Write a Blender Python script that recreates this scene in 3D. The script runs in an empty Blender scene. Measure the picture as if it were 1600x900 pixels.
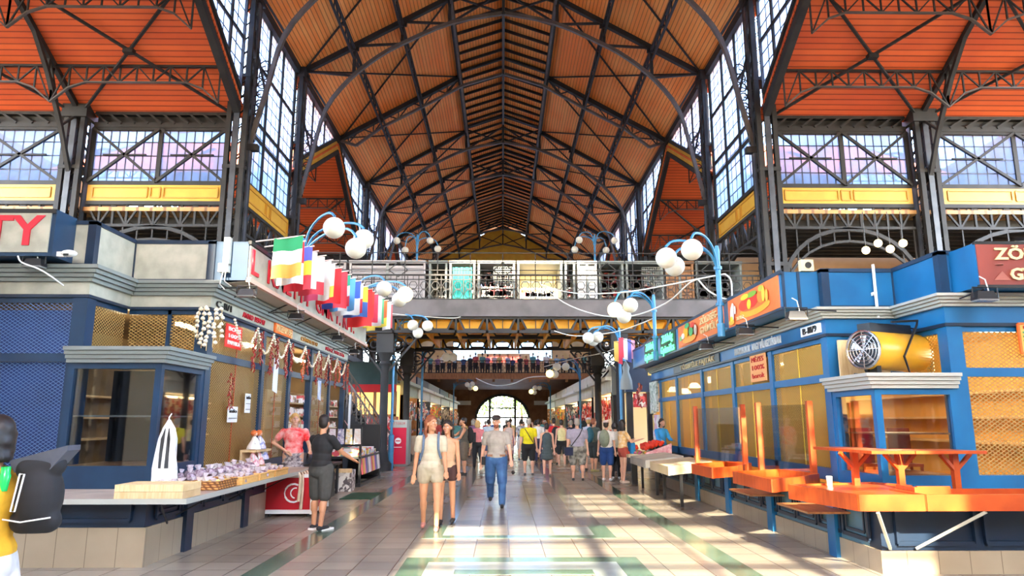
import bpy, bmesh, math, random
from mathutils import Vector, Matrix
random.seed(7)
S = bpy.context.scene
SKY, SUN, EXPO = 1.9, 13, 1.5
COL = S.collection
F = 1100.0; TH = math.atan(208 / F); YAW = math.atan(15 / F * math.cos(TH)); EYE = 1.7
_f = Vector((math.sin(YAW) * math.cos(TH), math.cos(YAW) * math.cos(TH), math.sin(TH)))
_r = Vector((math.cos(YAW), -math.sin(YAW), 0)); _u = _r.cross(_f)
def ray(x, y):
    d = _f * F + _r * (x - 800) + _u * (450 - y)
    return d / d.y
def at_z(x, y, z):
    d = ray(x, y); t = (z - EYE) / d.z; return Vector((d.x * t, d.y * t, z))
def at_y(x, y, Y):
    d = ray(x, y); return Vector((d.x * Y, Y, d.z * Y + EYE))
def at_x(x, y, X):
    d = ray(x, y); t = X / d.x; return Vector((X, d.y * t, d.z * t + EYE))

# ---------------------------------------------------------------- materials
MATS = {}
def mat(name, color, rough=0.6, metal=0.0, emit=None, es=0.0, alpha=None, spec=None):
    if name in MATS: return MATS[name]
    m = bpy.data.materials.new(name); m.use_nodes = True
    b = m.node_tree.nodes['Principled BSDF']
    b.inputs['Base Color'].default_value = (*color, 1)
    b.inputs['Roughness'].default_value = rough
    b.inputs['Metallic'].default_value = metal
    if spec is not None: b.inputs['Specular IOR Level'].default_value = spec
    if emit: b.inputs['Emission Color'].default_value = (*emit, 1); b.inputs['Emission Strength'].default_value = es
    MATS[name] = m
    return m
def N(m, t, **kw):
    n = m.node_tree.nodes.new(t)
    for k, v in kw.items():
        if k in n.inputs: n.inputs[k].default_value = v
        else: setattr(n, k, v)
    return n
def L(m, a, b): m.node_tree.links.new(a, b)
def noisy(name, c1, c2, scale=3.0, rough=0.6, detail=3.0, metal=0.0, bump=0.0, stretch=(1, 1, 1)):
    if name in MATS: return MATS[name]
    m = mat(name, c1, rough, metal); b = m.node_tree.nodes['Principled BSDF']
    tc = N(m, 'ShaderNodeTexCoord'); mp = N(m, 'ShaderNodeMapping'); mp.inputs['Scale'].default_value = stretch
    L(m, tc.outputs['Object'], mp.inputs[0])
    n = N(m, 'ShaderNodeTexNoise', Scale=scale, Detail=detail); L(m, mp.outputs[0], n.inputs['Vector'])
    r = N(m, 'ShaderNodeValToRGB'); r.color_ramp.elements[0].position = .35; r.color_ramp.elements[1].position = .65
    r.color_ramp.elements[0].color = (*c1, 1); r.color_ramp.elements[1].color = (*c2, 1)
    L(m, n.outputs[0], r.inputs[0]); L(m, r.outputs[0], b.inputs['Base Color'])
    if bump:
        bp = N(m, 'ShaderNodeBump', Strength=bump); L(m, n.outputs[0], bp.inputs['Height']); L(m, bp.outputs[0], b.inputs['Normal'])
    return m
def boards(name, c1, c2, axis, width=0.16, rough=0.55):
    """tongue-and-groove boards: grooves every `width` metres across `axis` (0 x, 1 y)"""
    m = mat(name, c1, rough); b = m.node_tree.nodes['Principled BSDF']
    tc = N(m, 'ShaderNodeTexCoord'); sp = N(m, 'ShaderNodeSeparateXYZ'); L(m, tc.outputs['Object'], sp.inputs[0])
    mm = N(m, 'ShaderNodeMath', operation='MULTIPLY'); mm.inputs[1].default_value = 1 / width; L(m, sp.outputs[axis], mm.inputs[0])
    fr = N(m, 'ShaderNodeMath', operation='FRACT'); L(m, mm.outputs[0], fr.inputs[0])
    lt = N(m, 'ShaderNodeMath', operation='LESS_THAN'); lt.inputs[1].default_value = .2; L(m, fr.outputs[0], lt.inputs[0])
    fl = N(m, 'ShaderNodeMath', operation='FLOOR'); L(m, mm.outputs[0], fl.inputs[0])
    wn = N(m, 'ShaderNodeTexWhiteNoise', noise_dimensions='1D'); L(m, fl.outputs[0], wn.inputs['W'])
    n = N(m, 'ShaderNodeTexNoise', Scale=.35, Detail=5.0); L(m, tc.outputs['Object'], n.inputs['Vector'])
    ad = N(m, 'ShaderNodeMath', operation='MULTIPLY_ADD'); ad.inputs[1].default_value = .25; L(m, wn.outputs[0], ad.inputs[0]); L(m, n.outputs[0], ad.inputs[2])
    r = N(m, 'ShaderNodeValToRGB'); r.color_ramp.elements[0].position = .4; r.color_ramp.elements[1].position = .85
    r.color_ramp.elements[0].color = (*c1, 1); r.color_ramp.elements[1].color = (*c2, 1); L(m, ad.outputs[0], r.inputs[0])
    mx = N(m, 'ShaderNodeMix', data_type='RGBA', blend_type='MULTIPLY'); L(m, r.outputs[0], mx.inputs[6])
    mx.inputs[7].default_value = (.45, .4, .4, 1); L(m, lt.outputs[0], mx.inputs[0]); L(m, mx.outputs[2], b.inputs['Base Color'])
    bp = N(m, 'ShaderNodeBump', Strength=.5, Distance=.02); iv = N(m, 'ShaderNodeMath', operation='SUBTRACT'); iv.inputs[0].default_value = 1
    L(m, lt.outputs[0], iv.inputs[1]); L(m, iv.outputs[0], bp.inputs['Height']); L(m, bp.outputs[0], b.inputs['Normal'])
    return m
def glass(name, tint=(.9, .95, 1), fac=.12, rough=.03):
    """thin pane: mostly see-through, reflecting a little"""
    if name in MATS: return MATS[name]
    m = bpy.data.materials.new(name); m.use_nodes = True; nt = m.node_tree; nt.nodes.clear()
    o = N(m, 'ShaderNodeOutputMaterial'); t = N(m, 'ShaderNodeBsdfTransparent'); t.inputs[0].default_value = (*tint, 1)
    g = N(m, 'ShaderNodeBsdfGlossy'); g.inputs['Roughness'].default_value = rough
    fr = N(m, 'ShaderNodeLayerWeight', Blend=.25); mu = N(m, 'ShaderNodeMath', operation='MULTIPLY_ADD'); mu.inputs[1].default_value = .6; mu.inputs[2].default_value = fac
    L(m, fr.outputs['Facing'], mu.inputs[0]); x = N(m, 'ShaderNodeMixShader'); L(m, mu.outputs[0], x.inputs[0])
    L(m, t.outputs[0], x.inputs[1]); L(m, g.outputs[0], x.inputs[2]); L(m, x.outputs[0], o.inputs[0])
    MATS[name] = m; return m
def frosted(name, c=(.5, .6, .7), fac=.6):
    if name in MATS: return MATS[name]
    m = bpy.data.materials.new(name); m.use_nodes = True; nt = m.node_tree; nt.nodes.clear()
    o = N(m, 'ShaderNodeOutputMaterial'); t = N(m, 'ShaderNodeBsdfTransparent'); t.inputs[0].default_value = (.5, .56, .64, 1)
    d = N(m, 'ShaderNodeBsdfTranslucent'); d.inputs[0].default_value = (*c, 1)
    tc = N(m, 'ShaderNodeTexCoord'); n = N(m, 'ShaderNodeTexNoise', Scale=1.2, Detail=4.0); L(m, tc.outputs['Object'], n.inputs['Vector'])
    mu = N(m, 'ShaderNodeMath', operation='MULTIPLY_ADD'); mu.inputs[1].default_value = .8; mu.inputs[2].default_value = fac - .4; L(m, n.outputs[0], mu.inputs[0])
    x = N(m, 'ShaderNodeMixShader'); L(m, mu.outputs[0], x.inputs[0]); L(m, t.outputs[0], x.inputs[1]); L(m, d.outputs[0], x.inputs[2]); L(m, x.outputs[0], o.inputs[0])
    MATS[name] = m; return m

STEEL = noisy('dark_painted_iron', (.009, .008, .009), (.02, .018, .018), 2.0, .65)
STEEL_LIT = noisy('lit_face_iron', (.07, .058, .05), (.11, .09, .08), 2.0, .5)  # paler copy of the iron; light on flanges is put into the colour
STEELB = noisy('blue_grey_iron', (.03, .035, .05), (.06, .07, .09), 2.0, .45)
ROOFN = boards('nave_roof_boards', (.9, .23, .025), (.95, .38, .09), 0, .16, .7)
ROOFT = boards('aisle_roof_boards', (.6, .085, .018), (.8, .15, .03), 1, .2, .7)
YEL = noisy('ochre_yellow_paint', (.58, .3, .02), (.66, .37, .03), 1.5, .5)
YELD = mat('ochre_moulding', (.55, .26, .02), .5)
OCH = noisy('soffit_ochre', (.75, .38, .03), (.6, .27, .02), 1.0, .6)
MUNT = mat('window_iron', (.035, .045, .07), .5)
FROST = frosted('hall_window_glass')
BLUE = noisy('kiosk_blue_paint', (.003, .025, .066), (.005, .036, .09), 2.2, .38)
BLUEL = noisy('kiosk_bright_blue', (.002, .105, .27), (.003, .14, .34), 1.5, .38)
BLUED = noisy('kiosk_navy_paint', (.004, .014, .036), (.005, .02, .05), 2.2, .4)
MARB = noisy('cream_marble', (.33, .32, .26), (.45, .43, .35), 4.0, .4, 6.0)
GREYM = mat('grey_moulding', (.2, .22, .21), .45)
GREYL = mat('light_grey_moulding', (.42, .43, .38), .45)
WHITE = mat('white_paint', (.8, .8, .78), .5)
BLACK = mat('black_plastic', (.012, .012, .014), .4)
RUBBER = mat('black_rubber', (.01, .01, .01), .8)
CHROME = mat('chrome', (.7, .7, .72), .2, 1.0)
WOODO = noisy('orange_varnished_wood', (.36, .045, .006), (.5, .08, .012), 3.0, .35, 5.0, stretch=(1, 6, 1))
WOODB = noisy('brown_wood', (.25, .1, .035), (.38, .17, .06), 3.0, .5, 5.0, stretch=(6, 1, 1))
WOODP = noisy('pale_wood', (.62, .42, .2), (.75, .55, .3), 4.0, .5, 5.0, stretch=(8, 1, 1))
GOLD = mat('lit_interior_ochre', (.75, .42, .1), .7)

# ---------------------------------------------------------------- mesh builder
POS = {}
class M:
    def __init__(s): s.v = []; s.f = []; s.sm = False
    def add(s, vs, fs):
        o = len(s.v); s.v += [tuple(v) for v in vs]; s.f += [tuple(i + o for i in f) for f in fs]; return s
    def box(s, x0, x1, y0, y1, z0, z1):
        if x0 > x1: x0, x1 = x1, x0
        if y0 > y1: y0, y1 = y1, y0
        if z0 > z1: z0, z1 = z1, z0
        return s.add([(x0, y0, z0), (x1, y0, z0), (x1, y1, z0), (x0, y1, z0), (x0, y0, z1), (x1, y0, z1), (x1, y1, z1), (x0, y1, z1)],
                     [(0, 3, 2, 1), (4, 5, 6, 7), (0, 1, 5, 4), (1, 2, 6, 5), (2, 3, 7, 6), (3, 0, 4, 7)])
    def bar(s, p, q, w=.1, h=None):
        h = h or w; p = Vector(p); q = Vector(q); d = q - p
        if d.length < 1e-6: return s
        d.normalize(); up = Vector((0, 0, 1)) if abs(d.z) < .95 else Vector((0, 1, 0))
        a = d.cross(up).normalized() * (w / 2); b = a.cross(d).normalized() * (h / 2)
        vs = [c + k * a + l * b for c in (p, q) for k, l in ((-1, -1), (1, -1), (1, 1), (-1, 1))]
        return s.add(vs, [(0, 1, 2, 3), (7, 6, 5, 4), (0, 4, 5, 1), (1, 5, 6, 2), (2, 6, 7, 3), (3, 7, 4, 0)])
    def poly(s, pts, w, h=None):
        for a, b in zip(pts, pts[1:]): s.bar(a, b, w, h)
        return s
    def tube(s, pts, r, n=8, cap=True):
        pts = [Vector(p) for p in pts]; k = len(pts); rs = r if isinstance(r, (list, tuple)) else [r] * k
        vs = []; prev = None
        for i, p in enumerate(pts):
            d = (pts[min(i + 1, k - 1)] - pts[max(i - 1, 0)])
            d = d.normalized() if d.length > 1e-9 else Vector((0, 0, 1))
            if prev is None: a = d.orthogonal().normalized()
            else: a = (prev - d * prev.dot(d)); a = a.normalized() if a.length > 1e-6 else d.orthogonal().normalized()
            prev = a; b = d.cross(a)
            vs += [p + (a * math.cos(t) + b * math.sin(t)) * rs[i] for t in [2 * math.pi * j / n for j in range(n)]]
        fs = [(i * n + j, i * n + (j + 1) % n, (i + 1) * n + (j + 1) % n, (i + 1) * n + j) for i in range(k - 1) for j in range(n)]
        if cap: fs += [tuple(range(n))[::-1], tuple((k - 1) * n + j for j in range(n))]
        s.sm = True
        return s.add(vs, fs)
    def sph(s, c, r, n=12, m=8, sc=(1, 1, 1)):
        pts = []
        for i in range(m + 1):
            a = math.pi * i / m; pts.append((math.sin(a), -math.cos(a)))
        return s.lathe([(p[0] * r, p[1] * r * sc[2]) for p in pts], c, n, (sc[0], sc[1]))
    def lathe(s, prof, c=(0, 0, 0), n=16, sc=(1, 1)):
        c = Vector(c); vs = []
        for rr, z in prof:
            for j in range(n):
                t = 2 * math.pi * j / n; vs.append((c.x + rr * math.cos(t) * sc[0], c.y + rr * math.sin(t) * sc[1], c.z + z))
        k = len(prof); s.sm = True
        return s.add(vs, [(i * n + j, i * n + (j + 1) % n, (i + 1) * n + (j + 1) % n, (i + 1) * n + j) for i in range(k - 1) for j in range(n)])
    def prism(s, pts, ext):
        """closed outline pts extruded by vector ext"""
        pts = [Vector(p) for p in pts]; e = Vector(ext); n = len(pts)
        return s.add(pts + [p + e for p in pts], [tuple(range(n))[::-1], tuple(range(n, 2 * n))] + [(i, (i + 1) % n, n + (i + 1) % n, n + i) for i in range(n)])
    def build(s, name, m=None, parent=None, loc=None, smooth=None):
        me = bpy.data.meshes.new(name)
        pw = POS.get(parent.name, Vector()) if parent else Vector()
        lc = Vector(loc) if loc is not None else Vector()
        me.from_pydata([(v[0] - pw.x - lc.x, v[1] - pw.y - lc.y, v[2] - pw.z - lc.z) for v in s.v], [], s.f)
        bm = bmesh.new(); bm.from_mesh(me); bmesh.ops.recalc_face_normals(bm, faces=bm.faces); bm.to_mesh(me); bm.free()
        if m is not None: me.materials.append(m)
        if (s.sm if smooth is None else smooth):
            for p in me.polygons: p.use_smooth = True
            me.set_sharp_from_angle(angle=math.radians(40))
        o = bpy.data.objects.new(name, me); COL.objects.link(o)
        if parent: o.parent = parent
        o.location = lc
        POS[o.name] = pw + lc
        return o
def each(b, name, m, parent, nv=8, nf=6):
    """every box / bar collected in b becomes an object of its own"""
    for i in range(len(b.v) // nv):
        c = M(); c.add(b.v[i * nv:(i + 1) * nv], [tuple(k - i * nv for k in f) for f in b.f[i * nf:(i + 1) * nf]]); c.build(name, m, parent)
def tag(o, label=None, cat=None, group=None, kind=None):
    if label: o['label'] = label
    if cat: o['category'] = cat
    if group: o['group'] = group
    if kind: o['kind'] = kind
    return o
def empty(name, loc, label=None, cat=None, group=None, kind=None, rz=0):
    o = bpy.data.objects.new(name, None); COL.objects.link(o); o.location = loc; o.rotation_euler = (0, 0, rz)
    o.empty_display_size = .1
    POS[o.name] = Vector(loc)
    return tag(o, label, cat, group, kind)
def struct(name, b, m, **k): return tag(b.build(name, m, **k), kind='structure')
def kids(o): return [c for c in bpy.data.objects if c.parent == o]
def copy_tree(o, loc=None, rz=None, parent=None, label=None, cat=None):
    c = o.copy(); COL.objects.link(c); c.parent = parent
    for ch in kids(o): copy_tree(ch, parent=c)
    if loc is not None: c.location = loc; POS[c.name] = Vector(loc)
    if rz is not None: c.rotation_euler = (0, 0, rz)
    if label: c['label'] = label
    return c
def text(body, m, parent, p, right, up, h, w=None, depth=.01, name='lettering', align='CENTER', bold=0.0):
    """text at p (centre), reading along `right`, cap height h, fitted to width w"""
    cu = bpy.data.curves.new(name, 'FONT'); cu.body = body; cu.align_x = align; cu.align_y = 'CENTER'; cu.extrude = depth; cu.offset = bold
    cu.size = h / .7; cu.resolution_u = 2
    t = bpy.data.objects.new('glyphs', cu); COL.objects.link(t)
    dg = bpy.context.evaluated_depsgraph_get(); me = bpy.data.meshes.new_from_object(t.evaluated_get(dg)); me.name = name
    bpy.data.objects.remove(t); me.materials.clear(); me.materials.append(m)
    o = bpy.data.objects.new(name, me); COL.objects.link(o)
    xs = [v.co.x for v in me.vertices]
    sx = w / (max(xs) - min(xs)) if w and xs else 1
    r = Vector(right).normalized(); u = Vector(up).normalized(); n = r.cross(u)
    R = Matrix((r, u, n)).transposed().to_4x4()
    pw = POS.get(parent.name, Vector()) if parent else Vector()
    o.parent = parent
    o.matrix_local = Matrix.Translation(Vector(p) - pw) @ R @ Matrix.Diagonal((sx, 1, 1, 1))
    return o
# ================================================================ HALL STRUCTURE
XN = 9.73; ZE = 18.3; XL = 2.64; ZL = 22.35; SL = (ZL - ZE) / (XN - XL); ZT = 13.2
COLS = [2.1, 8.6, 25.0, 31.5, 47.8, 54.5, 71.0, 77.6]
WIDE = [(8.6, 25.0), (31.5, 47.8), (54.5, 71.0)]
NARROW = [(2.1, 8.6), (25.0, 31.5), (47.8, 54.5), (71.0, 77.6)]
YB, YE = -6.0, 77.6
def zr(x): return ZL - (abs(x) - XL) * SL          # nave roof underside
cam = bpy.data.cameras.new('camera'); cam.sensor_width = 36; cam.lens = 36 * F / 1600; cam.clip_end = 500
co = bpy.data.objects.new('camera', cam); COL.objects.link(co); S.camera = co
co.matrix_world = Matrix.Translation((0, 0, EYE)) @ Matrix((_r, _u, -_f)).transposed().to_4x4()

# floor -----------------------------------------------------------
def floor_mat():
    m = mat('glazed_floor_tiles', (.5, .46, .38), .16); b = m.node_tree.nodes['Principled BSDF']
    tc = N(m, 'ShaderNodeTexCoord'); sp = N(m, 'ShaderNodeSeparateXYZ'); L(m, tc.outputs['Object'], sp.inputs[0])
    def grid(axis, step, off):
        a = N(m, 'ShaderNodeMath', operation='ADD'); a.inputs[1].default_value = off; L(m, sp.outputs[axis], a.inputs[0])
        d = N(m, 'ShaderNodeMath', operation='DIVIDE'); d.inputs[1].default_value = step; L(m, a.outputs[0], d.inputs[0])
        f = N(m, 'ShaderNodeMath', operation='FRACT'); L(m, d.outputs[0], f.inputs[0])
        l = N(m, 'ShaderNodeMath', operation='LESS_THAN'); l.inputs[1].default_value = .025; L(m, f.outputs[0], l.inputs[0])
        g = N(m, 'ShaderNodeMath', operation='FLOOR'); L(m, d.outputs[0], g.inputs[0]); return l, g
    lx, gx = grid(0, .46, 50.05); ly, gy = grid(1, .46, 50.2)
    mxx = N(m, 'ShaderNodeMath', operation='MAXIMUM'); L(m, lx.outputs[0], mxx.inputs[0]); L(m, ly.outputs[0], mxx.inputs[1])
    cb = N(m, 'ShaderNodeCombineXYZ'); L(m, gx.outputs[0], cb.inputs[0]); L(m, gy.outputs[0], cb.inputs[1])
    wn = N(m, 'ShaderNodeTexWhiteNoise', noise_dimensions='2D'); L(m, cb.outputs[0], wn.inputs['Vector'])
    n = N(m, 'ShaderNodeTexNoise', Scale=.5, Detail=5.0); L(m, tc.outputs['Object'], n.inputs['Vector'])
    ad = N(m, 'ShaderNodeMath', operation='MULTIPLY_ADD'); ad.inputs[1].default_value = .3; L(m, wn.outputs[0], ad.inputs[0]); L(m, n.outputs[0], ad.inputs[2])
    r = N(m, 'ShaderNodeValToRGB'); r.color_ramp.elements[0].position = .3; r.color_ramp.elements[1].position = .9
    r.color_ramp.elements[0].color = (.22, .19, .16, 1); r.color_ramp.elements[1].color = (.38, .34, .27, 1); L(m, ad.outputs[0], r.inputs[0])
    x = N(m, 'ShaderNodeMix', data_type='RGBA'); x.inputs[7].default_value = (.09, .08, .075, 1); L(m, mxx.outputs[0], x.inputs[0]); L(m, r.outputs[0], x.inputs[6])
    L(m, x.outputs[2], b.inputs['Base Color'])
    rr = N(m, 'ShaderNodeMath', operation='MULTIPLY_ADD'); rr.inputs[1].default_value = .08; rr.inputs[2].default_value = .2; L(m, n.outputs[0], rr.inputs[0])
    L(m, rr.outputs[0], b.inputs['Roughness'])
    return m
FLOORM = floor_mat()
struct('floor', M().box(-30, 30, -8, 96, -.3, 0), FLOORM)
GRT = noisy('green_floor_tiles', (.08, .14, .1), (.12, .19, .14), 2.0, .15)
GRD = noisy('grey_floor_tiles', (.16, .16, .15), (.2, .2, .19), 2.0, .15)
PALE = noisy('pale_blue_floor_tiles', (.3, .34, .32), (.38, .42, .38), 2.0, .15)
e = .004
b = M()
for sx in (-1, 1): b.box(sx * 2.62, sx * 2.92, -2, 77, 0, e)
struct('floor_band', b, GRT)
b = M(); c = M()
# meander pattern in the middle of the corridor
xa, xb = -1.2, 1.7
b.box(xa, xb, 9.1, 9.4, 0, e); b.box(xa, xa + .3, 5, 9.1, 0, e); b.box(xb - .3, xb, 5, 9.1, 0, e); b.box(xa + .65, xb - .65, 8.4, 8.65, 0, e)
c.box(xa + .3, xb - .3, 8.65, 9.1, 0, e); c.box(xa + .3, xa + .65, 5, 8.65, 0, e); c.box(xb - .65, xb - .3, 5, 8.65, 0, e)
b.box(xa, xb, 10.9, 11.15, 0, e); b.box(xb - .3, xb, 11.15, 12.2, 0, e); b.box(xa, xa + .3, 11.15, 12.2, 0, e)
c.box(xa + .3, xa + .9, 11.15, 12.0, 0, e); c.box(xb - .9, xb - .3, 11.15, 12.0, 0, e)
g_ = M(); g_.box(xb - .4, xb - .05, 12.2, 30, 0, e); g_.box(xa + .05, xa + .4, 12.2, 30, 0, e); struct('floor_band', g_, GRD)
struct('floor_pattern', b, GRT); struct('floor_pattern', c, PALE)

# roof -------------------------------------------------------------
def slab(b, pts, t=.12): return b.prism(pts, (0, 0, t))
b = M()
for s in (-1, 1):
    slab(b, [(s * (XN + .6), YB, zr(XN + .6)), (s * (XN + .6), YE + .3, zr(XN + .6)), (s * XL, YE + .3, ZL), (s * XL, YB, ZL)])
    slab(b, [(s * XL, YB, ZL + .35), (s * XL, YE + .3, ZL + .35), (0, YE + .3, 23.7), (0, YB, 23.7)])
struct('ceiling', b, ROOFN)
b = M()
for s in (-1, 1): b.box(s * XL, s * (XL + .1), YB, YE, ZL - .05, ZL + .5)
struct('ceiling_lantern_sides', b, noisy('lantern_boards', (.5, .12, .03), (.6, .2, .06), 2.0, .6))
for ya, yb in WIDE:          # cross gables over the transept and the two cross aisles
    ym = (ya + yb) / 2; zp = ZT + (ym - ya) * .565
    for s in (-1, 1):
        b = M(); x1 = 27 if ya < 9 else 21
        slab(b, [(s * (XN + .05), ya - .3, ZT - .17), (s * (XN + .05), ym, zp), (s * x1, ym, zp), (s * x1, ya - .3, ZT - .17)])
        slab(b, [(s * (XN + .05), yb + .3, ZT - .17), (s * (XN + .05), ym, zp), (s * x1, ym, zp), (s * x1, yb + .3, ZT - .17)])
        struct('ceiling', b, ROOFT)
# flat ceilings of the side aisles in the narrow bays and of the lower aisle rooms
AISLE = boards('aisle_ceiling_boards', (.4, .2, .06), (.55, .3, .1), 0, .5)
for ya, yb in NARROW:
    for s in (-1, 1):
        struct('ceiling', M().box(s * (XN + .3), s * 21, ya + .1, yb - .1, 9.3, 9.45), AISLE)

# columns ----------------------------------------------------------
ncol = 0
def column(x, y, top, s, z0=0.0, bracket=True):
    """riveted lattice column: four angle posts, X lacing, plates"""
    b = M(); w = .3
    for dx in (-w, w):
        for dy in (-w, w):
            b.box(x + dx - .085, x + dx + .085, y + dy - .085, y + dy + .085, z0, top)
    for dy in (-w, w): b.box(x - .07, x + .07, y + dy - .05, y + dy + .05, z0, top)
    z = z0
    k = 0
    while z < top - .6:
        for dx in (-w, w): b.bar((x + dx, y - w, z), (x + dx, y + w, z + .6), .05, .03); b.bar((x + dx, y + w, z), (x + dx, y - w, z + .6), .05, .03)
        for dy in (-w, w): b.bar((x - w, y + dy, z), (x + w, y + dy, z + .6), .05, .03)
        if k % 6 == 0: b.box(x - w - .1, x + w + .1, y - w - .1, y + w + .1, z, z + .14)
        z += .6; k += 1
    b.box(x - w - .16, x + w + .16, y - w - .16, y + w + .16, top - .5, top)
    b.box(x - w - .2, x + w + .2, y - w - .2, y + w + .2, z0, z0 + .5)
    o = struct('column', b, STEEL)
    e_ = M(); xx = x - s * .42
    e_.box(xx - .03, xx + .03, y - .1, y + .1, z0 + .5, top - .6)
    e_.box(x - .1, x + .1, y - .42, y - .39, z0 + .5, top - .6)
    e_.build('edge_flange', STEELB, o)
    return o
for y in COLS:
    for s in (-1, 1): column(s * (XN + .15), y, ZE - .05, s)
for y in (25.0, 47.8, 71.0):
    for s in (-1, 1): column(s * 15.9, y + .1, ZT + .1, s)

# nave side windows -------------------------------------------------
def grid_window(name, P, U, V, w, h, nx, ny, posts, rails, m=FROST, mw=.035):
    """window in the plane P + u*U + v*V: frame bars, muntins and one sheet of glass"""
    P = Vector(P); U = Vector(U); V = Vector(V)
    g = lambda u, v: P + U * u + V * v
    b = M()
    for u in posts: b.bar(g(u, 0), g(u, h), .16, .14)
    for v in rails: b.bar(g(0, v), g(w, v), .12, .14)
    b.bar(g(0, 0), g(w, 0), .16); b.bar(g(0, h), g(w, h), .16)
    o = struct(name, b, STEEL)
    c = M()
    for i in range(1, nx): c.bar(g(w * i / nx, 0), g(w * i / nx, h), mw)
    for j in range(1, ny): c.bar(g(0, h * j / ny), g(w, h * j / ny), mw)
    c.build('muntins', MUNT, o)
    n = U.cross(V).normalized() * .01
    M().prism([g(0, 0) - n, g(w, 0) - n, g(w, h) - n, g(0, h) - n], n * 2).build('glazing', m, o)
    return o
nw = 0
def yellow_panel(P, U, w, h, n=2):
    """ochre spandrel with raised moulded fields"""
    P = Vector(P); U = Vector(U); Z = Vector((0, 0, 1)); nn = U.cross(Z)
    b = M(); b.prism([P, P + U * w, P + U * w + Z * h, P + Z * h], nn * .12)
    o = struct('wall_spandrel', b, YEL)
    c = M(); fields = [(.04, .44), (.465, .535), (.56, .96)]
    for side in (-1,):
        for a0, a1 in fields:
            q = [P + U * (w * a0) + Z * (h * .2), P + U * (w * a1) + Z * (h * .2), P + U * (w * a1) + Z * (h * .8), P + U * (w * a0) + Z * (h * .8)]
            for i in range(4):
                for d in (-.015, .135): c.bar(q[i] + nn * d, q[(i + 1) % 4] + nn * d, .05, .05)
    c.build('moulding', YELD, o); return o
for ya, yb in NARROW:
    for s in (-1, 1):
        nw += 1; x = s * (XN + .15); a, c_ = ya + .45, yb - .45; w = c_ - a
        grid_window('window_%d' % nw, (x, a, 10.7), (0, 1, 0), (0, 0, 1), w, 7.4, 10, 13, (0, w * .36, w * .68, w), (2.1, 2.75, 5.1))
        yellow_panel((x, a, 9.8), (0, 1, 0), w, .88)
        b = M()                                     # dark lattice girder and arch under the spandrel
        b.bar((x, a, 9.75), (x, c_, 9.75), .2, .12); b.bar((x, a, 8.7), (x, c_, 8.7), .16, .1)
        for k in range(9):
            u0, u1 = a + w * k / 9, a + w * (k + 1) / 9
            b.bar((x, u0, 8.7), (x, u0, 9.75), .07)
            b.bar((x, u0, 8.7 if k % 2 else 9.75), (x, u1, 9.75 if k % 2 else 8.7), .06)
        arc = [(x, (a + c_) / 2 - math.cos(math.pi * t / 14) * w / 2, 6.9 + 1.75 * math.sin(math.pi * t / 14)) for t in range(15)]
        b.poly(arc, .12, .12)
        for q in arc[1:-1]: b.bar(q, (x, q[1], 8.7), .04)
        struct('beam', b, STEEL)
for ya, yb in WIDE:
    ym = (ya + yb) / 2; zp = ZT + (ym - ya) * .565
    for s in (-1, 1):
        x = s * (XN + .15)
        # glazed wall above the cross gable, bars clipped to the gable line
        b = M(); c = M(); gl = M(); yl = M()
        zg = lambda y: zp - abs(y - ym) * .565
        n = 26
        for i in range(n + 1):
            y = ya + .4 + (yb - ya - .8) * i / n
            (b if i % 4 == 0 else c).bar((x, y, zg(y) + .45), (x, y, ZE - .05), .14 if i % 4 == 0 else .035)
        for k in range(9):
            z = ZE - .1 - k * .55
            for sg in (-1, 1):
                y0 = ym + sg * (yb - ym - .4); yy = ym + sg * max(0.0, (zp + .45 - z) / .565)
                if abs(y0 - ym) > abs(yy - ym): (b if k in (4, 8) else c).bar((x, y0, z), (x, yy, z), .12 if k in (4, 8) else .035)
        for sg in (-1, 1):
            ye = ym + sg * (yb - ym - .4)
            gl.prism([(x, ye, zg(ye) + .4), (x, ym, zp + .4), (x, ym, ZE), (x, ye, ZE)], (s * .02, 0, 0))
            yl.prism([(x - .06, ye, zg(ye) - .35), (x - .06, ym, zp - .35), (x - .06, ym, zp + .42), (x - .06, ye, zg(ye) + .42)], (.12, 0, 0))
            b.bar((x, ye, zg(ye) + .45), (x, ym, zp + .45), .2); b.bar((x, ye, zg(ye) - .4), (x, ym, zp - .4), .24)
        nw += 1
        o = struct('window_%d' % nw, b, STEEL); c.build('muntins', MUNT, o); gl.build('glazing', FROST, o)
        if ya > 9: yl.build('gable_panel', YEL, o)
        else: yl.build('gable_panel', STEEL, o)

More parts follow.
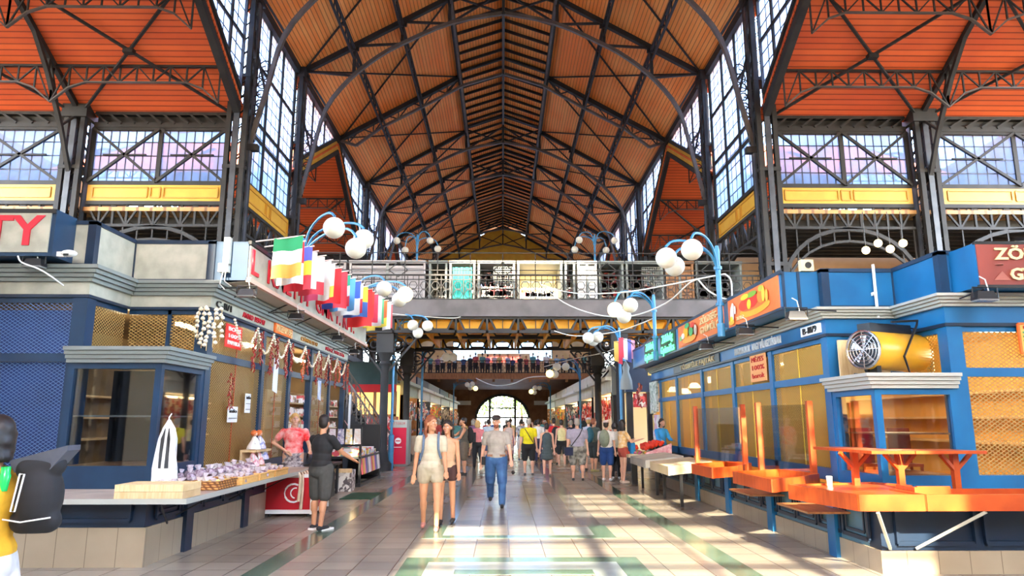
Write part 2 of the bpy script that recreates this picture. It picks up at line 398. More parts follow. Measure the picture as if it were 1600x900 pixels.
# transept wall at Y = 25 (and the same wall of the farther cross aisles) ----
for wy in (25.0, 47.8, 71.0):
    wy += .15
    for s in (-1, 1):
        for xa, xb in ((10.35, 15.35), (16.45, 22.5)):
            w = xb - xa; P = (s * xa, wy, 10.37); U = (s, 0, 0)
            nw += 1
            o = grid_window('window_%d' % nw, P, U, (0, 0, 1), w, 2.15, 16, 4, (0, w / 2, w), ())
            c = M()
            for k in range(2):
                u0, u1 = xa + w * k / 2, xa + w * (k + 1) / 2
                c.bar((s * u0, wy - .12, 10.4), (s * u1, wy - .12, 12.5), .1); c.bar((s * u0, wy - .12, 12.5), (s * u1, wy - .12, 10.4), .1)
                c.bar((s * (u0 + w * .09), wy - .1, 11.45), (s * (u1 - w * .09), wy - .1, 11.45), .06)
            c.build('brace', STEEL, o)
            P2 = (s * xa, wy + .05, 9.68) if s > 0 else (s * xb, wy + .05, 9.68)
            yellow_panel(P2, (1, 0, 0), w, .64)
            b = M(); b.box(s * xa, s * xb, wy - .1, wy + .1, 12.55, 12.75); b.box(s * xa, s * xb, wy - .1, wy + .1, 13.05, 13.3); b.box(s * xa, s * xb, wy + .1, wy + .2, 12.5, 13.3)
            for k in range(10): b.bar((s * (xa + w * k / 10), wy - .1, 12.7), (s * (xa + w * (k + 1) / 10), wy - .1, 13.1), .07)
            # girder with arch below the spandrel
            b.bar((s * xa, wy, 9.6), (s * xb, wy, 9.6), .2, .14); b.bar((s * xa, wy, 8.75), (s * xb, wy, 8.75), .14, .1)
            n = 10
            for k in range(n):
                u0, u1 = xa + w * k / n, xa + w * (k + 1) / n
                b.bar((s * u0, wy, 8.75), (s * u0, wy, 9.6), .08); b.bar((s * u0, wy, 8.75 if k % 2 else 9.6), (s * u1, wy, 9.6 if k % 2 else 8.75), .07)
            arc = [(s * ((xa + xb) / 2 - math.cos(math.pi * t / 14) * w / 2), wy, 6.6 + 2.1 * math.sin(math.pi * t / 14)) for t in range(15)]
            b.poly(arc, .14, .14); arc2 = [(q[0], q[1], q[2] - .45) for q in arc]; b.poly(arc2, .09, .09)
            for q, q2 in zip(arc, arc2): b.bar(q, q2, .05)
            for q in arc[1:-1:2]: b.bar(q, (q[0], wy, 8.75), .05)
            struct('beam', b, STEEL)

# transept / cross aisle roof framing --------------------------------------
def gable_frames(ya, yb, s, near):
    ym = (ya + yb) / 2; zp = ZT + (ym - ya) * .565
    zg = lambda y: zp - abs(y - ym) * .565 - .12
    xs = (XN + .3, 15.9, 21.8)
    for i, x in enumerate(xs[1:]):
        b = M(); b2 = M()
        for sg in (-1, 1):
            if near and sg < 0 : pass
            ye = ym + sg * (yb - ym)
            top = [(s * x, y, zg(y)) for y in [ym + sg * (yb - ym) * k / 8 for k in range(9)]]
            b.poly(top, .16, .18)
            low = []
            for k in range(9):
                y = ym + sg * (yb - ym) * k / 8
                t = k / 8
                low.append((s * x, y, zg(ym) - .9 - (zg(ym) - .9 - 10.2) * t ** 2.6))
            b.poly(low, .14, .14)
            for k in range(0, 8, 2): b.bar(top[k], low[k + 1], .08); b.bar(low[k + 1], top[min(8, k + 2)], .08)
            for k in range(2, 9, 2): b.bar(top[k], low[k], .1)
        struct('roof_truss', b, STEEL)
    for sg in (-1, 1):                 # purlins: lattice girders with arched lower chord between the trusses
        for k in ((1, 2.4, 3.9) if near else (1, 2.6)):
            y = ym + sg * (yb - ym - k * 1.75); z = zg(y)
            b = M(); c = M()
            for xa, xb in ((XN + .3, 15.9), (15.9, 22)):
                w = xb - xa; n = 10
                b.bar((s * xa, y, z), (s * xb, y, z), .09, .08)
                pts = []
                for j in range(n + 1):
                    t = j / n; dz = .62 + .75 * (max(0, abs(t - .5) - .3) / .2) ** 1.8
                    pts.append((s * (xa + w * t), y, z - dz))
                for j in range(n + 1): b.bar((s * (xa + w * j / n), y, z), pts[j], .05)
                for j in range(n): b.bar((s * (xa + w * j / n), y, z) if j % 2 else pts[j], pts[j + 1] if j % 2 else (s * (xa + w * (j + 1) / n), y, z), .045)
                c.poly(pts, .1, .05)
            o = struct('roof_purlin', b, STEEL); c.build('lower_flange', STEEL_LIT, o)
        b = M()                        # crossed wind braces under the boards
        yA, yC = ym + sg * (yb - ym), ym + sg * (yb - ym) * .42
        for xa, xb in ((XN + .3, 15.9), (15.9, 22)):
            b.bar((s * xa, yA, zg(yA) - .1), (s * xb, yC, zg(yC) - .1), .09); b.bar((s * xb, yA, zg(yA) - .1), (s * xa, yC, zg(yC) - .1), .09)
            xm = (xa + xb) / 2; yq = (yA + yC) / 2; b.box(s * xm - .17, s * xm + .17, yq - .12, yq + .12, zg(yq) - .22, zg(yq) - .05)
        struct('roof_brace', b, STEEL)
for i, (ya, yb) in enumerate(WIDE):
    for s in (-1, 1): gable_frames(ya, yb, s, i == 0)

# nave trusses -------------------------------------------------------------
ARCH = [at_y(x, y, 31.5) for x, y in ((488, 240), (509, 171), (547, 123), (592, 88), (635, 65), (707, 35), (784, 21))]
ARCH = [(abs(p.x), p.z) for p in ARCH]
LOWB = [at_y(x, y, 39.6) for x, y in ((531, 219), (556, 227), (595, 199), (659, 167), (723, 133), (784, 115))]
LOWB = [(abs(p.x), p.z) for p in LOWB]
def interp(tab, x):
    t = sorted(tab)
    if x <= t[0][0]: return t[0][1]
    for (a, za), (c, zc) in zip(t, t[1:]):
        if x <= c: return za + (zc - za) * (x - a) / (c - a)
    return t[-1][1]
def truss_a(y):
    b = M(); c = M()
    xs = [9.55, 7.2, 4.92, XL]
    for s in (-1, 1):
        b.bar((s * 9.9, y, zr(9.9) - .15), (s * XL, y, ZL - .15), .22, .24)
        b.bar((s * XL, y, ZL + .2), (0, y, 23.5), .16)
        pts = [(s * a, y, z) for a, z in ARCH]
        # spring from the lower bracket on the column
        pts = [(s * 9.55, y, 11.2), (s * 9.35, y, 12.4)] + pts
        sub = []
        for i in range(len(pts) - 1):
            for k in range(3):
                p0 = Vector(pts[max(i - 1, 0)]); p1 = Vector(pts[i]); p2 = Vector(pts[i + 1]); p3 = Vector(pts[min(i + 2, len(pts) - 1)]); t = k / 3
                sub.append(.5 * ((2 * p1) + (p2 - p0) * t + (2 * p0 - 5 * p1 + 4 * p2 - p3) * t * t + (3 * p1 - p0 - 3 * p2 + p3) * t ** 3))
        sub.append(Vector(pts[-1])); c.poly(sub, .15, .17)
        nodes = [(s * x, y, zr(x) - .15) for x in xs]; lows = [(s * x, y, interp(ARCH, x)) for x in (8.4, 6.55, 4.5, XL)]
        b.bar(nodes[0], lows[0], .1); b.bar(nodes[1], (s * 7.2, y, interp(ARCH, 7.2)), .14); b.bar(nodes[2], (s * 4.92, y, interp(ARCH, 4.92)), .14)
        b.bar(nodes[3], (s * XL, y, interp(ARCH, XL)), .14); b.bar(nodes[0], (s * 7.2, y, interp(ARCH, 7.2)), .1); b.bar(nodes[1], (s * 4.92, y, interp(ARCH, 4.92)), .1)
        b.bar(nodes[2], (s * XL, y, interp(ARCH, XL)), .1)
        b.bar((s * 9.6, y, 16.3), (s * 9.05, y, interp(ARCH, 9.05)), .08)
        b.bar((s * XL, y, interp(ARCH, XL)), (0, y, 22.6), .09); b.bar((s * XL, y, ZL), (0, y, interp(ARCH, 0)), .09)
        for q in (nodes[1], nodes[2]): b.box(q[0] - .2, q[0] + .2, y - .06, y + .06, q[2] - .25, q[2] + .2)
    b.bar((0, y, 23.5), (0, y, interp(ARCH, 0)), .12)
    o = struct('roof_truss', b, STEEL); c.build('arched_rib', STEEL_LIT, o)
    # ornate bracket: scrolls between arch foot and column
    g = M()
    for s in (-1, 1):
        x0 = s * 9.5
        for k in range(9):
            z = 12.0 + k * .38; r = .05 + .02 * k; cx = x0 - s * (.13 + .035 * k)
            g.tube([(cx + r * math.cos(t), y, z + r * math.sin(t)) for t in [j * 2 * math.pi / 10 for j in range(11)]], .025, 5, False)
            g.bar((x0 + s * .1, y, z - .19), (cx, y, z), .03)
        g.box(x0 - s * .35, x0 + s * .1, y - .12, y + .12, 11.6, 11.85)
    g.build('scroll_bracket', STEEL, o, smooth=False)
def truss_b(y):
    b = M(); c = M()
    for s in (-1, 1):
        b.bar((s * 9.9, y, zr(9.9) - .15), (s * XL, y, ZL - .15), .3, .26)
        b.bar((s * XL, y, ZL + .2), (0, y, 23.5), .16)
        low = [(s * x, y, z) for x, z in LOWB]; c.poly(low, .16, .14)
        n = 9
        for k in range(n):
            x0 = 9.2 - (9.2 - XL) * k / n; x1 = 9.2 - (9.2 - XL) * (k + 1) / n
            A = (s * x0, y, zr(x0) - .15); B = (s * x0, y, interp(LOWB, x0)); Cc = (s * x1, y, interp(LOWB, x1)); D = (s * x1, y, zr(x1) - .15)
            b.bar(A, B, .06) if k % 2 == 0 else None
            b.bar(A if k % 2 else B, Cc if k % 2 else D, .06)
        b.bar((s * XL, y, ZL), (s * XL, y, interp(LOWB, XL)), .1)
    b.bar((0, y, 23.5), (0, y, interp(LOWB, 0)), .12)
    o = struct('roof_truss', b, STEEL); c.build('lower_chord', STEEL_LIT, o)
TA = COLS; TB = [(a + b_) / 2 for a, b_ in WIDE]
for y in TA: truss_a(y)
for y in TB: truss_b(y)
frames = sorted(TA + TB)
for x in (-7.2, -4.92, 4.92, 7.2):      # longitudinal lattice purlins
    b = M(); zt = zr(x) - .3
    b.bar((x, 2, zt), (x, YE, zt), .12, .1); b.bar((x, 2, zt - .55), (x, YE, zt - .55), .1, .08)
    y = 2.0; k = 0
    while y < YE - 1.1:
        b.bar((x, y, zt if k % 2 else zt - .55), (x, y + 1.1, zt - .55 if k % 2 else zt), .06); b.bar((x, y, zt), (x, y, zt - .55), .05); y += 1.1; k += 1
    struct('roof_purlin', b, STEEL)
for x in (-XL, XL):
    b = M().bar((x, 2, ZL - .1), (x, YE, ZL - .1), .24, .4); o = struct('roof_purlin', b, STEEL)
    c = M().bar((x * .97, 2, ZL - .45), (x * .97, YE, ZL - .45), .12, .12); c.build('pipe', STEEL_LIT, o)
struct('roof_ridge', M().bar((0, 2, 23.45), (0, YE, 23.45), .16, .2).bar((0, 2, 22.75), (0, YE, 22.75), .1, .1), STEEL_LIT)
b = M(); y = 3.0
while y < YE - .6:
    for s in (-1, 1):
        b.bar((s * XL, y, ZL + .28), (0, y, 23.55), .08, .16)
    y += 1.05
struct('roof_rafters', b, STEEL)
b = M()
for a, c_ in zip(frames, frames[1:]):   # wind braces and eave beams
    if a < 2: continue
    for s in (-1, 1):
        for (xa, xb) in ((9.6, 4.92), (4.92, XL)) if (c_ - a) < 7.5 else ((9.6, 4.92), (9.6, XL)):
            pass
        b.bar((s * 9.6, a, zr(9.6) - .12), (s * XL, c_, ZL - .12), .07); b.bar((s * XL, a, ZL - .12), (s * 9.6, c_, zr(9.6) - .12), .07)
struct('roof_brace', b, STEEL)
for s in (-1, 1):
    struct('beam', M().bar((s * (XN + .1), 2, ZE - .15), (s * (XN + .1), YE, ZE - .15), .35, .45), STEEL)
# ================================================================ BRIDGE, GALLERIES, FAR END
def lattice_rail(b, P, U, w, h, step=.35):
    """cast-iron railing: scrolls between bars"""
    P = Vector(P); U = Vector(U); Z = Vector((0, 0, 1)); n = max(1, int(w / step)); st = w / n
    b.bar(P + Z * h, P + U * w + Z * h, .06); b.bar(P + Z * .06, P + U * w + Z * .06, .05); b.bar(P + Z * h * .82, P + U * w + Z * h * .82, .03)
    for k in range(n + 1): b.bar(P + U * st * k, P + U * st * k + Z * h, .028)
    for k in range(n):
        c = P + U * (st * (k + .5)); r = st * .42
        for cz, rr in ((h * .27, r), (h * .6, r * .9)):
            q = [c + Z * cz + U * (rr * math.cos(t)) + Z * (rr * math.sin(t)) for t in [j * math.pi / 3 for j in range(7)]]
            b.poly(q, .022)
        b.bar(c + Z * h * .82, c + Z * h, .02)
DECK = noisy('grey_deck_fascia', (.07, .062, .065), (.11, .095, .1), 1.5, .6)
OCHP = noisy('ochre_vault_panels', (.95, .5, .03), (.85, .4, .02), 1.2, .55)
bx = 9.5
struct('floor_bridge', M().box(-bx, bx, 25.0, 31.4, 5.42, 5.95).box(-bx, bx, 24.9, 25.05, 5.38, 5.98), DECK)
for y, zt, zb in ((25.1, 5.38, 4.8), (31.3, 5.38, 4.8), (28.2, 5.38, 4.95)):
    b = M(); b.box(-bx, bx, y - .08, y + .08, zt - .08, zt + .02); b.box(-bx, bx, y - .07, y + .07, zb, zb + .1)
    p = M(); n = 17; w = 2 * bx / n
    for k in range(n):
        x = -bx + w * k
        b.box(x - .04, x + .04, y - .07, y + .07, zb, zt)
        b.bar((x + .08, y, zt), (x + w * .3, y, zb + .06), .07); b.bar((x + w - .08, y, zt), (x + w * .7, y, zb + .06), .07)
        b.box(x + w * .28, x + w * .72, y - .06, y + .06, zb + .08, zb + .16)
        if y > 31: # arched infill
            q = [(x + w * .06, y + .1, zt), (x + w * .94, y + .1, zt)] + [(x + w * (.5 + .34 * math.cos(t)), y + .1, zb + .12 + .3 * math.sin(t)) for t in [j * math.pi / 6 for j in range(7)]]
            # split into left, right and crown pieces
            arc = q[2:]
            p.prism([(x + w * .94, y + .1, zb), (x + w * .94, y + .1, zt), arc[2], arc[1], arc[0]], (0, .04, 0))
            p.prism([(x + w * .06, y + .1, zt), (x + w * .06, y + .1, zb), arc[6], arc[5], arc[4]], (0, .04, 0))
            p.prism([(x + w * .94, y + .1, zt), (x + w * .06, y + .1, zt), arc[4], arc[3], arc[2]], (0, .04, 0))
    o = struct('bridge_girder', b, STEEL)
    if y < 26:
        for k in range(n):
            x = -bx + w * k; p.prism([(x + w * .12, y + .35, zt), (x + w * .88, y + .35, zt), (x + w * .68, y + .35, zb + .12), (x + w * .32, y + .35, zb + .12)], (0, .03, 0))
        p.build('ochre_panel', OCHP, o)
    if y > 31: p.build('arched_infill', OCHP, o)
# ochre jack-arch soffits between the girders
b = M(); n = 17; w = 2 * bx / n
for k in range(n):
    x = -bx + w * k; q = [(x + w * (.5 + .47 * math.cos(t)), 25.3, 5.12 + .26 * math.sin(t)) for t in [j * math.pi / 8 for j in range(9)]]
    for a, c in zip(q, q[1:]): b.add([a, c, (c[0], 31.2, c[2]), (a[0], 31.2, a[2])], [(0, 1, 2, 3)])
    b.box(x - .04, x + .04, 25.2, 31.2, 4.85, 5.2)
struct('bridge_soffit', b, OCHP)
for y in (25.3, 31.2):
    for s in (-1, 1):
        b = M(); x = s * 4.2
        b.lathe([(.34, 0), (.34, .25), (.24, .35), (.2, .6), (.15, .7), (.14, 3.6), (.22, 3.7), (.16, 3.8), (.24, 4.0), (.3, 4.1)], (x, y, 0), 14)
        b.box(x - .3, x + .3, y - .2, y + .2, 4.1, 4.85)
        o = struct('column', b, STEEL)
        c = M()
        for d in (-1, 1):
            c.bar((x, y, 3.3), (x + d * 1.2, y, 4.75), .07); c.bar((x, y, 4.75), (x + d * 1.2, y, 4.75), .06)
            for k, (cx, cz, r) in enumerate(((.42, 4.4, .26), (.85, 4.58, .14), (.22, 3.95, .14), (.42, 4.4, .12))):
                c.tube([(x + d * cx + r * math.cos(t), y, cz + r * math.sin(t)) for t in [j * math.pi / 7 for j in range(14)]], .03, 5, False)
        c.build('scroll_bracket', STEEL, o, smooth=False)
for y in (25.0, 31.35):
    b = M(); lattice_rail(b, (-bx, y, 5.95), (1, 0, 0), 2 * bx, .95, .4); struct('railing', b, STEEL)
b = M()
for k in range(17): b.bar((-bx + k * bx / 8, 25.1, 4.9), (-bx + k * bx / 8, 25.1, 7.75), .03)
for z in (7.1, 7.4, 7.75): b.bar((-bx, 25.1, z), (bx, 25.1, z), .03)
for k in range(5):
    cx = -7.6 + k * 3.8; b.poly([(cx - .35, 25.1, 7.1), (cx, 25.1, 7.4), (cx + .35, 25.1, 7.1), (cx, 25.1, 6.85), (cx - .35, 25.1, 7.1)], .03)
struct('safety_fence', b, STEEL)
# bridge stalls
GS = 'souvenir stalls on the gallery bridge'
def goods(b, x0, x1, y, z0, z1, n, rnd, d=.12):
    for _ in range(n):
        x = rnd.uniform(x0, x1); z = rnd.uniform(z0, z1); w = rnd.uniform(.04, .12); h = rnd.uniform(.05, .16)
        b.box(x - w, x + w, y - d, y - .01, z - h, z + h)
MULTI = None
def multi_mat(name, cols, scale=7.0):
    m = mat(name, cols[0], .7); b = m.node_tree.nodes['Principled BSDF']
    tc = N(m, 'ShaderNodeTexCoord'); v = N(m, 'ShaderNodeTexVoronoi', Scale=scale); L(m, tc.outputs['Object'], v.inputs['Vector'])
    sp = N(m, 'ShaderNodeSeparateColor'); L(m, v.outputs['Color'], sp.inputs[0])
    r = N(m, 'ShaderNodeValToRGB'); r.color_ramp.interpolation = 'CONSTANT'
    while len(r.color_ramp.elements) < len(cols): r.color_ramp.elements.new(.5)
    for i, c in enumerate(cols): r.color_ramp.elements[i].position = i / len(cols); r.color_ramp.elements[i].color = (*c, 1)
    L(m, sp.outputs[0], r.inputs[0]); L(m, r.outputs[0], b.inputs['Base Color']); return m
SOUV = multi_mat('mixed_souvenirs', [(.6, .1, .12), (.75, .7, .6), (.1, .08, .1), (.7, .35, .4), (.8, .75, .7), (.15, .2, .4)])
CREAMG = multi_mat('cream_embroidery', [(.75, .68, .5), (.85, .8, .7), (.2, .15, .12), (.5, .45, .3)], 5)
DARKG = multi_mat('dark_trinkets', [(.08, .07, .08), (.3, .28, .28), (.5, .45, .42), (.12, .1, .12), (.65, .6, .58)], 6)
REDG = multi_mat('red_bottles', [(.5, .02, .03), (.7, .08, .08), (.6, .55, .5), (.2, .02, .03)], 6)
TEAL = noisy('turquoise_cloth', (.04, .42, .36), (.06, .5, .44), 1.2, .8)
SHUT = noisy('grey_shutter_slats', (.32, .29, .3), (.42, .39, .4), 1.0, .5)
LIT = mat('warm_shop_light', (1, .85, .5), .5, emit=(1, .72, .35), es=6)
WARMW = mat('lit_cream_panel', (.85, .7, .4), .6)
specs = [(-9.3, -6.1, 'grey slatted shutter stall beside the flags', 'sh'), (-6.0, -3.0, 'grey slatted shutter stall lit by a slanting sunbeam', 'sh'), (-2.9, -2.15, 'narrow stall of cream embroidered linens on the bridge', 'cr'),
         (-2.1, -1.05, 'stall hung with a large turquoise cloth on the bridge', 'te'), (-1.0, .5, 'dark souvenir stall with grey wire panels on the bridge', 'so'), (.55, 2.35, 'warmly lit stall with glowing shelves on the bridge', 'li'),
         (2.4, 2.85, 'small stall of red trinkets squeezed beside white shutters', 're'), (2.9, 3.7, 'white closed shutter stall on the bridge', 'wh'), (3.75, 4.75, 'white shelf stall with red bottles on the bridge', 'rb'),
         (4.8, 6.3, 'dark stall of small souvenirs behind the white globes', 'so'), (6.35, 7.5, 'brown boarded stall on the bridge', 'br'), (7.55, 9.4, 'grey shelf stall of bric-a-brac at the bridge end', 'dk')]
rnd = random.Random(3)
for x0, x1, lab, k in specs:
    o = empty('gallery_stall', ((x0 + x1) / 2, 27.6, 5.95), lab, 'stall', GS)
    y0, y1 = 26.9, 28.6; top = 7.75
    body = {'sh': SHUT, 'wh': WHITE, 'br': WOODB, 'te': GREYL, 'li': GREYL}.get(k, GREYM)
    b = M(); b.box(x0 + .02, x1 - .02, y1 - .08, y1, 5.96, top); b.box(x0 + .02, x0 + .1, y0, y1, 5.96, top); b.box(x1 - .1, x1 - .02, y0, y1, 5.96, top); b.box(x0, x1, y0 - .05, y1, top, top + .12)
    b.build('body', body, o)
    if k in ('sh', 'wh', 'br'):
        b = M(); z = 6.0
        while z < top - .1: b.box(x0 + .12, x1 - .12, y0 + .02, y0 + .06, z, z + .11); z += .13
        b.build('shutter', body, o)
        M().box((x0 + x1) / 2 - .05, (x0 + x1) / 2 + .05, y0 - .02, y0 + .04, 6.0, top).build('post', GREYM, o)
    elif k == 'te':
        b = M(); n = 14
        pts = [(x0 + .15 + (x1 - x0 - .3) * j / n, y0 + .04 * math.sin(j * 1.7)) for j in range(n + 1)]
        for (xa, ya), (xb, yb) in zip(pts, pts[1:]): b.add([(xa, ya, 6.05), (xb, yb, 6.05), (xb, yb, top - .15), (xa, ya, top - .15)], [(0, 1, 2, 3)])
        b.build('hanging_cloth', TEAL, o)
    elif k == 'li':
        M().box(x0 + .15, x1 - .15, y1 - .14, y1 - .09, 6.0, top - .1).build('back_panel', WARMW, o)
        b = M(); [b.box(x0 + .2, x1 - .2, y1 - .4, y1 - .1, z, z + .03) for z in (6.3, 6.65, 7.0, 7.3)]; b.build('shelf', WHITE, o)
        b = M(); [b.box(x0 + .25, x1 - .25, y1 - .34, y1 - .3, z - .05, z - .02) for z in (6.65, 7.0, 7.6)]; b.build('light_strip', LIT, o)
        b = M(); goods(b, x0 + .25, x1 - .25, y1 - .2, 6.1, 6.3, 30, rnd); goods(b, x0 + .25, x1 - .25, y1 - .2, 6.7, 6.8, 20, rnd); b.build('goods', SOUV, o)
    else:
        m = {'so': SOUV, 'cr': CREAMG, 're': REDG, 'rb': REDG, 'dk': DARKG}[k]
        b = M(); [b.box(x0 + .1, x1 - .1, y1 - .5, y1 - .1, z, z + .03) for z in (6.3, 6.65, 7.0, 7.35)]; b.build('shelf', WHITE if k in ('rb', 'cr') else GREYM, o)
        b = M()
        for z in (6.1, 6.45, 6.8, 7.15, 7.5): goods(b, x0 + .15, x1 - .15, y1 - .2, z - .02, z + .04, int((x1 - x0) * 16), rnd, .25)
        b.build('goods', m, o)
        if k == 'so':
            b = M(); xm = (x0 + x1) / 2
            for j in range(9): b.bar((xm - .1 + j * .09, y0, 6.9), (xm - .1 + j * .09, y0, top - .15), .012); b.bar((xm - .1, y0, 6.9 + j * .09), (xm + .62, y0, 6.9 + j * .09), .012)
            b.build('wire_panel', GREYL, o)

# galleries along the hall sides at the level of the bridge, behind the transept wall
for s in (-1, 1):
    struct('floor_gallery', M().box(s * 9.5, s * 24, 25.0, 31.4, 5.42, 5.95), DECK)
    b = M(); lattice_rail(b, (s * 9.9 if s > 0 else -22, 25.4, 5.95), (1, 0, 0), 12.1, .95, .4); struct('railing', b, STEEL)
    struct('wall_gallery', M().box(s * 9.9, s * 24, 31.6, 31.8, 0, 9.3), noisy('aisle_wall', (.4, .22, .1), (.5, .3, .15), .8, .8))
    struct('floor_gallery', M().box(s * 9.5, s * 21, 33, 54.4, 5.42, 5.75), DECK)
    struct('wall_aisle', M().box(s * 21.8, s * 22, 25.3, 77, 0, 14), noisy('ochre_aisle_wall', (.45, .24, .09), (.55, .32, .14), .5, .8))
    b = M()
    for k in range(9): b.box(s * 9.9, s * 21.5, 26 + k * .62 - .05, 26 + k * .62 + .05, 9.0, 9.3)
    struct('ceiling_joists', b, STEEL)
for i, x in enumerate((10.9, 13.6)):
    o = empty('gallery_stall', (x + .8, 27, 5.95), ['white roofed gallery stall behind the dark lattice column', 'grey roofed gallery stall above the blue kiosk roof'][i], 'stall')
    M().box(x, x + 2.3, 26.4, 28.5, 5.96, 7.1).build('body', SHUT, o)
    M().box(x - .1, x + 2.4, 26.2, 28.6, 7.1, 7.2).build('roof', WHITE, o)
    b = M(); goods(b, x + .1, x + 2.2, 26.4, 6.3, 6.9, 40, rnd); b.build('goods', DARKG if i else SOUV, o)

# far end ------------------------------------------------------------------
BRK = noisy('brown_brick_ceiling', (.2, .085, .035), (.28, .13, .06), 1.5, .7)
CRM = noisy('cream_plaster', (.6, .42, .2), (.7, .52, .3), .8, .8)
struct('floor_end_gallery', M().box(-9.6, 9.6, 56, 77.4, 5.05, 5.4), BRK)
struct('trim_1', M().box(-9.6, 9.6, 55.9, 56.05, 4.95, 5.42), WOODB)
b = M(); lattice_rail(b, (-9.5, 56.05, 5.4), (1, 0, 0), 19, 1.0, .45); struct('railing', b, STEEL)
b = M()
for k in range(14): b.box(-9.4 + k * 1.45 - .1, -9.4 + k * 1.45 + .1, 56.2, 56.4, 4.75, 5.05)
struct('corbels', b, WOODB)
# end wall with the arched doorway
arc = [(2.85 * math.cos(t), 77.6, 2.0 + 2.5 * math.sin(t)) for t in [j * math.pi / 16 for j in range(17)]]
b = M(); ya = 77.6
for a, c in zip(arc, arc[1:]): b.prism([a, (a[0], ya, 5.1), (c[0], ya, 5.1), c], (0, .4, 0))
b.box(-10, -2.85, ya, ya + .4, 0, 5.1).box(2.85, 10, ya, ya + .4, 0, 5.1)
struct('wall_end', b, BRK)
struct('wall_end', M().box(-9.9, -5.5, ya, ya + .4, 5.1, 18.3).box(5.5, 9.9, ya, ya + .4, 5.1, 18.3).box(-5.5, 5.5, ya, ya + .4, 5.1, 8.2).box(-5.5, 5.5, ya, ya + .4, 12.5, 18.3), CRM)
struct('wall_gable', M().prism([(-9.9, ya, 18.3), (9.9, ya, 18.3), (XL, ya, ZL), (0, ya, 23.7), (-XL, ya, ZL)], (0, .3, 0)), YEL)
grid_window('window_90', (-5.5, ya + .1, 8.2), (1, 0, 0), (0, 0, 1), 11, 4.3, 22, 9, (0, 3.6, 7.3, 11), (2.1,))
b = M(); b.poly([(x, y - .1, z) for x, y, z in arc], .22, .3); b.box(-1.5, -1.25, ya - .1, ya + .2, 0, 4.2); b.box(1.25, 1.5, ya - .1, ya + .2, 0, 4.2)
b.box(-2.8, 2.8, ya - .1, ya + .2, 2.0, 2.15); b.box(-1.4, 1.4, ya - .1, ya + .2, 3.0, 3.15); b.box(-1.4, 1.4, ya - .12, ya + .2, 3.45, 3.5); b.bar((0, ya, 3.1), (0, ya, 4.4), .06)
for k in range(9): b.bar((-2.4 + k * .6, ya, 3.15 if abs(-2.4 + k * .6) < 1.4 else 2.1), (-2.4 + k * .6, ya, 2.0 + 2.5 * math.sqrt(max(0, 1 - ((-2.4 + k * .6) / 2.85) ** 2))), .05)
o = struct('door_1', b, BLACK)
for x in (-4.2, 4.2):
    o = empty('hanging_sign', (x, 76.9, 3.6), 'small white hanging sign %s the arched exit' % ('to one side of' if x < 0 else 'on the stair side of'), 'sign')
    o['label'] = 'small white hanging sign near the arched exit, beside the %s row of shops' % ('snack bar' if x < 0 else 'butcher')
    M().box(x - .8, x + .8, 76.85, 76.95, 3.4, 3.85).build('board', WHITE, o); M().bar((x - .6, 76.9, 3.85), (x - .6, 76.9, 5.05), .03).bar((x + .6, 76.9, 3.85), (x + .6, 76.9, 5.05), .03).build('hanger', BLACK, o)
NEON = mat('red_neon', (1, .1, .1), .5, emit=(1, .12, .1), es=3)
o = empty('shop_sign', (-.2, 72, 7.6), 'wide ochre sign board with red glowing letters above the upstairs crowd', 'sign')
M().box(-2.6, 2.8, 72, 72.15, 7.2, 8.5).build('board', WARMW, o); text('RESTAURANT', NEON, o, (.1, 71.95, 7.85), (1, 0, 0), (0, 0, 1), .5, 3.4)
M().box(-2.5, -2.4, 72, 72.15, 5.4, 7.2).box(2.6, 2.7, 72, 72.15, 5.4, 7.2).build('post', BLACK, o)

# outside --------------------------------------------------------------------
struct('ground_outside', M().box(-60, 60, 78, 130, -.35, -.1), noisy('pale_pavement', (.5, .48, .42), (.6, .58, .5), .5, .8))
LEAF = noisy('sunlit_leaves', (.2, .32, .04), (.42, .5, .1), 2.0, .8)
for i, (x, y, r) in enumerate(((-3.5, 92, 3.2), (2.5, 95, 3.4), (7, 91, 2.6))):
    o = empty('street_tree', (x, y, -.1), ['leafy green street tree seen through one side of the arched exit', 'bright green street tree in the middle of the arched exit', 'green street tree half hidden behind the exit frame'][i], 'tree')
    M().tube([(x, y, -.1), (x + .1, y, 2), (x, y, 4)], [.2, .15, .1]).build('trunk', WOODB, o)
    b = M(); rr = random.Random(i)
    for _ in range(700):
        a, t, q = rr.uniform(0, 6.28), math.acos(rr.uniform(-1, 1)), r * rr.random() ** .4
        p = Vector((x + q * math.sin(t) * math.cos(a), y + q * math.sin(t) * math.sin(a), 4.6 + q * .75 * math.cos(t)))
        u = Vector((rr.gauss(0, 1), rr.gauss(0, 1), rr.gauss(0, 1))).normalized() * .22; v = u.orthogonal().normalized() * .16
        b.add([p - u, p + v, p + u, p - v], [(0, 1, 2, 3)])
    b.build('crown', LEAF, o)
# neighbouring roofs seen through the transept windows
STONE = noisy('pale_street_facade', (.55, .52, .5), (.66, .62, .58), .4, .8)
for i, (x0, x1, h, y) in enumerate(((-60, -24, 15.8, 60), (24, 58, 15.0, 60))):
    o = empty('neighbouring_building', ((x0 + x1) / 2, y, 0), ['pale long building seen through the windows beside the flags side of the hall', 'pale building with a thin spire seen through the windows above the blue kiosks'][i], 'building')
    M().box(x0, x1, y, y + 12, 0, h).build('wall', STONE, o)
    M().prism([(x0 - .5, y - .5, h), (x0 - .5, y + 12, h), (x0 - .5, y + 6, h + 5)], (x1 - x0 + 1, 0, 0)).build('roof', noisy('slate_blue_roof', (.2, .22, .3), (.28, .3, .38), .5, .7), o)
    if i: M().lathe([(1.0, 0), (1.0, 3), (.7, 3.2), (0, 9)], (50, y - 1, h), 8).build('spire', STONE, o)
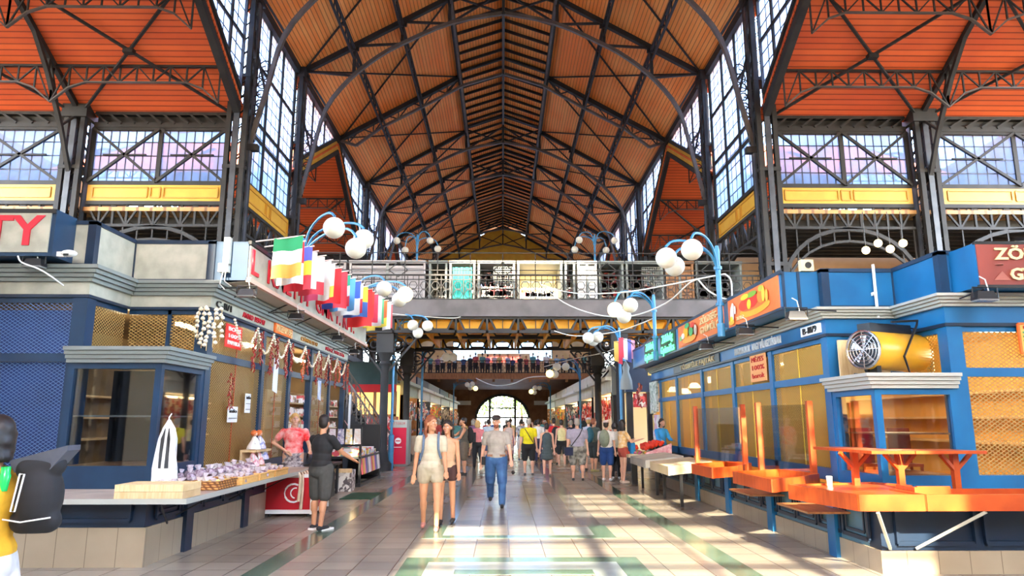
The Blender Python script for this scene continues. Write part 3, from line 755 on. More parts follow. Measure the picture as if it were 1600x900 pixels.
# unseen entrance wall, added to block the sun; open holes shape its patches
b = M(); yf = YB
def hole_wall(b, x0, x1, z0, z1, holes, y, t=.5):
    xs = sorted({x0, x1, *[h[0] for h in holes], *[h[1] for h in holes]}); zs = sorted({z0, z1, *[h[2] for h in holes], *[h[3] for h in holes]})
    for xa, xb in zip(xs, xs[1:]):
        for za, zb in zip(zs, zs[1:]):
            if not any(h[0] <= xa and xb <= h[1] and h[2] <= za and zb <= h[3] for h in holes): b.box(xa, xb, y - t, y, za, zb)
SUN_HOLES = [(-1.5, 4.6, 5.2, 8.35), (.9, 4.3, 8.65, 10.6), (-5.1, -4.3, 11.7, 12.7), (-3.3, -1.5, 20.2, 21.4)]  # placed so the sun falls in patches on floor, kiosk and bridge
hole_wall(b, -10.2, 10.2, 0, 22, SUN_HOLES, yf)
b.box(-26, -10.2, yf - .5, yf, 0, 17).box(10.2, 26, yf - .5, yf, 0, 17)
struct('wall_entrance_sun_mask', b, CRM)
c = M()
for h in SUN_HOLES[:2]:
    n = 5 if h[3] < 9 else 3
    for k in range(1, n): c.bar((h[0] + (h[1] - h[0]) * k / n, yf - .25, h[2]), (h[0] + (h[1] - h[0]) * k / n, yf - .25, h[3]), .1 if k % 2 else .22)
    for k in range(1, 4): c.bar((h[0], yf - .25, h[2] + (h[3] - h[2]) * k / 4), (h[1], yf - .25, h[2] + (h[3] - h[2]) * k / 4), .09)
struct('window_91', c, MUNT)
# ================================================================ THE TWO CORNER KIOSKS
def wire(name, col, scale, thick=.22, rough=.4):
    """expanded metal: diamond grid of strands, open between them"""
    m = bpy.data.materials.new(name); m.use_nodes = True; nt = m.node_tree; b = nt.nodes['Principled BSDF']
    b.inputs['Base Color'].default_value = (*col, 1); b.inputs['Roughness'].default_value = rough
    tc = N(m, 'ShaderNodeTexCoord'); sp = N(m, 'ShaderNodeSeparateXYZ'); L(m, tc.outputs['Object'], sp.inputs[0])
    s = N(m, 'ShaderNodeMath', operation='ADD'); L(m, sp.outputs[0], s.inputs[0]); L(m, sp.outputs[1], s.inputs[1])
    outs = []
    for op in ('ADD', 'SUBTRACT'):
        z = N(m, 'ShaderNodeMath', operation='MULTIPLY'); z.inputs[1].default_value = 1.5; L(m, sp.outputs[2], z.inputs[0])
        a = N(m, 'ShaderNodeMath', operation=op); L(m, s.outputs[0], a.inputs[0]); L(m, z.outputs[0], a.inputs[1])
        k = N(m, 'ShaderNodeMath', operation='MULTIPLY'); k.inputs[1].default_value = scale; L(m, a.outputs[0], k.inputs[0])
        f = N(m, 'ShaderNodeMath', operation='FRACT'); L(m, k.outputs[0], f.inputs[0])
        l = N(m, 'ShaderNodeMath', operation='LESS_THAN'); l.inputs[1].default_value = thick; L(m, f.outputs[0], l.inputs[0]); outs.append(l)
    mx = N(m, 'ShaderNodeMath', operation='MAXIMUM'); L(m, outs[0].outputs[0], mx.inputs[0]); L(m, outs[1].outputs[0], mx.inputs[1])
    L(m, mx.outputs[0], b.inputs['Alpha']); return m
MESHG = wire('gilded_wire_mesh', (.65, .38, .06), 13, .26)
MESHB = wire('pale_wire_mesh', (.1, .2, .42), 13, .15)
MESHD = wire('dark_wire_mesh', (.4, .25, .08), 13, .24)
TARP = noisy('blue_tarpaulin', (.006, .022, .11), (.01, .042, .19), 1.6, .6, 5.0)
CURT = noisy('golden_blind', (.8, .42, .08), (.62, .28, .05), 1.2, .8, 4.0, stretch=(1, 1, 3))
TILE = None
def tile_mat():
    m = mat('beige_plinth_tiles', (.62, .5, .34), .3); b = m.node_tree.nodes['Principled BSDF']
    tc = N(m, 'ShaderNodeTexCoord'); sp = N(m, 'ShaderNodeSeparateXYZ'); L(m, tc.outputs['Object'], sp.inputs[0])
    s = N(m, 'ShaderNodeMath', operation='ADD'); L(m, sp.outputs[0], s.inputs[0]); L(m, sp.outputs[1], s.inputs[1])
    d = N(m, 'ShaderNodeMath', operation='DIVIDE'); d.inputs[1].default_value = .36; L(m, s.outputs[0], d.inputs[0])
    f = N(m, 'ShaderNodeMath', operation='FRACT'); L(m, d.outputs[0], f.inputs[0])
    l = N(m, 'ShaderNodeMath', operation='LESS_THAN'); l.inputs[1].default_value = .025; L(m, f.outputs[0], l.inputs[0])
    n = N(m, 'ShaderNodeTexNoise', Scale=1.5, Detail=4.0); L(m, tc.outputs['Object'], n.inputs['Vector'])
    r = N(m, 'ShaderNodeValToRGB'); r.color_ramp.elements[0].color = (.27, .21, .14, 1); r.color_ramp.elements[1].color = (.42, .34, .24, 1); L(m, n.outputs[0], r.inputs[0])
    x = N(m, 'ShaderNodeMix', data_type='RGBA'); x.inputs[7].default_value = (.16, .12, .08, 1); L(m, l.outputs[0], x.inputs[0]); L(m, r.outputs[0], x.inputs[6]); L(m, x.outputs[2], b.inputs['Base Color']); return m
TILE = tile_mat()
def cornice(b, pts, z0, z1, out, s):
    """stepped moulding along the plan polyline pts (outer face), growing outwards; pts as (x, y) with outward normals to -y / towards the corridor"""
    n = 4
    for k in range(n):
        o_ = out * (k + 1) / n; za = z0 + (z1 - z0) * k / n; zb = z0 + (z1 - z0) * (k + 1) / n
        for (xa, ya), (xb, yb) in zip(pts, pts[1:]):
            if abs(xa - xb) < 1e-6:      # runs along y, faces the corridor
                b.box(xa - s * o_, xa + s * .2, min(ya, yb) - o_, max(ya, yb), za, zb)
            else: b.box(xa + (s * .2 if s * xa > s * xb else -s * o_), xb + (s * .2 if s * xb > s * xa else -s * o_), ya - o_, ya + .2, za, zb)
def kiosk(s, K):
    xm, xf, ym, yf, ye = K['xm'] * s, K['xf'] * s, K['ym'], K['yf'], K['ye']
    zf0, zf1, zc, zp = K['z']; xo = s * 9.2
    o = empty('market_kiosk', (s * 6.5, 14, 0), K['label'], 'kiosk')
    P = POS
    fr, fl, par, corn = K['front'], K['side'], K['parapet'], K['cornice']
    base = K['base']; zpl = K['plinth']; zs = K['sill']; yb = K['yb']; bxx = s * base; be = K['be']
    # plinth and cabinets
    M().box(bxx, xo, yb, yb + .25, 0, zpl).box(bxx, bxx + s * .25, yb + .25, be, 0, zpl).build('plinth', TILE, o)
    M().box(bxx + s * .03, xo, yb + .03, yb + .3, zpl, zs - .02).build('cabinet_front', fr, o)
    b = M(); b.box(bxx + s * .03, bxx + s * .3, yb + .3, be, zpl, zs - .02)
    b.build('cabinet_front', fr if s < 0 else noisy('lit_grey_blue', (.07, .15, .2), (.1, .2, .25), 1.5, .5), o)  # light on the right corridor side is put into its paler blue
    c = M(); y = yb + .25; k = 0
    while y < be - .8:                       # moulded cabinet doors along the corridor
        x = bxx - s * .0
        for (a, d) in ((y, y + .62),):
            q = [(x, a, zpl + .08), (x, d, zpl + .08), (x, d, zs - .08), (x, a, zs - .08)]
            c.poly(q + q[:1], .025, .05)
            q = [(x, a + .09, zpl + .15), (x, d - .09, zpl + .15), (x, d - .09, zs - .15), (x, a + .09, zs - .15)]; c.poly(q + q[:1], .015, .03)
        y += .7
    x = bxx + s * .2
    while abs(x) < 8.2:
        q = [(x, yb, zpl + .08), (x + s * .9, yb, zpl + .08), (x + s * .9, yb, zs - .08), (x, yb, zs - .08)]; c.poly(q + q[:1], .03, .05); x += s * 1.02
    c.build('panel_moulding', BLUED, o)
    b = M()
    for y in [yb + 1.0 + 2.15 * k for k in range(int((be - yb) / 2.15))]: b.box(bxx - s * .05, bxx + s * .1, y, y + .22, 0, zs - .02)
    b.box(bxx + s * 1.9, bxx + s * 2.15, yb - .06, yb + .1, 0, zs - .02)
    each(b, 'cabinet_post', fr if s < 0 else fl, o)
    if be < ye: M().box(xm + s * .03, xm + s * .1, be + .0, ye, 0, zs).build('dado', fr, o)
    # posts
    b = M(); pw = .2
    for (x, y) in ((xf, yf), (xm, ym)): b.box(x - s * .012, x + s * pw, y - .012, y + pw, zs + .004, zf0 - .002)
    each(b, 'corner_post', K['post'], o)
    b = M(); b.box(xo, xf + s * .01, yf + .02, yf + .12, zf0 - .1, zf0); b.box(xf + s * .02, xf + s * .12, yf, ym, zf0 - .1, zf0); b.box(xf, xm, ym + .02, ym + .12, zf0 - .1, zf0); b.box(xm + s * .02, xm + s * .12, ym, ye, zf0 - .1, zf0)
    for y in K['posts'][1:]: b.box(xm, xm + s * .14, y - .08, y + .08, zs, zf0)
    b.box(xm + s * .02, xm + s * .1, ym, ye, K['rail'] - .06, K['rail'] + .06)
    b.box(xo, xf, yf + .02, yf + .1, K['rail2'] - .06, K['rail2'] + .06)
    b.box(xm, xm + s * .14, ym, ye, zs, K['low']); b.box(xo, xf, yf, yf + .14, zs, K['low'])
    b.build('window_frame', fl, o)
    # fascia, cornice, parapet
    pl = [(xo, yf), (xf, yf), (xf, ym), (xm, ym), (xm, ye)]
    def band(b, off, za, zb, t=.12):
        x1, y1, x2, y2 = xf - s * off, yf - off, xm - s * off, ym - off
        b.box(xo, x1, y1, y1 + t, za, zb); b.box(x1, x1 + s * t, y1 + t, y2 + t, za, zb); b.box(x1, x2, y2, y2 + t, za, zb); b.box(x2, x2 + s * t, y2 + t, ye, za, zb)
    b = M(); band(b, .02, zf0, zf1); b.build('fascia', K['fasc'], o)
    b = M(); band(b, .035, zf0 - .03, zf0 + .015, .14); b.build('fascia_bead', BLUED, o)
    b = M(); n = 4
    for k in range(n): band(b, .04 + .045 * (k + 1), zf1 + (zc - zf1) * k / n, zf1 + (zc - zf1) * (k + .93) / n, .3)
    b.build('cornice', corn, o)
    b = M(); band(b, .0, zc, zp); b.build('parapet', par, o)
    b = M(); band(b, .02, zp - .05, zp + .01, .16); band(b, .01, zc, zc + .05, .14)
    for (x, y) in ((xf, yf), (xf, ym), (xm, ym)): b.box(x - s * .02, x + s * .1, y - .02, y + .1, zc, zp)
    b.build('parapet_trim', K['trim'], o)
    M().box(xf, xo, yf + .1, ye, zc - .05, zc).box(xm, xf, ym + .1, ye, zc - .05, zc).build('roof', GREYM, o)
    # interior
    b = M(); b.box(xo, xo - s * .1, yf, ye, 0, zf1); b.box(xm, xo, ye - .1, ye, 0, zf1); b.box(xm + s * .1, xo, yf + 2.6, yf + 2.7, 0, zf1) if 0 else None
    b.build('interior_wall', K['inner'], o)
    M().box(xm + s * .1, xo, ym + .1, ye, zf1 - .06, zf1 - .02).box(xf + s * .1, xo, yf + .1, ym + .2, zf1 - .06, zf1 - .02).build('interior_ceiling', K['inner'], o)
    b = M()
    for y in (ym + 1.2, ym + 4.5, ym + 8): b.box(xm + s * 1.0, xm + s * 1.1, y, y + 1.3, zf0 - .12, zf0 - .06)
    each(b, 'tube_lamp', LIT, o)
    for z in (1.3, 1.75, 2.2): M().box(xo - s * .5, xo - s * .1, yf + .3, ye - .2, z, z + .04).build('shelf', WOODP, o)
    # mesh windows on the corridor side
    for i in range(len(K['posts']) - 1):
        y0, y1 = K['posts'][i] + .1, K['posts'][i + 1] - .08
        if i in K.get('open', ()): continue

        b = M(); b.box(xm + s * .05, xm + s * .055, y0, y1, K['low'], zf0 - .1); f = b.build('wire_mesh', K['mesh'], o)
        if K.get('blind') and i < K['blind']: M().box(xm + s * .22, xm + s * .24, y0, y1, K['low'] - .1, zf0 - .1).build('blind', CURT, o)
        M().box(xm + s * .03, xm + s * .04, (y0 + y1) / 2 - .012, (y0 + y1) / 2 + .012, K['low'], zf0 - .1).build('glazing_bar', K['bar'], o)
    # notch windows above the bay
    zb = K['bay'][3]
    for nm, bb in (('a', M().box(xf + s * .05, xf + s * .055, yf + .2, ym, zb, zf0 - .1)), ('b', M().box(xf, xm + s * .2, ym + .05, ym + .055, zb, zf0 - .1))): bb.build('wire_mesh', K['mesh'], o)
    M().box((xf + xm) / 2 - .03, (xf + xm) / 2 + .03, ym + .02, ym + .1, zb, zf0).build('mullion', fl, o)
    # front windows
    for a, c_ in ((K['low'], K['rail2'] - .06), (K['rail2'] + .06, zf0 - .1)):
        M().box(xf + s * .2, xo, yf + .05, yf + .055, a, c_).build('wire_mesh', K['fmesh'], o)
        if K.get('tarp'): M().box(xf + s * .15, xo, yf + .12, yf + .14, a, c_ - (.1 if a > 1.5 else 0)).build('tarpaulin', TARP, o)
    # bay (glazed show case in the notch)
    z0, z1, z2, z3 = K['bay']; xa, xb = xf + s * 0, xm; yb0 = yf - K.get('bayout', .1)
    b = M(); t = .09
    b.box(xa, xb, yb0, yb0 + t, z1, z2); b.box(xb, xb + s * t, yb0 + t, ym, z1, z2)            # head
    b.box(xa, xb, yb0, yb0 + t, zs, z0); b.box(xb, xb + s * t, yb0 + t, ym, zs, z0)            # apron
    for x in (xa, xb): b.box(x, x + s * (t if x == xb else -t), yb0, yb0 + t, z0, z1)
    b.box(xb, xb + s * t, ym - .12, ym, z0, z1)
    b.build('show_case_frame', K['bayfr'], o)
    b = M()
    for k in range(4):
        u = .03 + .035 * (k + 1); za = z2 + (z3 - z2) * k / 4; b.box(xa, xb - s * u, yb0 - u, ym, za, z2 + (z3 - z2) * (k + .95) / 4)
    b.build('show_case_cornice', corn if s < 0 else GREYL, o)
    M().box(xa - s * t, xb + s * t, yb0 + .04, yb0 + .05, z0, z1).box(xb + s * .04, xb + s * .05, yb0 + t, ym - .1, z0, z1).build('show_case_glass', glass('kiosk_glass', (.8, .83, .85), .05), o)
    if s < 0: M().box(xa, xb - .12, ym - .25, ym - .2, z0, z1 + .05).build('show_case_back', mat('dark_back', (.012, .012, .016), .3), o)
    M().box(xa, xb + s * .1, yb0 + .1, ym, z0 - .03, z0).build('show_case_floor', WOODB, o)
    M().box(xa, xb + s * .1, yb0 + .1, ym, (z0 + z1) / 2, (z0 + z1) / 2 + .02).build('show_case_shelf', WOODB if s > 0 else GREYM, o)
    return o
KL = kiosk(-1, dict(label='cream and blue corner kiosk with red KMETTY signs and hanging garlic', xm=4.75, xf=6.05, ym=11.35, yf=10.2, ye=21.6, z=(3.5, 3.7, 3.93, 4.62), base=4.25, be=13.2, yb=8.84, plinth=.45, sill=.8,
    front=BLUED, side=BLUE, post=BLUE, parapet=MARB, cornice=GREYM, fasc=MARB, trim=BLUED, inner=noisy('left_interior', (.12, .08, .045), (.2, .13, .06), 1.5, .8), posts=(11.35, 14.1, 15.9, 17.7, 19.6, 21.5), rail=2.75, rail2=2.6, low=.95,
    open=(2, 4), mesh=MESHD, fmesh=MESHB, bar=WOODO, tarp=True, bay=(1.1, 2.42, 2.5, 2.72), bayfr=BLUE, bayout=.28))
KR = kiosk(1, dict(label='bright blue corner kiosk with golden mesh windows and orange trays', xm=4.95, xf=6.05, ym=10.63, yf=9.45, ye=23.4, z=(3.0, 3.24, 3.4, 4.02), base=4.3, be=19.0, yb=8.35, plinth=.25, sill=.82,
    front=BLUED, side=BLUEL, post=BLUEL, parapet=BLUEL, cornice=GREYL, fasc=BLUEL, trim=BLUE, inner=GOLD, posts=(10.63, 13.0, 15.2, 17.6, 20.2, 22.3), rail=2.35, rail2=2.35, low=1.0,
    mesh=MESHG, fmesh=MESHD, bar=mat('yellow_bar', (.9, .6, .05), .5), blind=3, bay=(1.0, 2.05, 2.13, 2.33), bayfr=BLUEL, bayout=.05))
for s, k in ((-1, KL), (1, KR)):
    for y, e_ in ((13, 60 if s > 0 else 14), (19, 60)):
        l = bpy.data.lights.new('kiosk_lamp', 'POINT'); l.energy = e_; l.color = (1, .78, .45); l.shadow_soft_size = .3
        lo = bpy.data.objects.new('kiosk_lamp', l); COL.objects.link(lo); lo.location = (s * 7, y, 2.9)
l = bpy.data.lights.new('kiosk_lamp', 'POINT'); l.energy = 40; l.color = (1, .78, .45); l.shadow_soft_size = .3
lo = bpy.data.objects.new('kiosk_lamp', l); COL.objects.link(lo); lo.location = (7.6, 10.6, 2.6)

REDL = mat('red_letters', (.6, .01, .03), .5)
# -- left sign boxes
def sign_box(o, x0, x1, y0, y1, z0, z1, body, face, facem, name='sign_box'):
    b = M().box(x0, x1, y0, y1, z0, z1); p = b.build(name, body, o)
    return p
p = sign_box(KL, -4.2, -4.75, 11.67 - .3, 21.6, 3.97, 4.62, BLUE, 'x', MARB)
M().box(-4.185, -4.2, 11.42, 21.5, 4.02, 4.57).build('sign_face', MARB, KL)
b = M(); b.box(-4.16, -4.21, 11.37, 21.6, 4.58, 4.64); b.build('sign_edge', BLACK, KL)
b = M(); b.box(-4.14, -4.21, 11.37, 21.6, 3.94, 4.01); b.build('sign_edge', mat('rosy_trim', (.6, .38, .3), .5), KL)
text('L  KMETTY  GMK T. KFT.', REDL, KL, (-4.17, 15.6, 4.29), (0, 1, 0), (0, 0, 1), .42, 8.2, bold=.004)
# front sign box with ...TY
M().box(-6.34, -10.2, 9.72, 10.2, 3.98, 4.66).build('sign_box', BLUE, KL)
M().box(-6.4, -10.2, 9.7, 9.72, 4.03, 4.6).build('sign_face', MARB, KL)
M().box(-6.34, -10.2, 9.69, 9.72, 4.6, 4.66).build('sign_edge', BLACK, KL)
text('KMETTY', REDL, KL, (-7.78, 9.69, 4.32), (1, 0, 0), (0, 0, 1), .42, 2.55, bold=.012)
ORG = mat('orange_sign', (.85, .16, .02), .5); CRL = mat('cream_letters', (.8, .6, .3), .5); WHL = mat('white_letters', (.85, .85, .82), .5)
text('C-II/1', BLACK, KL, (-4.71, 11.85, 3.6), (0, 1, 0), (0, 0, 1), .11, .65)
text('ANNO 1934-97', REDL, KL, (-4.71, 13.3, 3.6), (0, 1, 0), (0, 0, 1), .1, 1.2)
M().box(-4.69, -4.75, 14.5, 15.7, 3.5, 3.71).build('sign_panel', ORG, KL)
text('M\u00daZEUM BEJ.', CRL, KL, (-4.68, 15.1, 3.6), (0, 1, 0), (0, 0, 1), .14, 1.1)
text('CS\u00c1RDA 93-97', mat('ochre_letters', (.6, .25, .04), .5), KL, (-4.71, 17.2, 3.6), (0, 1, 0), (0, 0, 1), .09, 1.5)
text('P\u00c9NZ V\u00c1LT\u00c1S', REDL, KL, (-4.71, 19.9, 3.6), (0, 1, 0), (0, 0, 1), .09, 2.2)
# brackets under the sign
b = M()
for k in range(6): b.bar((-4.72, 12 + k * 1.8, 3.75), (-4.2, 12 + k * 1.8, 3.99), .02)
each(b, 'sign_bracket', BLACK, KL)
M().prism([(-4.72, 11.45, 3.93), (-4.72, 21.6, 3.93), (-4.2, 21.6, 3.975), (-4.2, 11.45, 3.975)], (0, 0, -.01)).build('sign_soffit', noisy('sign_soffit', (.4, .4, .36), (.5, .48, .4), 1.0, .6), KL)
# -- right sign boxes
M().box(4.34, 4.95, 10.75, 23.4, 3.42, 4.0).build('sign_box', BLUEL, KR)
b = M(); b.box(4.32, 4.36, 10.7, 23.4, 3.96, 4.02); b.box(4.32, 4.36, 10.7, 23.4, 3.4, 3.44); b.box(4.36, 4.4, 10.72, 10.76, 3.42, 4.0); b.box(4.6, 4.64, 10.72, 10.76, 3.42, 4.0); b.build('sign_edge', BLUE, KR)
ORS = noisy('orange_painted_sign', (.75, .16, .03), (.85, .22, .06), 1.5, .5)
M().box(4.325, 4.34, 10.8, 13.3, 3.44, 3.97).build('sign_face', ORS, KR)
M().box(4.325, 4.34, 13.6, 17.2, 3.44, 3.97).build('sign_face', ORS, KR)
M().box(4.325, 4.34, 17.5, 19.2, 3.44, 3.97).box(4.325, 4.34, 19.6, 21.4, 3.44, 3.97).build('sign_face', mat('dark_sign', (.01, .05, .02), .5), KR)
GRN = mat('green_neon', (.1, .9, .3), .5, emit=(.1, .9, .3), es=1.0)
text('Z\u00f6lds\u00e9g\nGy\u00fcm\u00f6lcs', GRN, KR, (4.31, 18.35, 3.7), (0, -1, 0), (0, 0, 1), .2, 1.5, bold=.004)
text('Z\u00f6lds\u00e9g\nGy\u00fcm\u00f6lcs', GRN, KR, (4.31, 20.5, 3.7), (0, -1, 0), (0, 0, 1), .2, 1.6, bold=.004)
text('Z\u00d6LDS\u00c9G-\n  GY\u00dcM\u00d6LCS', CRL, KR, (4.31, 14.55, 3.72), (0, -1, 0), (0, 0, 1), .14, 1.5, bold=.003)
text('Z\u00d6LD', CRL, KR, (4.31, 12.6, 3.54), (0, -1, 0), (0, 0, 1), .07, .4)
# painted vegetables on the signs (flat painted boards)
NB = [0]
def blob(x, cy, cz, ry, rz, col, name='painted_fruit', n=14, ph=0, k=0.0):
    NB[0] += 1; x -= .0015 * NB[0]
    c = M(); c.prism([(x, cy + ry * math.cos(t) * (1 + k * math.sin(3 * t + ph)), cz + rz * math.sin(t) * (1 + k * math.cos(2 * t))) for t in [2 * math.pi * j / n for j in range(n)]], (.001, 0, 0))
    return c.build(name, mat(name + '_%02x%02x%02x' % tuple(int(v * 99) for v in col), col, .5), KR)
X = 4.318
blob(X, 11.9, 3.6, .75, .11, (.85, .4, .03), 'painted_basket'); blob(X, 11.9, 3.68, .66, .09, (.7, .16, .03), 'painted_basket')
for cy, cz, ry, rz, col in ((12.35, 3.74, .3, .1, (.8, .05, .02)), (11.95, 3.75, .28, .12, (.85, .03, .02)), (11.5, 3.76, .2, .12, (.8, .25, .03)), (12.1, 3.71, .1, .09, (.9, .6, .03)), (11.95, 3.86, .25, .05, (.2, .4, .03)),
                            (12.3, 3.87, .2, .05, (.9, .6, .03)), (11.4, 3.78, .07, .14, (.9, .55, .05)), (11.25, 3.72, .06, .1, (.85, .45, .05)), (11.5, 3.88, .1, .05, (.5, .5, .05))):
    blob(X - .004, cy, cz, ry, rz, col)
for cy, cz, ry, rz in ((13.0, 3.66, .1, .17), (12.95, 3.8, .07, .07), (12.82, 3.72, .05, .08)): blob(X - .003, cy, cz, ry, rz, (.85, .83, .75), 'painted_hen')
blob(X, 13.05, 3.52, .16, .05, (.85, .5, .05)); blob(X - .003, 13.02, 3.58, .07, .05, (.9, .7, .05))
blob(X, 16.1, 3.56, .6, .08, (.85, .35, .04), 'painted_basket')
for cy, cz, ry, rz, col in ((15.9, 3.72, .18, .12, (.05, .35, .1)), (16.35, 3.74, .22, .13, (.9, .45, .02)), (15.75, 3.84, .2, .06, (.7, .05, .03)), (16.6, 3.68, .16, .07, (.8, .7, .6)), (16.2, 3.88, .2, .06, (.05, .4, .15)), (15.5, 3.7, .12, .12, (.5, .4, .3)), (16.8, 3.64, .1, .06, (.2, .5, .15))): blob(X - .004, cy, cz, ry, rz, col)
# front red-brown sign
RB = noisy('red_brown_sign', (.2, .03, .02), (.28, .045, .03), 1.5, .5)
M().box(6.19, 10, 8.9, 9.45, 3.42, 4.0).build('sign_box', BLUEL, KR); M().box(6.2, 10, 8.885, 8.9, 3.43, 3.99).build('sign_face', RB, KR)
M().box(6.18, 10, 8.88, 8.92, 3.98, 4.02).box(6.18, 10, 8.88, 8.92, 3.4, 3.44).build('sign_edge', BLACK, KR)
text('Z\u00d6LDS\u00c9G', CRL, KR, (7.0, 8.87, 3.84), (1, 0, 0), (0, 0, 1), .15, 1.15, bold=.006)
text('GY\u00dcM\u00d6LCS', CRL, KR, (7.22, 8.87, 3.57), (1, 0, 0), (0, 0, 1), .15, 1.25, bold=.006)
blob2 = M(); blob2.lathe([(0, 0), (.05, .0), (.05, .01)], (6.47, 8.88, 3.7), 8); blob2.prism([(6.38, 8.875, 3.5), (6.6, 8.875, 3.5), (6.5, 8.875, 3.62)], (0, .005, 0)); blob2.build('painted_emblem', mat('emblem_brown', (.35, .1, .07), .5), KR)
# fascia writing
text('FINOM BOROK  NAGY V\u00c1LASZT\u00c9KBAN', WHL, KR, (4.92, 13.6, 3.12), (0, -1, 0), (0, 0, 1), .13, 2.5, bold=.003)
M().box(4.9, 4.93, 10.75, 11.45, 3.05, 3.2).build('sign_plate', WHL, KR); text('B-III/9', BLACK, KR, (4.895, 11.1, 3.12), (0, -1, 0), (0, 0, 1), .1, .5)
M().box(4.9, 4.93, 15.9, 20.2, 3.02, 3.22).build('sign_plate', mat('dark_band', (.06, .07, .08), .4), KR)
text('T\u00d6BBF\u00c9LE FAJT\u00c1K', CRL, KR, (4.89, 17.8, 3.12), (0, -1, 0), (0, 0, 1), .12, 3.2, bold=.003)
# posters on the windows
def poster(x, y0, y1, z0, z1, m, lab, lines=(), lm=None, s=1, rot=0):
    o = empty('poster', (x, (y0 + y1) / 2, (z0 + z1) / 2), lab, 'poster')
    M().box(x, x + .012, y0, y1, z0, z1).build('sheet', m, o)
    for i, t in enumerate(lines):
        text(t, lm, o, (x - s * .004 if s > 0 else x + .016, (y0 + y1) / 2, z1 - (z1 - z0) * (i + .7) / (len(lines) + .4)), (0, -s, 0), (0, 0, 1), (z1 - z0) / (len(lines) + 1) * .7, (y1 - y0) * .75)
    return o
poster(4.93, 13.15, 14.0, 2.45, 2.98, mat('orange_paper', (.9, .42, .15), .6), 'orange poster reading KING borok on the golden mesh window', ('M\u00c9ZES', '100%', 'borok'), mat('dark_red_ink', (.55, .03, .02), .6))['label'] = 'orange poster with dark red lettering on the golden mesh window'
poster(-4.73, 12.0, 12.75, 2.95, 3.35, mat('red_paper', (.8, .03, .02), .6), 'red poster with white lines behind the garlic strings', ('BORS', '100%', 'PAPRIKA'), WHL, s=-1)
poster(-4.73, 12.35, 12.8, 1.68, 1.95, WHITE, 'white tilted notice on the mesh window above the sausages', ('info', '-----'), BLACK, s=-1)
poster(-4.73, 13.15, 13.42, 1.85, 2.2, WHITE, 'small upright white notice beside the post of the mesh window', ('info', '-----', '----'), BLACK, s=-1)
o = empty('price_board', (7.9, 9.45, 2.75), 'orange price list with green and red rows hung on the mesh', 'sign')
M().box(7.0, 7.42, 9.4, 9.43, 2.6, 3.0).build('sheet', mat('yellow_paper', (.85, .5, .12), .6), o)
b = M(); b.poly([(7.0, 9.4, 2.6), (7.42, 9.4, 2.6), (7.42, 9.4, 3.0), (7.0, 9.4, 3.0), (7.0, 9.4, 2.6)], .03); b.build('frame', ORG, o)
for i in range(5): M().box(7.05, 7.18, 9.39, 9.4, 2.65 + i * .055, 2.675 + i * .055).build('printed_line', mat('green_ink', (.1, .35, .1), .6), o); M().box(7.24, 7.37, 9.39, 9.4, 2.65 + i * .055, 2.675 + i * .055).build('printed_line', mat('dark_red_ink', (.55, .03, .02), .6), o)
text('PAPRIKA', mat('dark_red_ink', (.55, .03, .02), .6), o, (7.21, 9.385, 2.95), (1, 0, 0), (0, 0, 1), .04, .3)
# ================================================================ COUNTERS, TRAYS, GOODS
CTR = noisy('worn_counter_board', (.42, .33, .26), (.55, .45, .36), 3.0, .45, 5.0)
o = empty('counter_top', (-4.4, 9.2, .8), 'long worn counter board running round the corner of the cream kiosk', 'counter')
b = M(); b.box(-8.8, -3.69, 8.57, 9.9, .77, .8); b.box(-4.72, -3.69, 9.9, 14.6, .77, .8); b.build('board', CTR, o)
b = M(); b.box(-8.8, -3.67, 8.55, 8.58, .75, .81); b.box(-3.7, -3.67, 8.58, 14.6, .75, .81); b.build('edge_strip', GREYL, o)
b = M()
for x in (-4.0, -6.2): b.bar((x, 8.62, .76), (x, 8.84, .5), .018)
for y in (9.6, 11.4, 13.0): b.bar((-3.75, y, .76), (-4.24, y, .5), .018)
each(b, 'bracket', BLACK, o)
PALW = noisy('pale_crate_wood', (.72, .5, .24), (.85, .66, .36), 5.0, .55, 5.0, stretch=(8, 1, 1))
for i, (z, lab) in enumerate(((.802, 'lower wooden slatted crate on the kiosk counter'), (.885, 'upper wooden slatted crate stacked on the kiosk counter'))):
    o = empty('wooden_crate', (-3.95, 8.8, z), lab, 'crate', 'two flat crates on the counter')
    x0, x1, y0, y1 = -4.55, -3.75, 8.62, 9.12
    b = M(); b.box(x0, x1, y0, y0 + .02, z, z + .08); b.box(x0, x1, y1 - .02, y1, z, z + .08); b.box(x0, x0 + .02, y0 + .02, y1 - .02, z, z + .08); b.box(x1 - .02, x1, y0 + .02, y1 - .02, z, z + .08)
    b.build('side', PALW if i else WOODP, o)
    b = M()
    for k in range(6): b.box(x0 + .022, x1 - .022, y0 + .025 + k * .077, y0 + .09 + k * .077, z + .062, z + .075)
    b.build('slats', PALW, o)
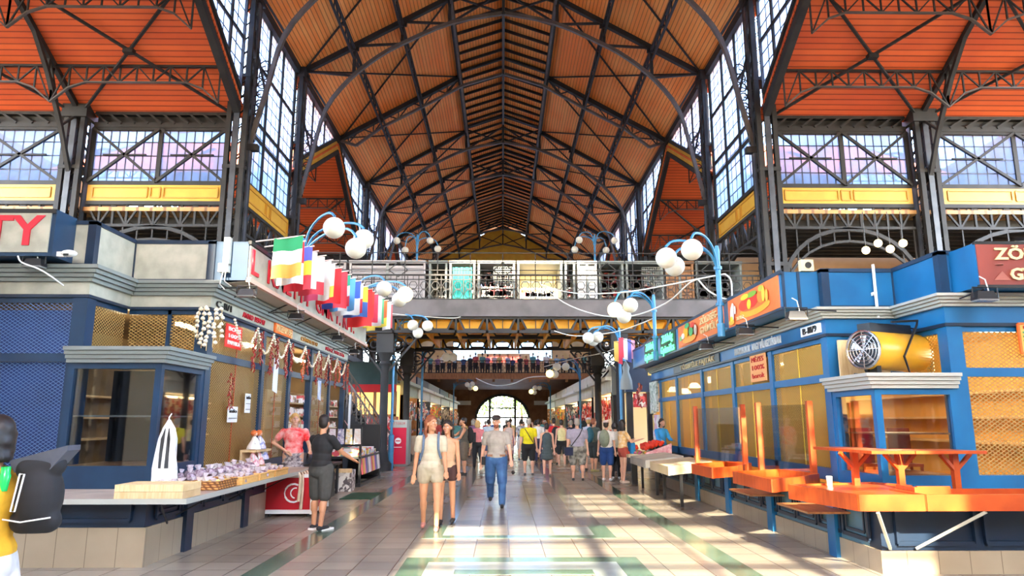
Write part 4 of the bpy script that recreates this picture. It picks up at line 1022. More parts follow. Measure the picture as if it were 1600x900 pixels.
# wicker baskets with cellophane packets
def wicker_mat():
    m = mat('wicker', (.5, .2, .06), .6); b = m.node_tree.nodes['Principled BSDF']
    tc = N(m, 'ShaderNodeTexCoord'); w = N(m, 'ShaderNodeTexWave', Scale=9.0, Distortion=1.0); w.bands_direction = 'Z'; L(m, tc.outputs['Object'], w.inputs['Vector'])
    w2 = N(m, 'ShaderNodeTexWave', Scale=7.0); w2.bands_direction = 'DIAGONAL'; L(m, tc.outputs['Object'], w2.inputs['Vector'])
    mu = N(m, 'ShaderNodeMath', operation='MULTIPLY'); L(m, w.outputs[1], mu.inputs[0]); L(m, w2.outputs[1], mu.inputs[1])
    r = N(m, 'ShaderNodeValToRGB'); r.color_ramp.elements[0].color = (.2, .07, .02, 1); r.color_ramp.elements[1].color = (.75, .36, .1, 1); r.color_ramp.elements[1].position = .6; L(m, mu.outputs[0], r.inputs[0])
    L(m, r.outputs[0], b.inputs['Base Color']); bp = N(m, 'ShaderNodeBump', Strength=.8, Distance=.02); L(m, mu.outputs[0], bp.inputs['Height']); L(m, bp.outputs[0], b.inputs['Normal']); return m
WICK = wicker_mat(); WICKP = noisy('pale_wicker', (.75, .4, .1), (.85, .52, .18), 30, .6)
bsp = [(-4.35, 9.45, 'reddish wicker basket of yellow pastries behind the wooden crates'), (-3.95, 10.0, 'wicker basket of yellow sweets at the counter corner'), (-3.9, 10.75, 'pale wicker basket of packets on the counter edge, after the corner basket'),
       (-3.9, 11.5, 'pale wicker basket of brown rolls halfway along the counter'), (-3.9, 12.25, 'pale wicker basket near the freezer end of the counter')]
def basket(x, y, lab, m):
    o = empty('wicker_basket', (x, y, .802), lab, 'basket')
    w, l, h = .2, .33, .1; b = M()
    for (x0, x1, y0, y1) in ((-w, w, -l, -l + .02), (-w, w, l - .02, l), (-w, -w + .02, -l + .02, l - .02), (w - .02, w, -l + .02, l - .02), (-w + .02, w - .02, -l + .02, l - .02)):
        b.box(x + x0, x + x1, y + y0, y + y1, .803, .803 + (h if (x1 - x0) < .1 or (y1 - y0) < .1 else .02))
    b.build('woven_body', m, o)
    c = M(); c.tube([(x - w, y - l, .905), (x + w, y - l, .905), (x + w, y + l, .905), (x - w, y + l, .905), (x - w, y - l, .905)], .014, 6); c.build('rim', m, o, smooth=False); return o
for i, (x, y, lab) in enumerate(bsp):
    if i == 0:
        o = basket(x, y, lab, WICK)
    else: basket(x, y, lab, WICK if i == 1 else WICKP)
CELLO = mat('cellophane', (.75, .68, .74), .12, spec=.8); PUR = noisy('purple_wrapped', (.14, .05, .11), (.6, .5, .56), 22, .2); YPK = noisy('yellow_sweets', (.75, .5, .12), (.85, .68, .3), 12, .35); BRP = noisy('brown_packet', (.3, .1, .06), (.6, .42, .36), 14, .25); WHP = noisy('white_packet', (.6, .58, .55), (.85, .82, .85), 14, .2)
def packet_proto(m, w, l, h, nm='gift_packet'):
    b = M(); n = 8
    prof = [(0, 0), (.9, .02), (1, .35), (.8, .8), (.35, 1.0), (0, 1.02)]
    b.lathe([(r, z * h) for r, z in prof], (0, 0, 0), n, (w, l)); o = b.build(nm, m)
    t = M(); t.lathe([(.012, h * .95), (.03, h * 1.25), (.045, h * 1.6), (0, h * 1.45)], (0, 0, 0), 6); t.build('twist', CELLO, o)
    return o
protos = [packet_proto(PUR, .1, .07, .09), packet_proto(YPK, .055, .1, .07), packet_proto(BRP, .085, .07, .08), packet_proto(WHP, .1, .065, .1)]
rnd = random.Random(11)
PG = 'cellophane packets heaped on the counter'
names = ['purple wrapped cellophane packet', 'yellow pastry packet', 'brown sausage packet', 'white cellophane packet']
used = [0, 0, 0, 0]
def put_packet(k, x, y, z, where):
    if used[k] == 0: o = protos[k]; used[k] = 1
    else: o = copy_tree(protos[k])
    o.location = (x, y, z); o.rotation_euler = (rnd.uniform(-.25, .25), rnd.uniform(-.25, .25), rnd.uniform(0, 3)); s = rnd.uniform(.85, 1.2); o.scale = (s, s, s)
    POS[o.name] = Vector((x, y, z)); tag(o, names[k] + ' ' + where, 'packet', PG + ', ' + where)
for x, y, lab in bsp:
    for i in range(9):
        k = 1 if y < 10.5 else rnd.choice((2, 0))
        put_packet(k, x + (i % 3 - 1) * .115, y - .22 + (i // 3) * .21, .83 + rnd.uniform(0, .01), {9.45: 'in the basket behind the crates', 10.0: 'in the corner basket', 10.75: 'in the pale basket after the corner', 11.5: 'in the middle pale basket', 12.25: 'in the basket nearest the freezer'}[y])
for i in range(8):
    for j in range(4):
        x = -4.6 + j * .16; y = 10.15 + i * .33 + rnd.uniform(-.04, .04)
        if j > 1 and False: continue
        if j == 3: continue
        put_packet(rnd.choice((0, 0, 3, 2)), x, y, .81, 'in the heap against the kiosk window')
        if j < 2: put_packet(rnd.choice((0, 3, 0)), x + .05, y + .15, .9, 'in the heap against the kiosk window')
# lace dress in the bay corner
LACE = noisy('white_lace', (.6, .6, .58), (.85, .85, .82), 16, .8)
o = empty('lace_dress', (-4.28, 10.05, .8), 'white tiered lace dress hung beside the glass show case', 'dress')
b = M(); n = 24; prof = [(.02, .8), (.05, .76), (.1, .7), (.145, .58), (.165, .42), (.19, .25), (.2, .02)]
vs = []; 
for r, z in prof:
    for j in range(n):
        t = 2 * math.pi * j / n; rr = r * (1 + .12 * math.sin(5 * t + z * 9)); vs.append((-4.5 + rr * math.cos(t) * .8, 9.86 + rr * math.sin(t) * .6 - .12, .8 + z * 1.15))
b.add(vs, [(i * n + j, i * n + (j + 1) % n, (i + 1) * n + (j + 1) % n, (i + 1) * n + j) for i in range(len(prof) - 1) for j in range(n)]); b.sm = True; b.build('skirt', LACE, o)
b = M()
for t0 in (-1.75, -1.15):
    row = []
    for r, z in prof[2:-1]:
        for dt in (-.17, .17):
            t = t0 + dt * (1 if z < .65 else .3); rr = r * (1 + .12 * math.sin(5 * t + z * 9)) + .008; row.append((-4.5 + rr * math.cos(t) * .8, 9.74 + rr * math.sin(t) * .6, .8 + z * 1.15))
    b.add(row, [(2 * k, 2 * k + 1, 2 * k + 3, 2 * k + 2) for k in range(len(row) // 2 - 1)])
b.build('dark_insert', BLACK, o); M().tube([(-4.5, 9.74, 1.6), (-4.5, 9.74, 1.75), (-4.47, 9.74, 1.8)], .01, 6).build('hanger', CHROME, o)
# dolls
DG = 'folk dolls at the kiosk window'
SKIN = mat('skin_light', (.72, .42, .28), .5); HAIRO = mat('red_doll_hair', (.65, .16, .04), .8)
for i, (dx, dz, c, lab) in enumerate(((0, 0, (.6, .1, .2), 'lower doll in pink dress beside the sausages heap'), (.2, .02, (.75, .1, .1), 'lower doll in red dress beside the blue post'), (.02, .3, (.8, .78, .75), 'upper doll with orange hair and white dress'), (.22, .3, (.1, .15, .5), 'upper doll with blue sleeves by the post'), (.36, .1, (.1, .2, .6), 'small doll in blue trimmed dress nearest the saleswoman'))):
    x, y, z = -4.5, 13.1 + dx * 1.4, .9 + dz + .0
    o = empty('folk_doll', (x, y, z), lab, 'doll', DG)
    M().lathe([(.13, 0), (.12, .05), (.05, .17), (.045, .2), (.02, .23)], (x, y, z), 12).build('dress', noisy('doll_dress_%d' % i, c, (.85, .8, .78), 18, .8), o)
    M().sph((x, y, z + .27), .05, 10, 8).build('head', SKIN, o)
    M().sph((x - .015, y, z + .285), .06, 10, 8, (1, 1.1, .95)).build('hair', HAIRO, o)
    M().tube([(x + .02, y - .05, z + .19), (x + .06, y - .12, z + .1)], .015, 6).tube([(x + .02, y + .05, z + .19), (x + .06, y + .12, z + .1)], .015, 6).build('sleeves', WHITE, o)
M().box(-4.7, -4.3, 12.9, 13.9, .8, .9).build('doll_shelf', WOODP); tag(bpy.data.objects['doll_shelf'], 'low wooden riser under the folk dolls', 'riser')
M().box(-4.7, -4.4, 13.0, 13.8, 1.15, 1.19).box(-4.7, -4.66, 13.0, 13.8, .9, 1.15).build('doll_stand', WOODP); tag(bpy.data.objects['doll_stand'], 'small step shelf carrying the upper dolls', 'shelf')

# garlic and pepper strings
GAR = noisy('garlic_skin', (.72, .62, .45), (.85, .78, .62), 20, .6); PEP = noisy('dried_paprika', (.22, .02, .015), (.42, .04, .03), 20, .35); PEPL = noisy('bright_paprika', (.55, .08, .03), (.7, .18, .08), 20, .35)
def strand(name, pts, m, r, lab, cat, group, step=None, jit=.3):
    step = step or r * 1.7; pts = [Vector(p) for p in pts]; o_ = empty(name, pts[0], lab, cat, group)
    b = M(); rr = random.Random(len(lab) * 7 + int(pts[0].y * 10))
    for a, c in zip(pts, pts[1:]):
        n = max(1, int((c - a).length / step))
        for k in range(n):
            p = a + (c - a) * (k / n) + Vector((rr.uniform(-1, 1), rr.uniform(-1, 1), rr.uniform(-.5, .5))) * r * jit
            if m is GAR: b.lathe([(0, -r * .8), (r * .9, -r * .3), (r * .8, r * .35), (r * .2, r * .9)], p, 7)
            else:
                q = Vector((rr.uniform(-1, 1), rr.uniform(-1, 1), -1.2)).normalized() * r * 3; b.tube([p, p + q * .6, p + q], [r * .75, r * .55, r * .1], 5)
    b.build('bulbs' if m is GAR else 'pods', m, o_); M().tube(pts, .006, 4).build('cord', WOODP, o_); return o_
xg = -4.62
for i, (y, l, dx) in enumerate(((11.26, .5, -.26), (11.25, .64, -.18), (11.26, .68, -.1), (11.3, .62, -.02), (11.45, .5, .03))):
    for q in (0,):
        strand('garlic_string', [(xg + dx, y, 3.48), (xg + dx, y, 3.48 - l)], GAR, .042, 'long white garlic string in the bunch at the kiosk corner, %s' % ['outermost', 'second from the corner', 'third from the corner', 'fourth from the corner', 'beside the red poster'][i], 'garlic string', 'garlic strings at the kiosk corner', jit=.8)
ys = [12.0, 13.15, 14.1, 15.1, 16.4, 17.6, 18.6, 19.6, 20.7]
for i, (a, c) in enumerate(zip(ys, ys[1:])):
    pts = [(xg + .04, a + (c - a) * t, 3.4 - .42 * math.sin(math.pi * t)) for t in [k / 10 for k in range(11)]]
    strand('garlic_garland', pts, GAR, .03, 'garlic garland swag under the kiosk fascia, %s' % ['at the corner', 'second from the corner', 'third from the corner', 'fourth from the corner', 'fifth from the corner', 'sixth from the corner', 'seventh from the corner', 'at the staircase end'][i], 'garlic garland', 'garlic swags under the fascia', jit=.3)
for i, y in enumerate(ys[1:]):
    for k in range(2):
        strand('paprika_string', [(xg + .02 + .05 * k, y + .22 * k - .05, 3.36), (xg + .02 + .05 * k, y + .22 * k - .05, 3.36 - (.75 if k == 0 else .6))], PEPL if (i == 3 and k == 0) or (i == 6 and k) else PEP, .022,
               '%s dried paprika string hanging at %s' % ('longer' if k == 0 else 'shorter', ['the first garlic swag post', 'the second swag post', 'the third swag post', 'the fourth swag post', 'the fifth swag post', 'the sixth swag post', 'the seventh swag post', 'the staircase end'][i]), 'paprika string', 'dried paprika strings on the kiosk', step=.02, jit=1.2)
strand('paprika_string', [(-4.68, 12.3, 2.5), (-4.68, 12.3, 1.9)], PEP, .02, 'dried paprika bunch hanging inside the lower mesh window', 'paprika string', None, .02, 1.5)
# white hanging bag strip and textile strips beside posts
for i, (y, z0, z1, lab) in enumerate(((14.25, 2.3, 2.95, 'long white printed cloth hanging from the post beside the open counter'), (17.75, 2.25, 2.7, 'blue white cloth hanging beside the shelf opening'), (21.4, 1.5, 2.5, 'striped cloth hanging at the staircase end of the kiosk'))):
    b = M(); b.prism([(-4.6, y, z0), (-4.6, y + .28, z0 - .05), (-4.6, y + .28, z1), (-4.6, y, z1)], (.012, 0, 0)); o = empty('hanging_cloth', (-4.6, y, z1), lab, 'cloth'); b.build('cloth', WHITE if i != 1 else noisy('pale_blue_cloth', (.35, .42, .6), (.7, .72, .8), 6, .8), o)
    M().bar((-4.75, y + .14, z1), (-4.58, y + .14, z1), .015).build('hook', BLACK, o)
# freezer
RED = mat('freezer_red', (.5, .01, .02), .35); o = empty('chest_freezer', (-3.87, 13.9, 0), 'red and white chest freezer with a white C emblem at the counter end', 'freezer')
x0, x1, y0, y1 = -4.3, -3.45, 13.28, 14.5
M().box(x0, x1, y0, y1, .06, .74).build('body', RED, o)
b = M()
for x in (x0, x1):
    for y in (y0, y1): b.box(x - .02, x + .02, y - .02, y + .02, .05, .74)
b.box(x0, x1, y0 - .015, y0 + .02, .06, .13); b.box(x1 - .02, x1 + .015, y0, y1, .06, .13); b.box(x0, x1, y0 - .015, y0 + .02, .69, .75); b.box(x1 - .02, x1 + .015, y0, y1, .69, .75)
each(b, 'white_trim', WHITE, o)
c = M(); c.poly([(-3.78 + .16 * math.cos(t), y0 - .012, .42 + .16 * math.sin(t)) for t in [math.radians(60 + 24 * k) for k in range(11)]], .012, .03); c.poly([(-3.74 + .09 * math.cos(t), y0 - .012, .42 + .09 * math.sin(t)) for t in [math.radians(80 + 20 * k) for k in range(10)]], .012, .02); c.build('c_emblem', WHITE, o)
b = M()
for x in (x0 + .08, x1 - .08):
    for y in (y0 + .1, y1 - .1): b.lathe([(.03, 0), (.03, .06)], (x, y, 0), 8)
b.build('casters', BLACK, o)
# handles / straps hanging from the counter end
for i in range(6):
    y = 13.0 + i * .17; o = empty('hanging_belt', (-3.62, y, .78), 'pale leather belt hanging from the counter end above the freezer', 'belt', 'belts hanging at the counter end')
    b = M(); z1 = .3 - .03 * (i % 3) - (.12 if i == 1 else 0); b.tube([(-3.62, y, .8), (-3.6, y, .74), (-3.6, y + .02, .5), (-3.61, y, z1)], [.02, .022, .026, .03], 7); b.build('strap', noisy('pale_leather', (.6, .45, .3), (.75, .62, .45), 6, .5), o)
    M().tube([(-3.64, y, .775), (-3.6, y + .0, .8), (-3.57, y, .76)], .012, 6).build('buckle', CHROME, o)
o = empty('backpack_display', (-3.55, 14.3, .8), 'black handbag display hanging beside the freezer', 'bag')
M().prism([(-3.42, 14.0, .25), (-3.42, 14.5, .25), (-3.42, 14.45, .72), (-3.42, 14.05, .72)], (.1, 0, 0)).build('body', BLACK, o)
M().tube([(-3.37, 14.1, .72), (-3.37, 14.15, .8), (-3.37, 14.35, .8), (-3.37, 14.4, .72)], .012, 6).build('strap', BLACK, o)
# souvenir shelves in the open bay and the booth counter beyond
o = empty('souvenir_rack', (-4.6, 16.6, 0), 'crowded souvenir shelves filling the open bay behind the saleswoman', 'rack')
b = M(); [b.box(-5.3, -4.9, 15.95, 21.3, z, z + .03) for z in (.9, 1.2, 1.5, 1.8, 2.1)]; b.box(-5.3, -5.25, 15.95, 21.3, 0, 2.4); b.build('shelf', WOODP, o)
b = M(); rr = random.Random(5)
for _ in range(420):
    y = rr.uniform(16, 21.2); z = rr.choice((.93, 1.23, 1.53, 1.83, 2.13)); w = rr.uniform(.03, .07); b.box(-5.2, -4.9 + rr.uniform(-.05, .05), y - w, y + w, z, z + rr.uniform(.06, .2))
tag(b.build('trinkets', multi_mat('shelf_trinkets', [(.6, .1, .1), (.8, .75, .7), (.2, .12, .08), (.75, .7, .6), (.5, .3, .2), (.85, .8, .8)], 9), o), kind='stuff')
# textile stand
o = empty('textile_stand', (-4.2, 20.2, 0), 'stand of folded towels and hanging printed shopping bags beside the staircase', 'stand')
M().box(-4.7, -3.75, 19.2, 22.2, .72, .78).build('table_top', BLACK, o)
b = M(); [b.box(x, x + .06, y, y + .06, 0, 1.55) for x in (-4.7, -3.8) for y in (19.2, 22.14)]; b.box(-4.72, -3.72, 19.15, 22.25, 0, .1); b.box(-4.7, -3.74, 22.1, 22.2, .1, 1.6); b.build('frame', BLACK, o)
TEXC = [(.7, .12, .15), (.85, .8, .78), (.15, .12, .4), (.75, .5, .1), (.6, .55, .55), (.3, .3, .32), (.8, .3, .3)]
for i in range(14):
    c = TEXC[(i * 3) % 7]; y = 19.3 + i * .2
    M().prism([(-3.72, y, .3), (-3.72, y + .15, .32), (-3.78, y + .15, .8), (-3.78, y, .8)], (.02, 0, 0)).build('hanging_towel', mat('textile_%d' % ((i * 3) % 7), c, .8), o)
for i in range(4):
    x = -4.6 + i * .22; M().prism([(x, 19.15, 1.1), (x + .19, 19.15, 1.1), (x + .17, 19.15, 1.5), (x + .02, 19.15, 1.5)], (0, -.03, 0)).build('printed_bag', noisy('bag_print_%d' % i, [(.7, .5, .55), (.15, .12, .35), (.8, .55, .1), (.75, .6, .5)][i], (.85, .82, .8), 14, .7), o)
b = M(); rr = random.Random(8)
for i in range(16): y = 19.3 + i * .17; b.box(-4.6, -3.85, y, y + .15, .78, .78 + rr.uniform(.08, .2))
b.build('folded_cloths', multi_mat('folded_textiles', [(.7, .1, .12), (.85, .82, .8), (.8, .6, .1), (.2, .35, .3), (.75, .7, .72)], 8), o)
o = empty('cardboard_box', (-3.95, 18.2, 0), 'open box with a dark printed pattern on the floor by the textile stand', 'box')
M().box(-4.2, -3.72, 17.95, 18.45, 0, .5).build('carton', multi_mat('printed_carton', [(.1, .08, .08), (.55, .5, .45), (.2, .16, .15), (.7, .66, .6)], 12), o); M().box(-4.22, -3.7, 17.93, 17.95, .45, .55).build('flap', WOODP, o)
M().box(-4.45, -3.9, 14.9, 17.7, .68, .74).box(-4.4, -4.3, 15, 15.1, 0, .68).box(-4.0, -3.95, 17.5, 17.6, 0, .68).box(-4.4, -4.35, 17.5, 17.6, 0, .68).build('display_table', BLACK); tag(bpy.data.objects['display_table'], 'low dark display table in front of the souvenir bay', 'table')
tag(M().box(-3.6, -2.9, 16.2, 17.6, 0.001, .015).build('door_mat', noisy('green_mat', (.015, .06, .03), (.02, .09, .05), 8, .9)), 'dark green floor mat behind the man in the black shirt', 'mat')

# ---- right side trays
def tray(name, pts, z0, z1, lab, floor_z, extra=None, group='orange display trays'):
    c = sum((Vector(p) for p in pts), Vector((0, 0))) / len(pts); o = empty(name, (c.x, c.y, z0), lab, 'tray', group)
    n = len(pts); b = M()
    b.prism([(p[0], p[1], floor_z - .02) for p in pts], (0, 0, .02)); b.build('tray_floor', WOODO, o)
    for i in range(n):
        a, d = pts[i], pts[(i + 1) % n]; M().bar((a[0], a[1], (z0 + z1) / 2), (d[0], d[1], (z0 + z1) / 2), .025, z1 - z0).build('board', WOODO, o)
    return o
tray('display_tray', [(3.5, 8.85), (3.75, 7.65), (4.45, 7.65), (4.45, 8.3), (4.95, 8.75), (4.7, 9.2)], .77, .94, 'big flat orange tray at the corner, covered with a smooth board', .92)
t = tray('display_tray', [(4.47, 7.65), (7.3, 7.65), (7.3, 8.28), (4.47, 8.28)], .77, .94, 'long orange trough in front of the navy kiosk front', .79)
M().box(6.05, 6.08, 7.66, 8.27, .79, .94).build('divider', WOODO, t); M().box(4.5, 4.53, 7.9, 8.27, .79, .99).box(4.53, 4.9, 7.9, 7.93, .79, 1.0).build('small_box', WOODO, t)
M().bar((3.95, 7.66, .76), (4.4, 8.33, .28), .03).build('steel_brace', GREYL, t); M().bar((5.1, 7.66, .76), (4.7, 8.33, .28), .03).build('steel_brace', GREYL, t)
M().box(4.47, 7.3, 8.28, 8.34, .79, .83).box(4.4, 8.9, 8.37, 9.4, .8, .83).build('sill_board', WOODB, t)
tray('display_tray', [(3.5, 10.95), (3.54, 9.5), (4.1, 9.95), (4.62, 10.55), (4.4, 11.5)], .78, .95, 'orange tray with a raised rim below the glass guard nearest the corner', .84)
tray('display_tray', [(3.4, 12.95), (3.43, 11.8), (4.0, 12.3), (4.55, 13.2), (4.3, 13.8)], .78, .95, 'small orange tray below the farther glass guard', .84)
GUARD = glass('guard_glass', (.82, .84, .84), .06)
for i, (a, c, lab) in enumerate((((4.22, 11.75), (4.64, 10.75), 'clear glass guard between orange posts nearest the corner'), ((3.95, 14.6), (4.35, 12.9), 'clear glass guard between orange posts, farther down the kiosk'))):
    o = empty('glass_guard', (a[0], a[1], .84), lab, 'glass guard', 'glass guards on the trays')
    for q in (a, c): M().box(q[0] - .04, q[0] + .04, q[1] - .04, q[1] + .04, .84, 2.0).build('post', WOODO, o)
    M().prism([(a[0], a[1], .95), (c[0], c[1], .95), (c[0], c[1], 1.95), (a[0], a[1], 1.95)], (.01, .004, 0)).build('pane', GUARD, o)
PAPER = noisy('beige_paper_cover', (.6, .48, .28), (.72, .6, .4), 1.5, .8)
for i, (y0, y1, lab) in enumerate(((14.6, 16.4, 'tray covered with beige paper after the orange trays'), (16.9, 18.9, 'grey beige covered tray beside the fruit stall'))):
    o = empty('covered_tray', (3.9, (y0 + y1) / 2, .7), lab, 'tray')
    M().prism([(3.35, y0, .62), (3.35, y0, .8), (4.25, y0, .9), (4.25, y0, .72)], (0, y1 - y0, 0)).build('paper_cover', PAPER if i == 0 else noisy('grey_cover', (.4, .38, .33), (.5, .47, .4), 2, .8), o)
    each(M().box(3.6, 3.66, y0 + .1, y0 + .16, 0, .68).box(3.6, 3.66, y1 - .16, y1 - .1, 0, .68), 'leg', BLACK, o)
for i, y in enumerate((8.95, 11.0)):
    M().box(3.75, 4.28, y, y + 1.0, .58, .605).build('folding_shelf', WOODB); o = bpy.data.objects['folding_shelf' if i == 0 else 'folding_shelf.001']
    tag(o, 'thin brown folding shelf under %s' % ('the big corner tray' if i == 0 else 'the second orange tray'), 'shelf', 'folding shelves under the trays')
tag(M().lathe([(.028, 0), (.035, .12), (.036, .12), (.03, .005), (0, .005)], (3.98, 8.8, .92), 12).build('paper_cup', WHITE), 'white paper cup standing on the big orange tray', 'cup')
# high orange table
o = empty('bar_table', (4.6, 8.8, .93), 'high orange wooden table standing on the tray in front of the show case', 'table')
M().prism([(4.16, 9.6, 1.33), (4.22, 8.2, 1.33), (4.72, 8.2, 1.33), (4.66, 9.3, 1.33), (4.5, 9.6, 1.33)], (0, 0, .035)).prism([(4.73, 8.2, 1.33), (5.55, 8.2, 1.33), (5.45, 8.75, 1.33), (4.71, 8.75, 1.33)], (0, 0, .035)).build('table_top', WOODO, o)
for x, y, zb in ((4.38, 8.95, .92), (4.72, 8.55, .92), (5.35, 8.5, .83)):
    M().box(x - .035, x + .035, y - .035, y + .035, zb, 1.33).build('leg', WOODO, o)
    for d in ((-.22, -.1), (.2, 0)): M().bar((x, y, 1.12), (x + d[0], y + d[1], 1.32), .04).build('brace', WOODO, o)
# bar stools and shelves inside the show case
for i, x in enumerate((5.3, 5.85)):
    o = empty('bar_stool', (x, 10.4, 0), 'dark red bar stool seen through the show case glass, %s' % ('nearer the corridor' if i == 0 else 'nearer the front wall'), 'stool', 'stools behind the glass')
    M().box(x - .16, x + .16, 10.25, 10.55, 1.06, 1.1).build('seat', WOODO, o)
    for dx in (-.14, .14):
        for dy in (-.13, .13): M().box(x + dx - .015, x + dx + .015, 10.4 + dy - .015, 10.4 + dy + .015, .0 if False else 1.0, 1.06).build('leg', WOODO, o)
    M().box(x - .16, x + .16, 10.53, 10.56, 1.1, 1.6).build('backrest', WOODO, o)
    bpy.data.objects[o.name].location.z = 0
# pendant lamps inside the right kiosk
for i, (px_, py_) in enumerate(((1052, 612), (1085, 606), (1109, 598), (1041, 616), (1070, 615))):
    p = at_x(px_, py_, 5.5 + .3 * (i % 2)); o = empty('pendant_lamp', p, 'glowing dome pendant lamp inside the kiosk, %s' % ['second from the garlands', 'in the middle window', 'half hidden by the blue post', 'nearest the garlands', 'behind the thin mullion'][i], 'lamp', 'dome lamps inside the blue kiosk')
    M().lathe([(.0, .16), (.08, .15), (.16, .08), (.2, 0)], p, 16).build('shade', mat('glowing_shade', (1, .9, .6), .5, emit=(1, .85, .5), es=2.5), o); M().bar(p + Vector((0, 0, .15)), (p.x, p.y, 3.15), .012).build('cord', BLACK, o)
# heater
o = empty('space_heater', (5.4, 9.9, 2.34), 'yellow barrel space heater with round steel grille on the show case roof', 'heater')
A = at_y(1350, 540, 9.75); B_ = at_y(1436, 533, 10.25); A.z = B_.z = 2.68; ax = (B_ - A).normalized(); up = Vector((0, 0, 1)); sd = ax.cross(up)
HY = noisy('heater_yellow', (.8, .42, .02), (.7, .34, .02), 3, .35)
b = M(); b.tube([A, A + ax * .02, B_ - ax * .1, B_ - ax * .02, B_], [.26, .27, .27, .22, .12], 28); b.build('barrel', HY, o)
b = M()
for r in (.26, .21, .16, .11, .06): b.tube([A - ax * .03 + (up * math.sin(t) + sd * math.cos(t)) * r for t in [2 * math.pi * j / 24 for j in range(25)]], .007 if r < .26 else .018, 5, False)
for k in range(8): t = k * math.pi / 4; b.bar(A - ax * .03, A - ax * .03 + (up * math.sin(t) + sd * math.cos(t)) * .26, .01)
b.build('grille', CHROME, o); b = M(); b.tube([A - ax * .005, A + ax * .004], .25, 24); b.build('dark_mouth', BLACK, o)
b = M()
for k in range(5): t = k * 1.2566; b.prism([A - ax * .012, A - ax * .012 + (up * math.sin(t) + sd * math.cos(t)) * .2, A - ax * .02 + (up * math.sin(t + .5) + sd * math.cos(t + .5)) * .2], ax * .004)
b.build('fan_blades', CHROME, o)
q = [A + up * .25 + ax * .02, B_ + up * .25 - ax * .3]
M().prism([q[0] - sd * .1 - up * .02, q[1] - sd * .1 - up * .02, q[1] - sd * .1 + up * .13, q[0] - sd * .1 + up * .12], sd * .2).build('control_box', BLACK, o)
c = M(); sgn = -1
for s_ in (-.29, .29): c.tube([A + ax * .12 + sd * s_ - up * .32, A + ax * .5 + sd * s_ - up * .33, A + ax * .42 + sd * s_ - up * .1, A + ax * .75 + sd * s_ + up * .35, A + ax * .78 + sd * s_ + up * .42, A + ax * .3 + sd * s_ * .8 + up * .38], .016, 7)
c.build('tubular_frame', BLACK, o); b = M(); b.box(A.x + .1, A.x + .16, A.y - .1, A.y + .1, 2.345, 2.45); b.tube([A + ax * .5 - sd * .33 - up * .22, A + ax * .5 - sd * .28 - up * .22], .12, 14); b.build('wheel_and_foot', RUBBER, o)
P1 = B_ + ax * .1 + Vector((0, -.1, -.02)); b = M(); b.tube([P1 + up * .14, P1 - up * .02], [.05, .06], 10); b.build('white_socket', WHITE, o); M().tube([P1 - up * .02, P1 - up * .1], .055, 10).build('red_ring', RED, o); M().tube([P1 - up * .1, P1 - up * .3], .05, 10).build('grey_plug', GREYL, o); M().tube([P1 + up * .14, P1 + up * .35 - ax * .15, P1 + up * .36 - ax * .35], .012, 6).build('cable', BLACK, o)
# plywood panel behind heater
M().box(5.05, 6.0, 10.5, 10.54, 2.34, 2.9).build('plywood_panel', PALW, KR)
# ================================================================ FAR STALLS, STAIRS, LAMPS, FLAGS, CABLES
rr = random.Random(21)
CREAMW = noisy('cream_stall_fascia', (.62, .6, .5), (.75, .74, .64), 2, .5); SAGE = noisy('sage_stall_fascia', (.3, .36, .26), (.4, .45, .34), 2, .5)
MEATG = multi_mat('hanging_red_goods', [(.6, .03, .03), (.75, .1, .08), (.8, .7, .6), (.3, .03, .03), (.7, .3, .3)], 7)
FRUIT = multi_mat('fruit_crates', [(.7, .35, .04), (.2, .4, .06), (.7, .06, .04), (.75, .6, .1), (.4, .1, .2)], 9)
CLOTH = multi_mat('hanging_clothes', [(.15, .15, .25), (.7, .65, .6), (.1, .1, .1), (.6, .2, .2), (.25, .4, .5)], 5)
rows = [(-1, 33, 38.6, SAGE, WOODB, CLOTH, 'sage green fronted snack stall beside the bridge column'), (-1, 39.2, 45, CREAMW, BLUED, SOUV, 'cream fronted stall second along the snack row'), (-1, 45.6, 53, CREAMW, GREYM, FRUIT, 'cream fronted fruit stall third along the snack row'),
        (-1, 53.6, 62, GREYL, BLUE, DARKG, 'grey fronted stall near the far gallery, snack row'), (-1, 62.6, 73, CREAMW, WOODB, SOUV, 'last pale stall of the snack row before the arched exit'),
        (1, 30, 36, CREAMW, WHITE, MEATG, 'white lit butcher stall with rows of red meat'), (1, 36.6, 43, CREAMW, BLUE, MEATG, 'second white lit stall with red strings after the butcher'), (1, 43.6, 52, WHITE, BLUED, CLOTH, 'white fronted stall with hanging blue clothes'),
        (1, 52.6, 62, CREAMW, GREYM, FRUIT, 'pale fruit stall near the far gallery, butcher row'), (1, 62.6, 73, SAGE, WOODB, DARKG, 'last stall of the butcher row before the arched exit')]
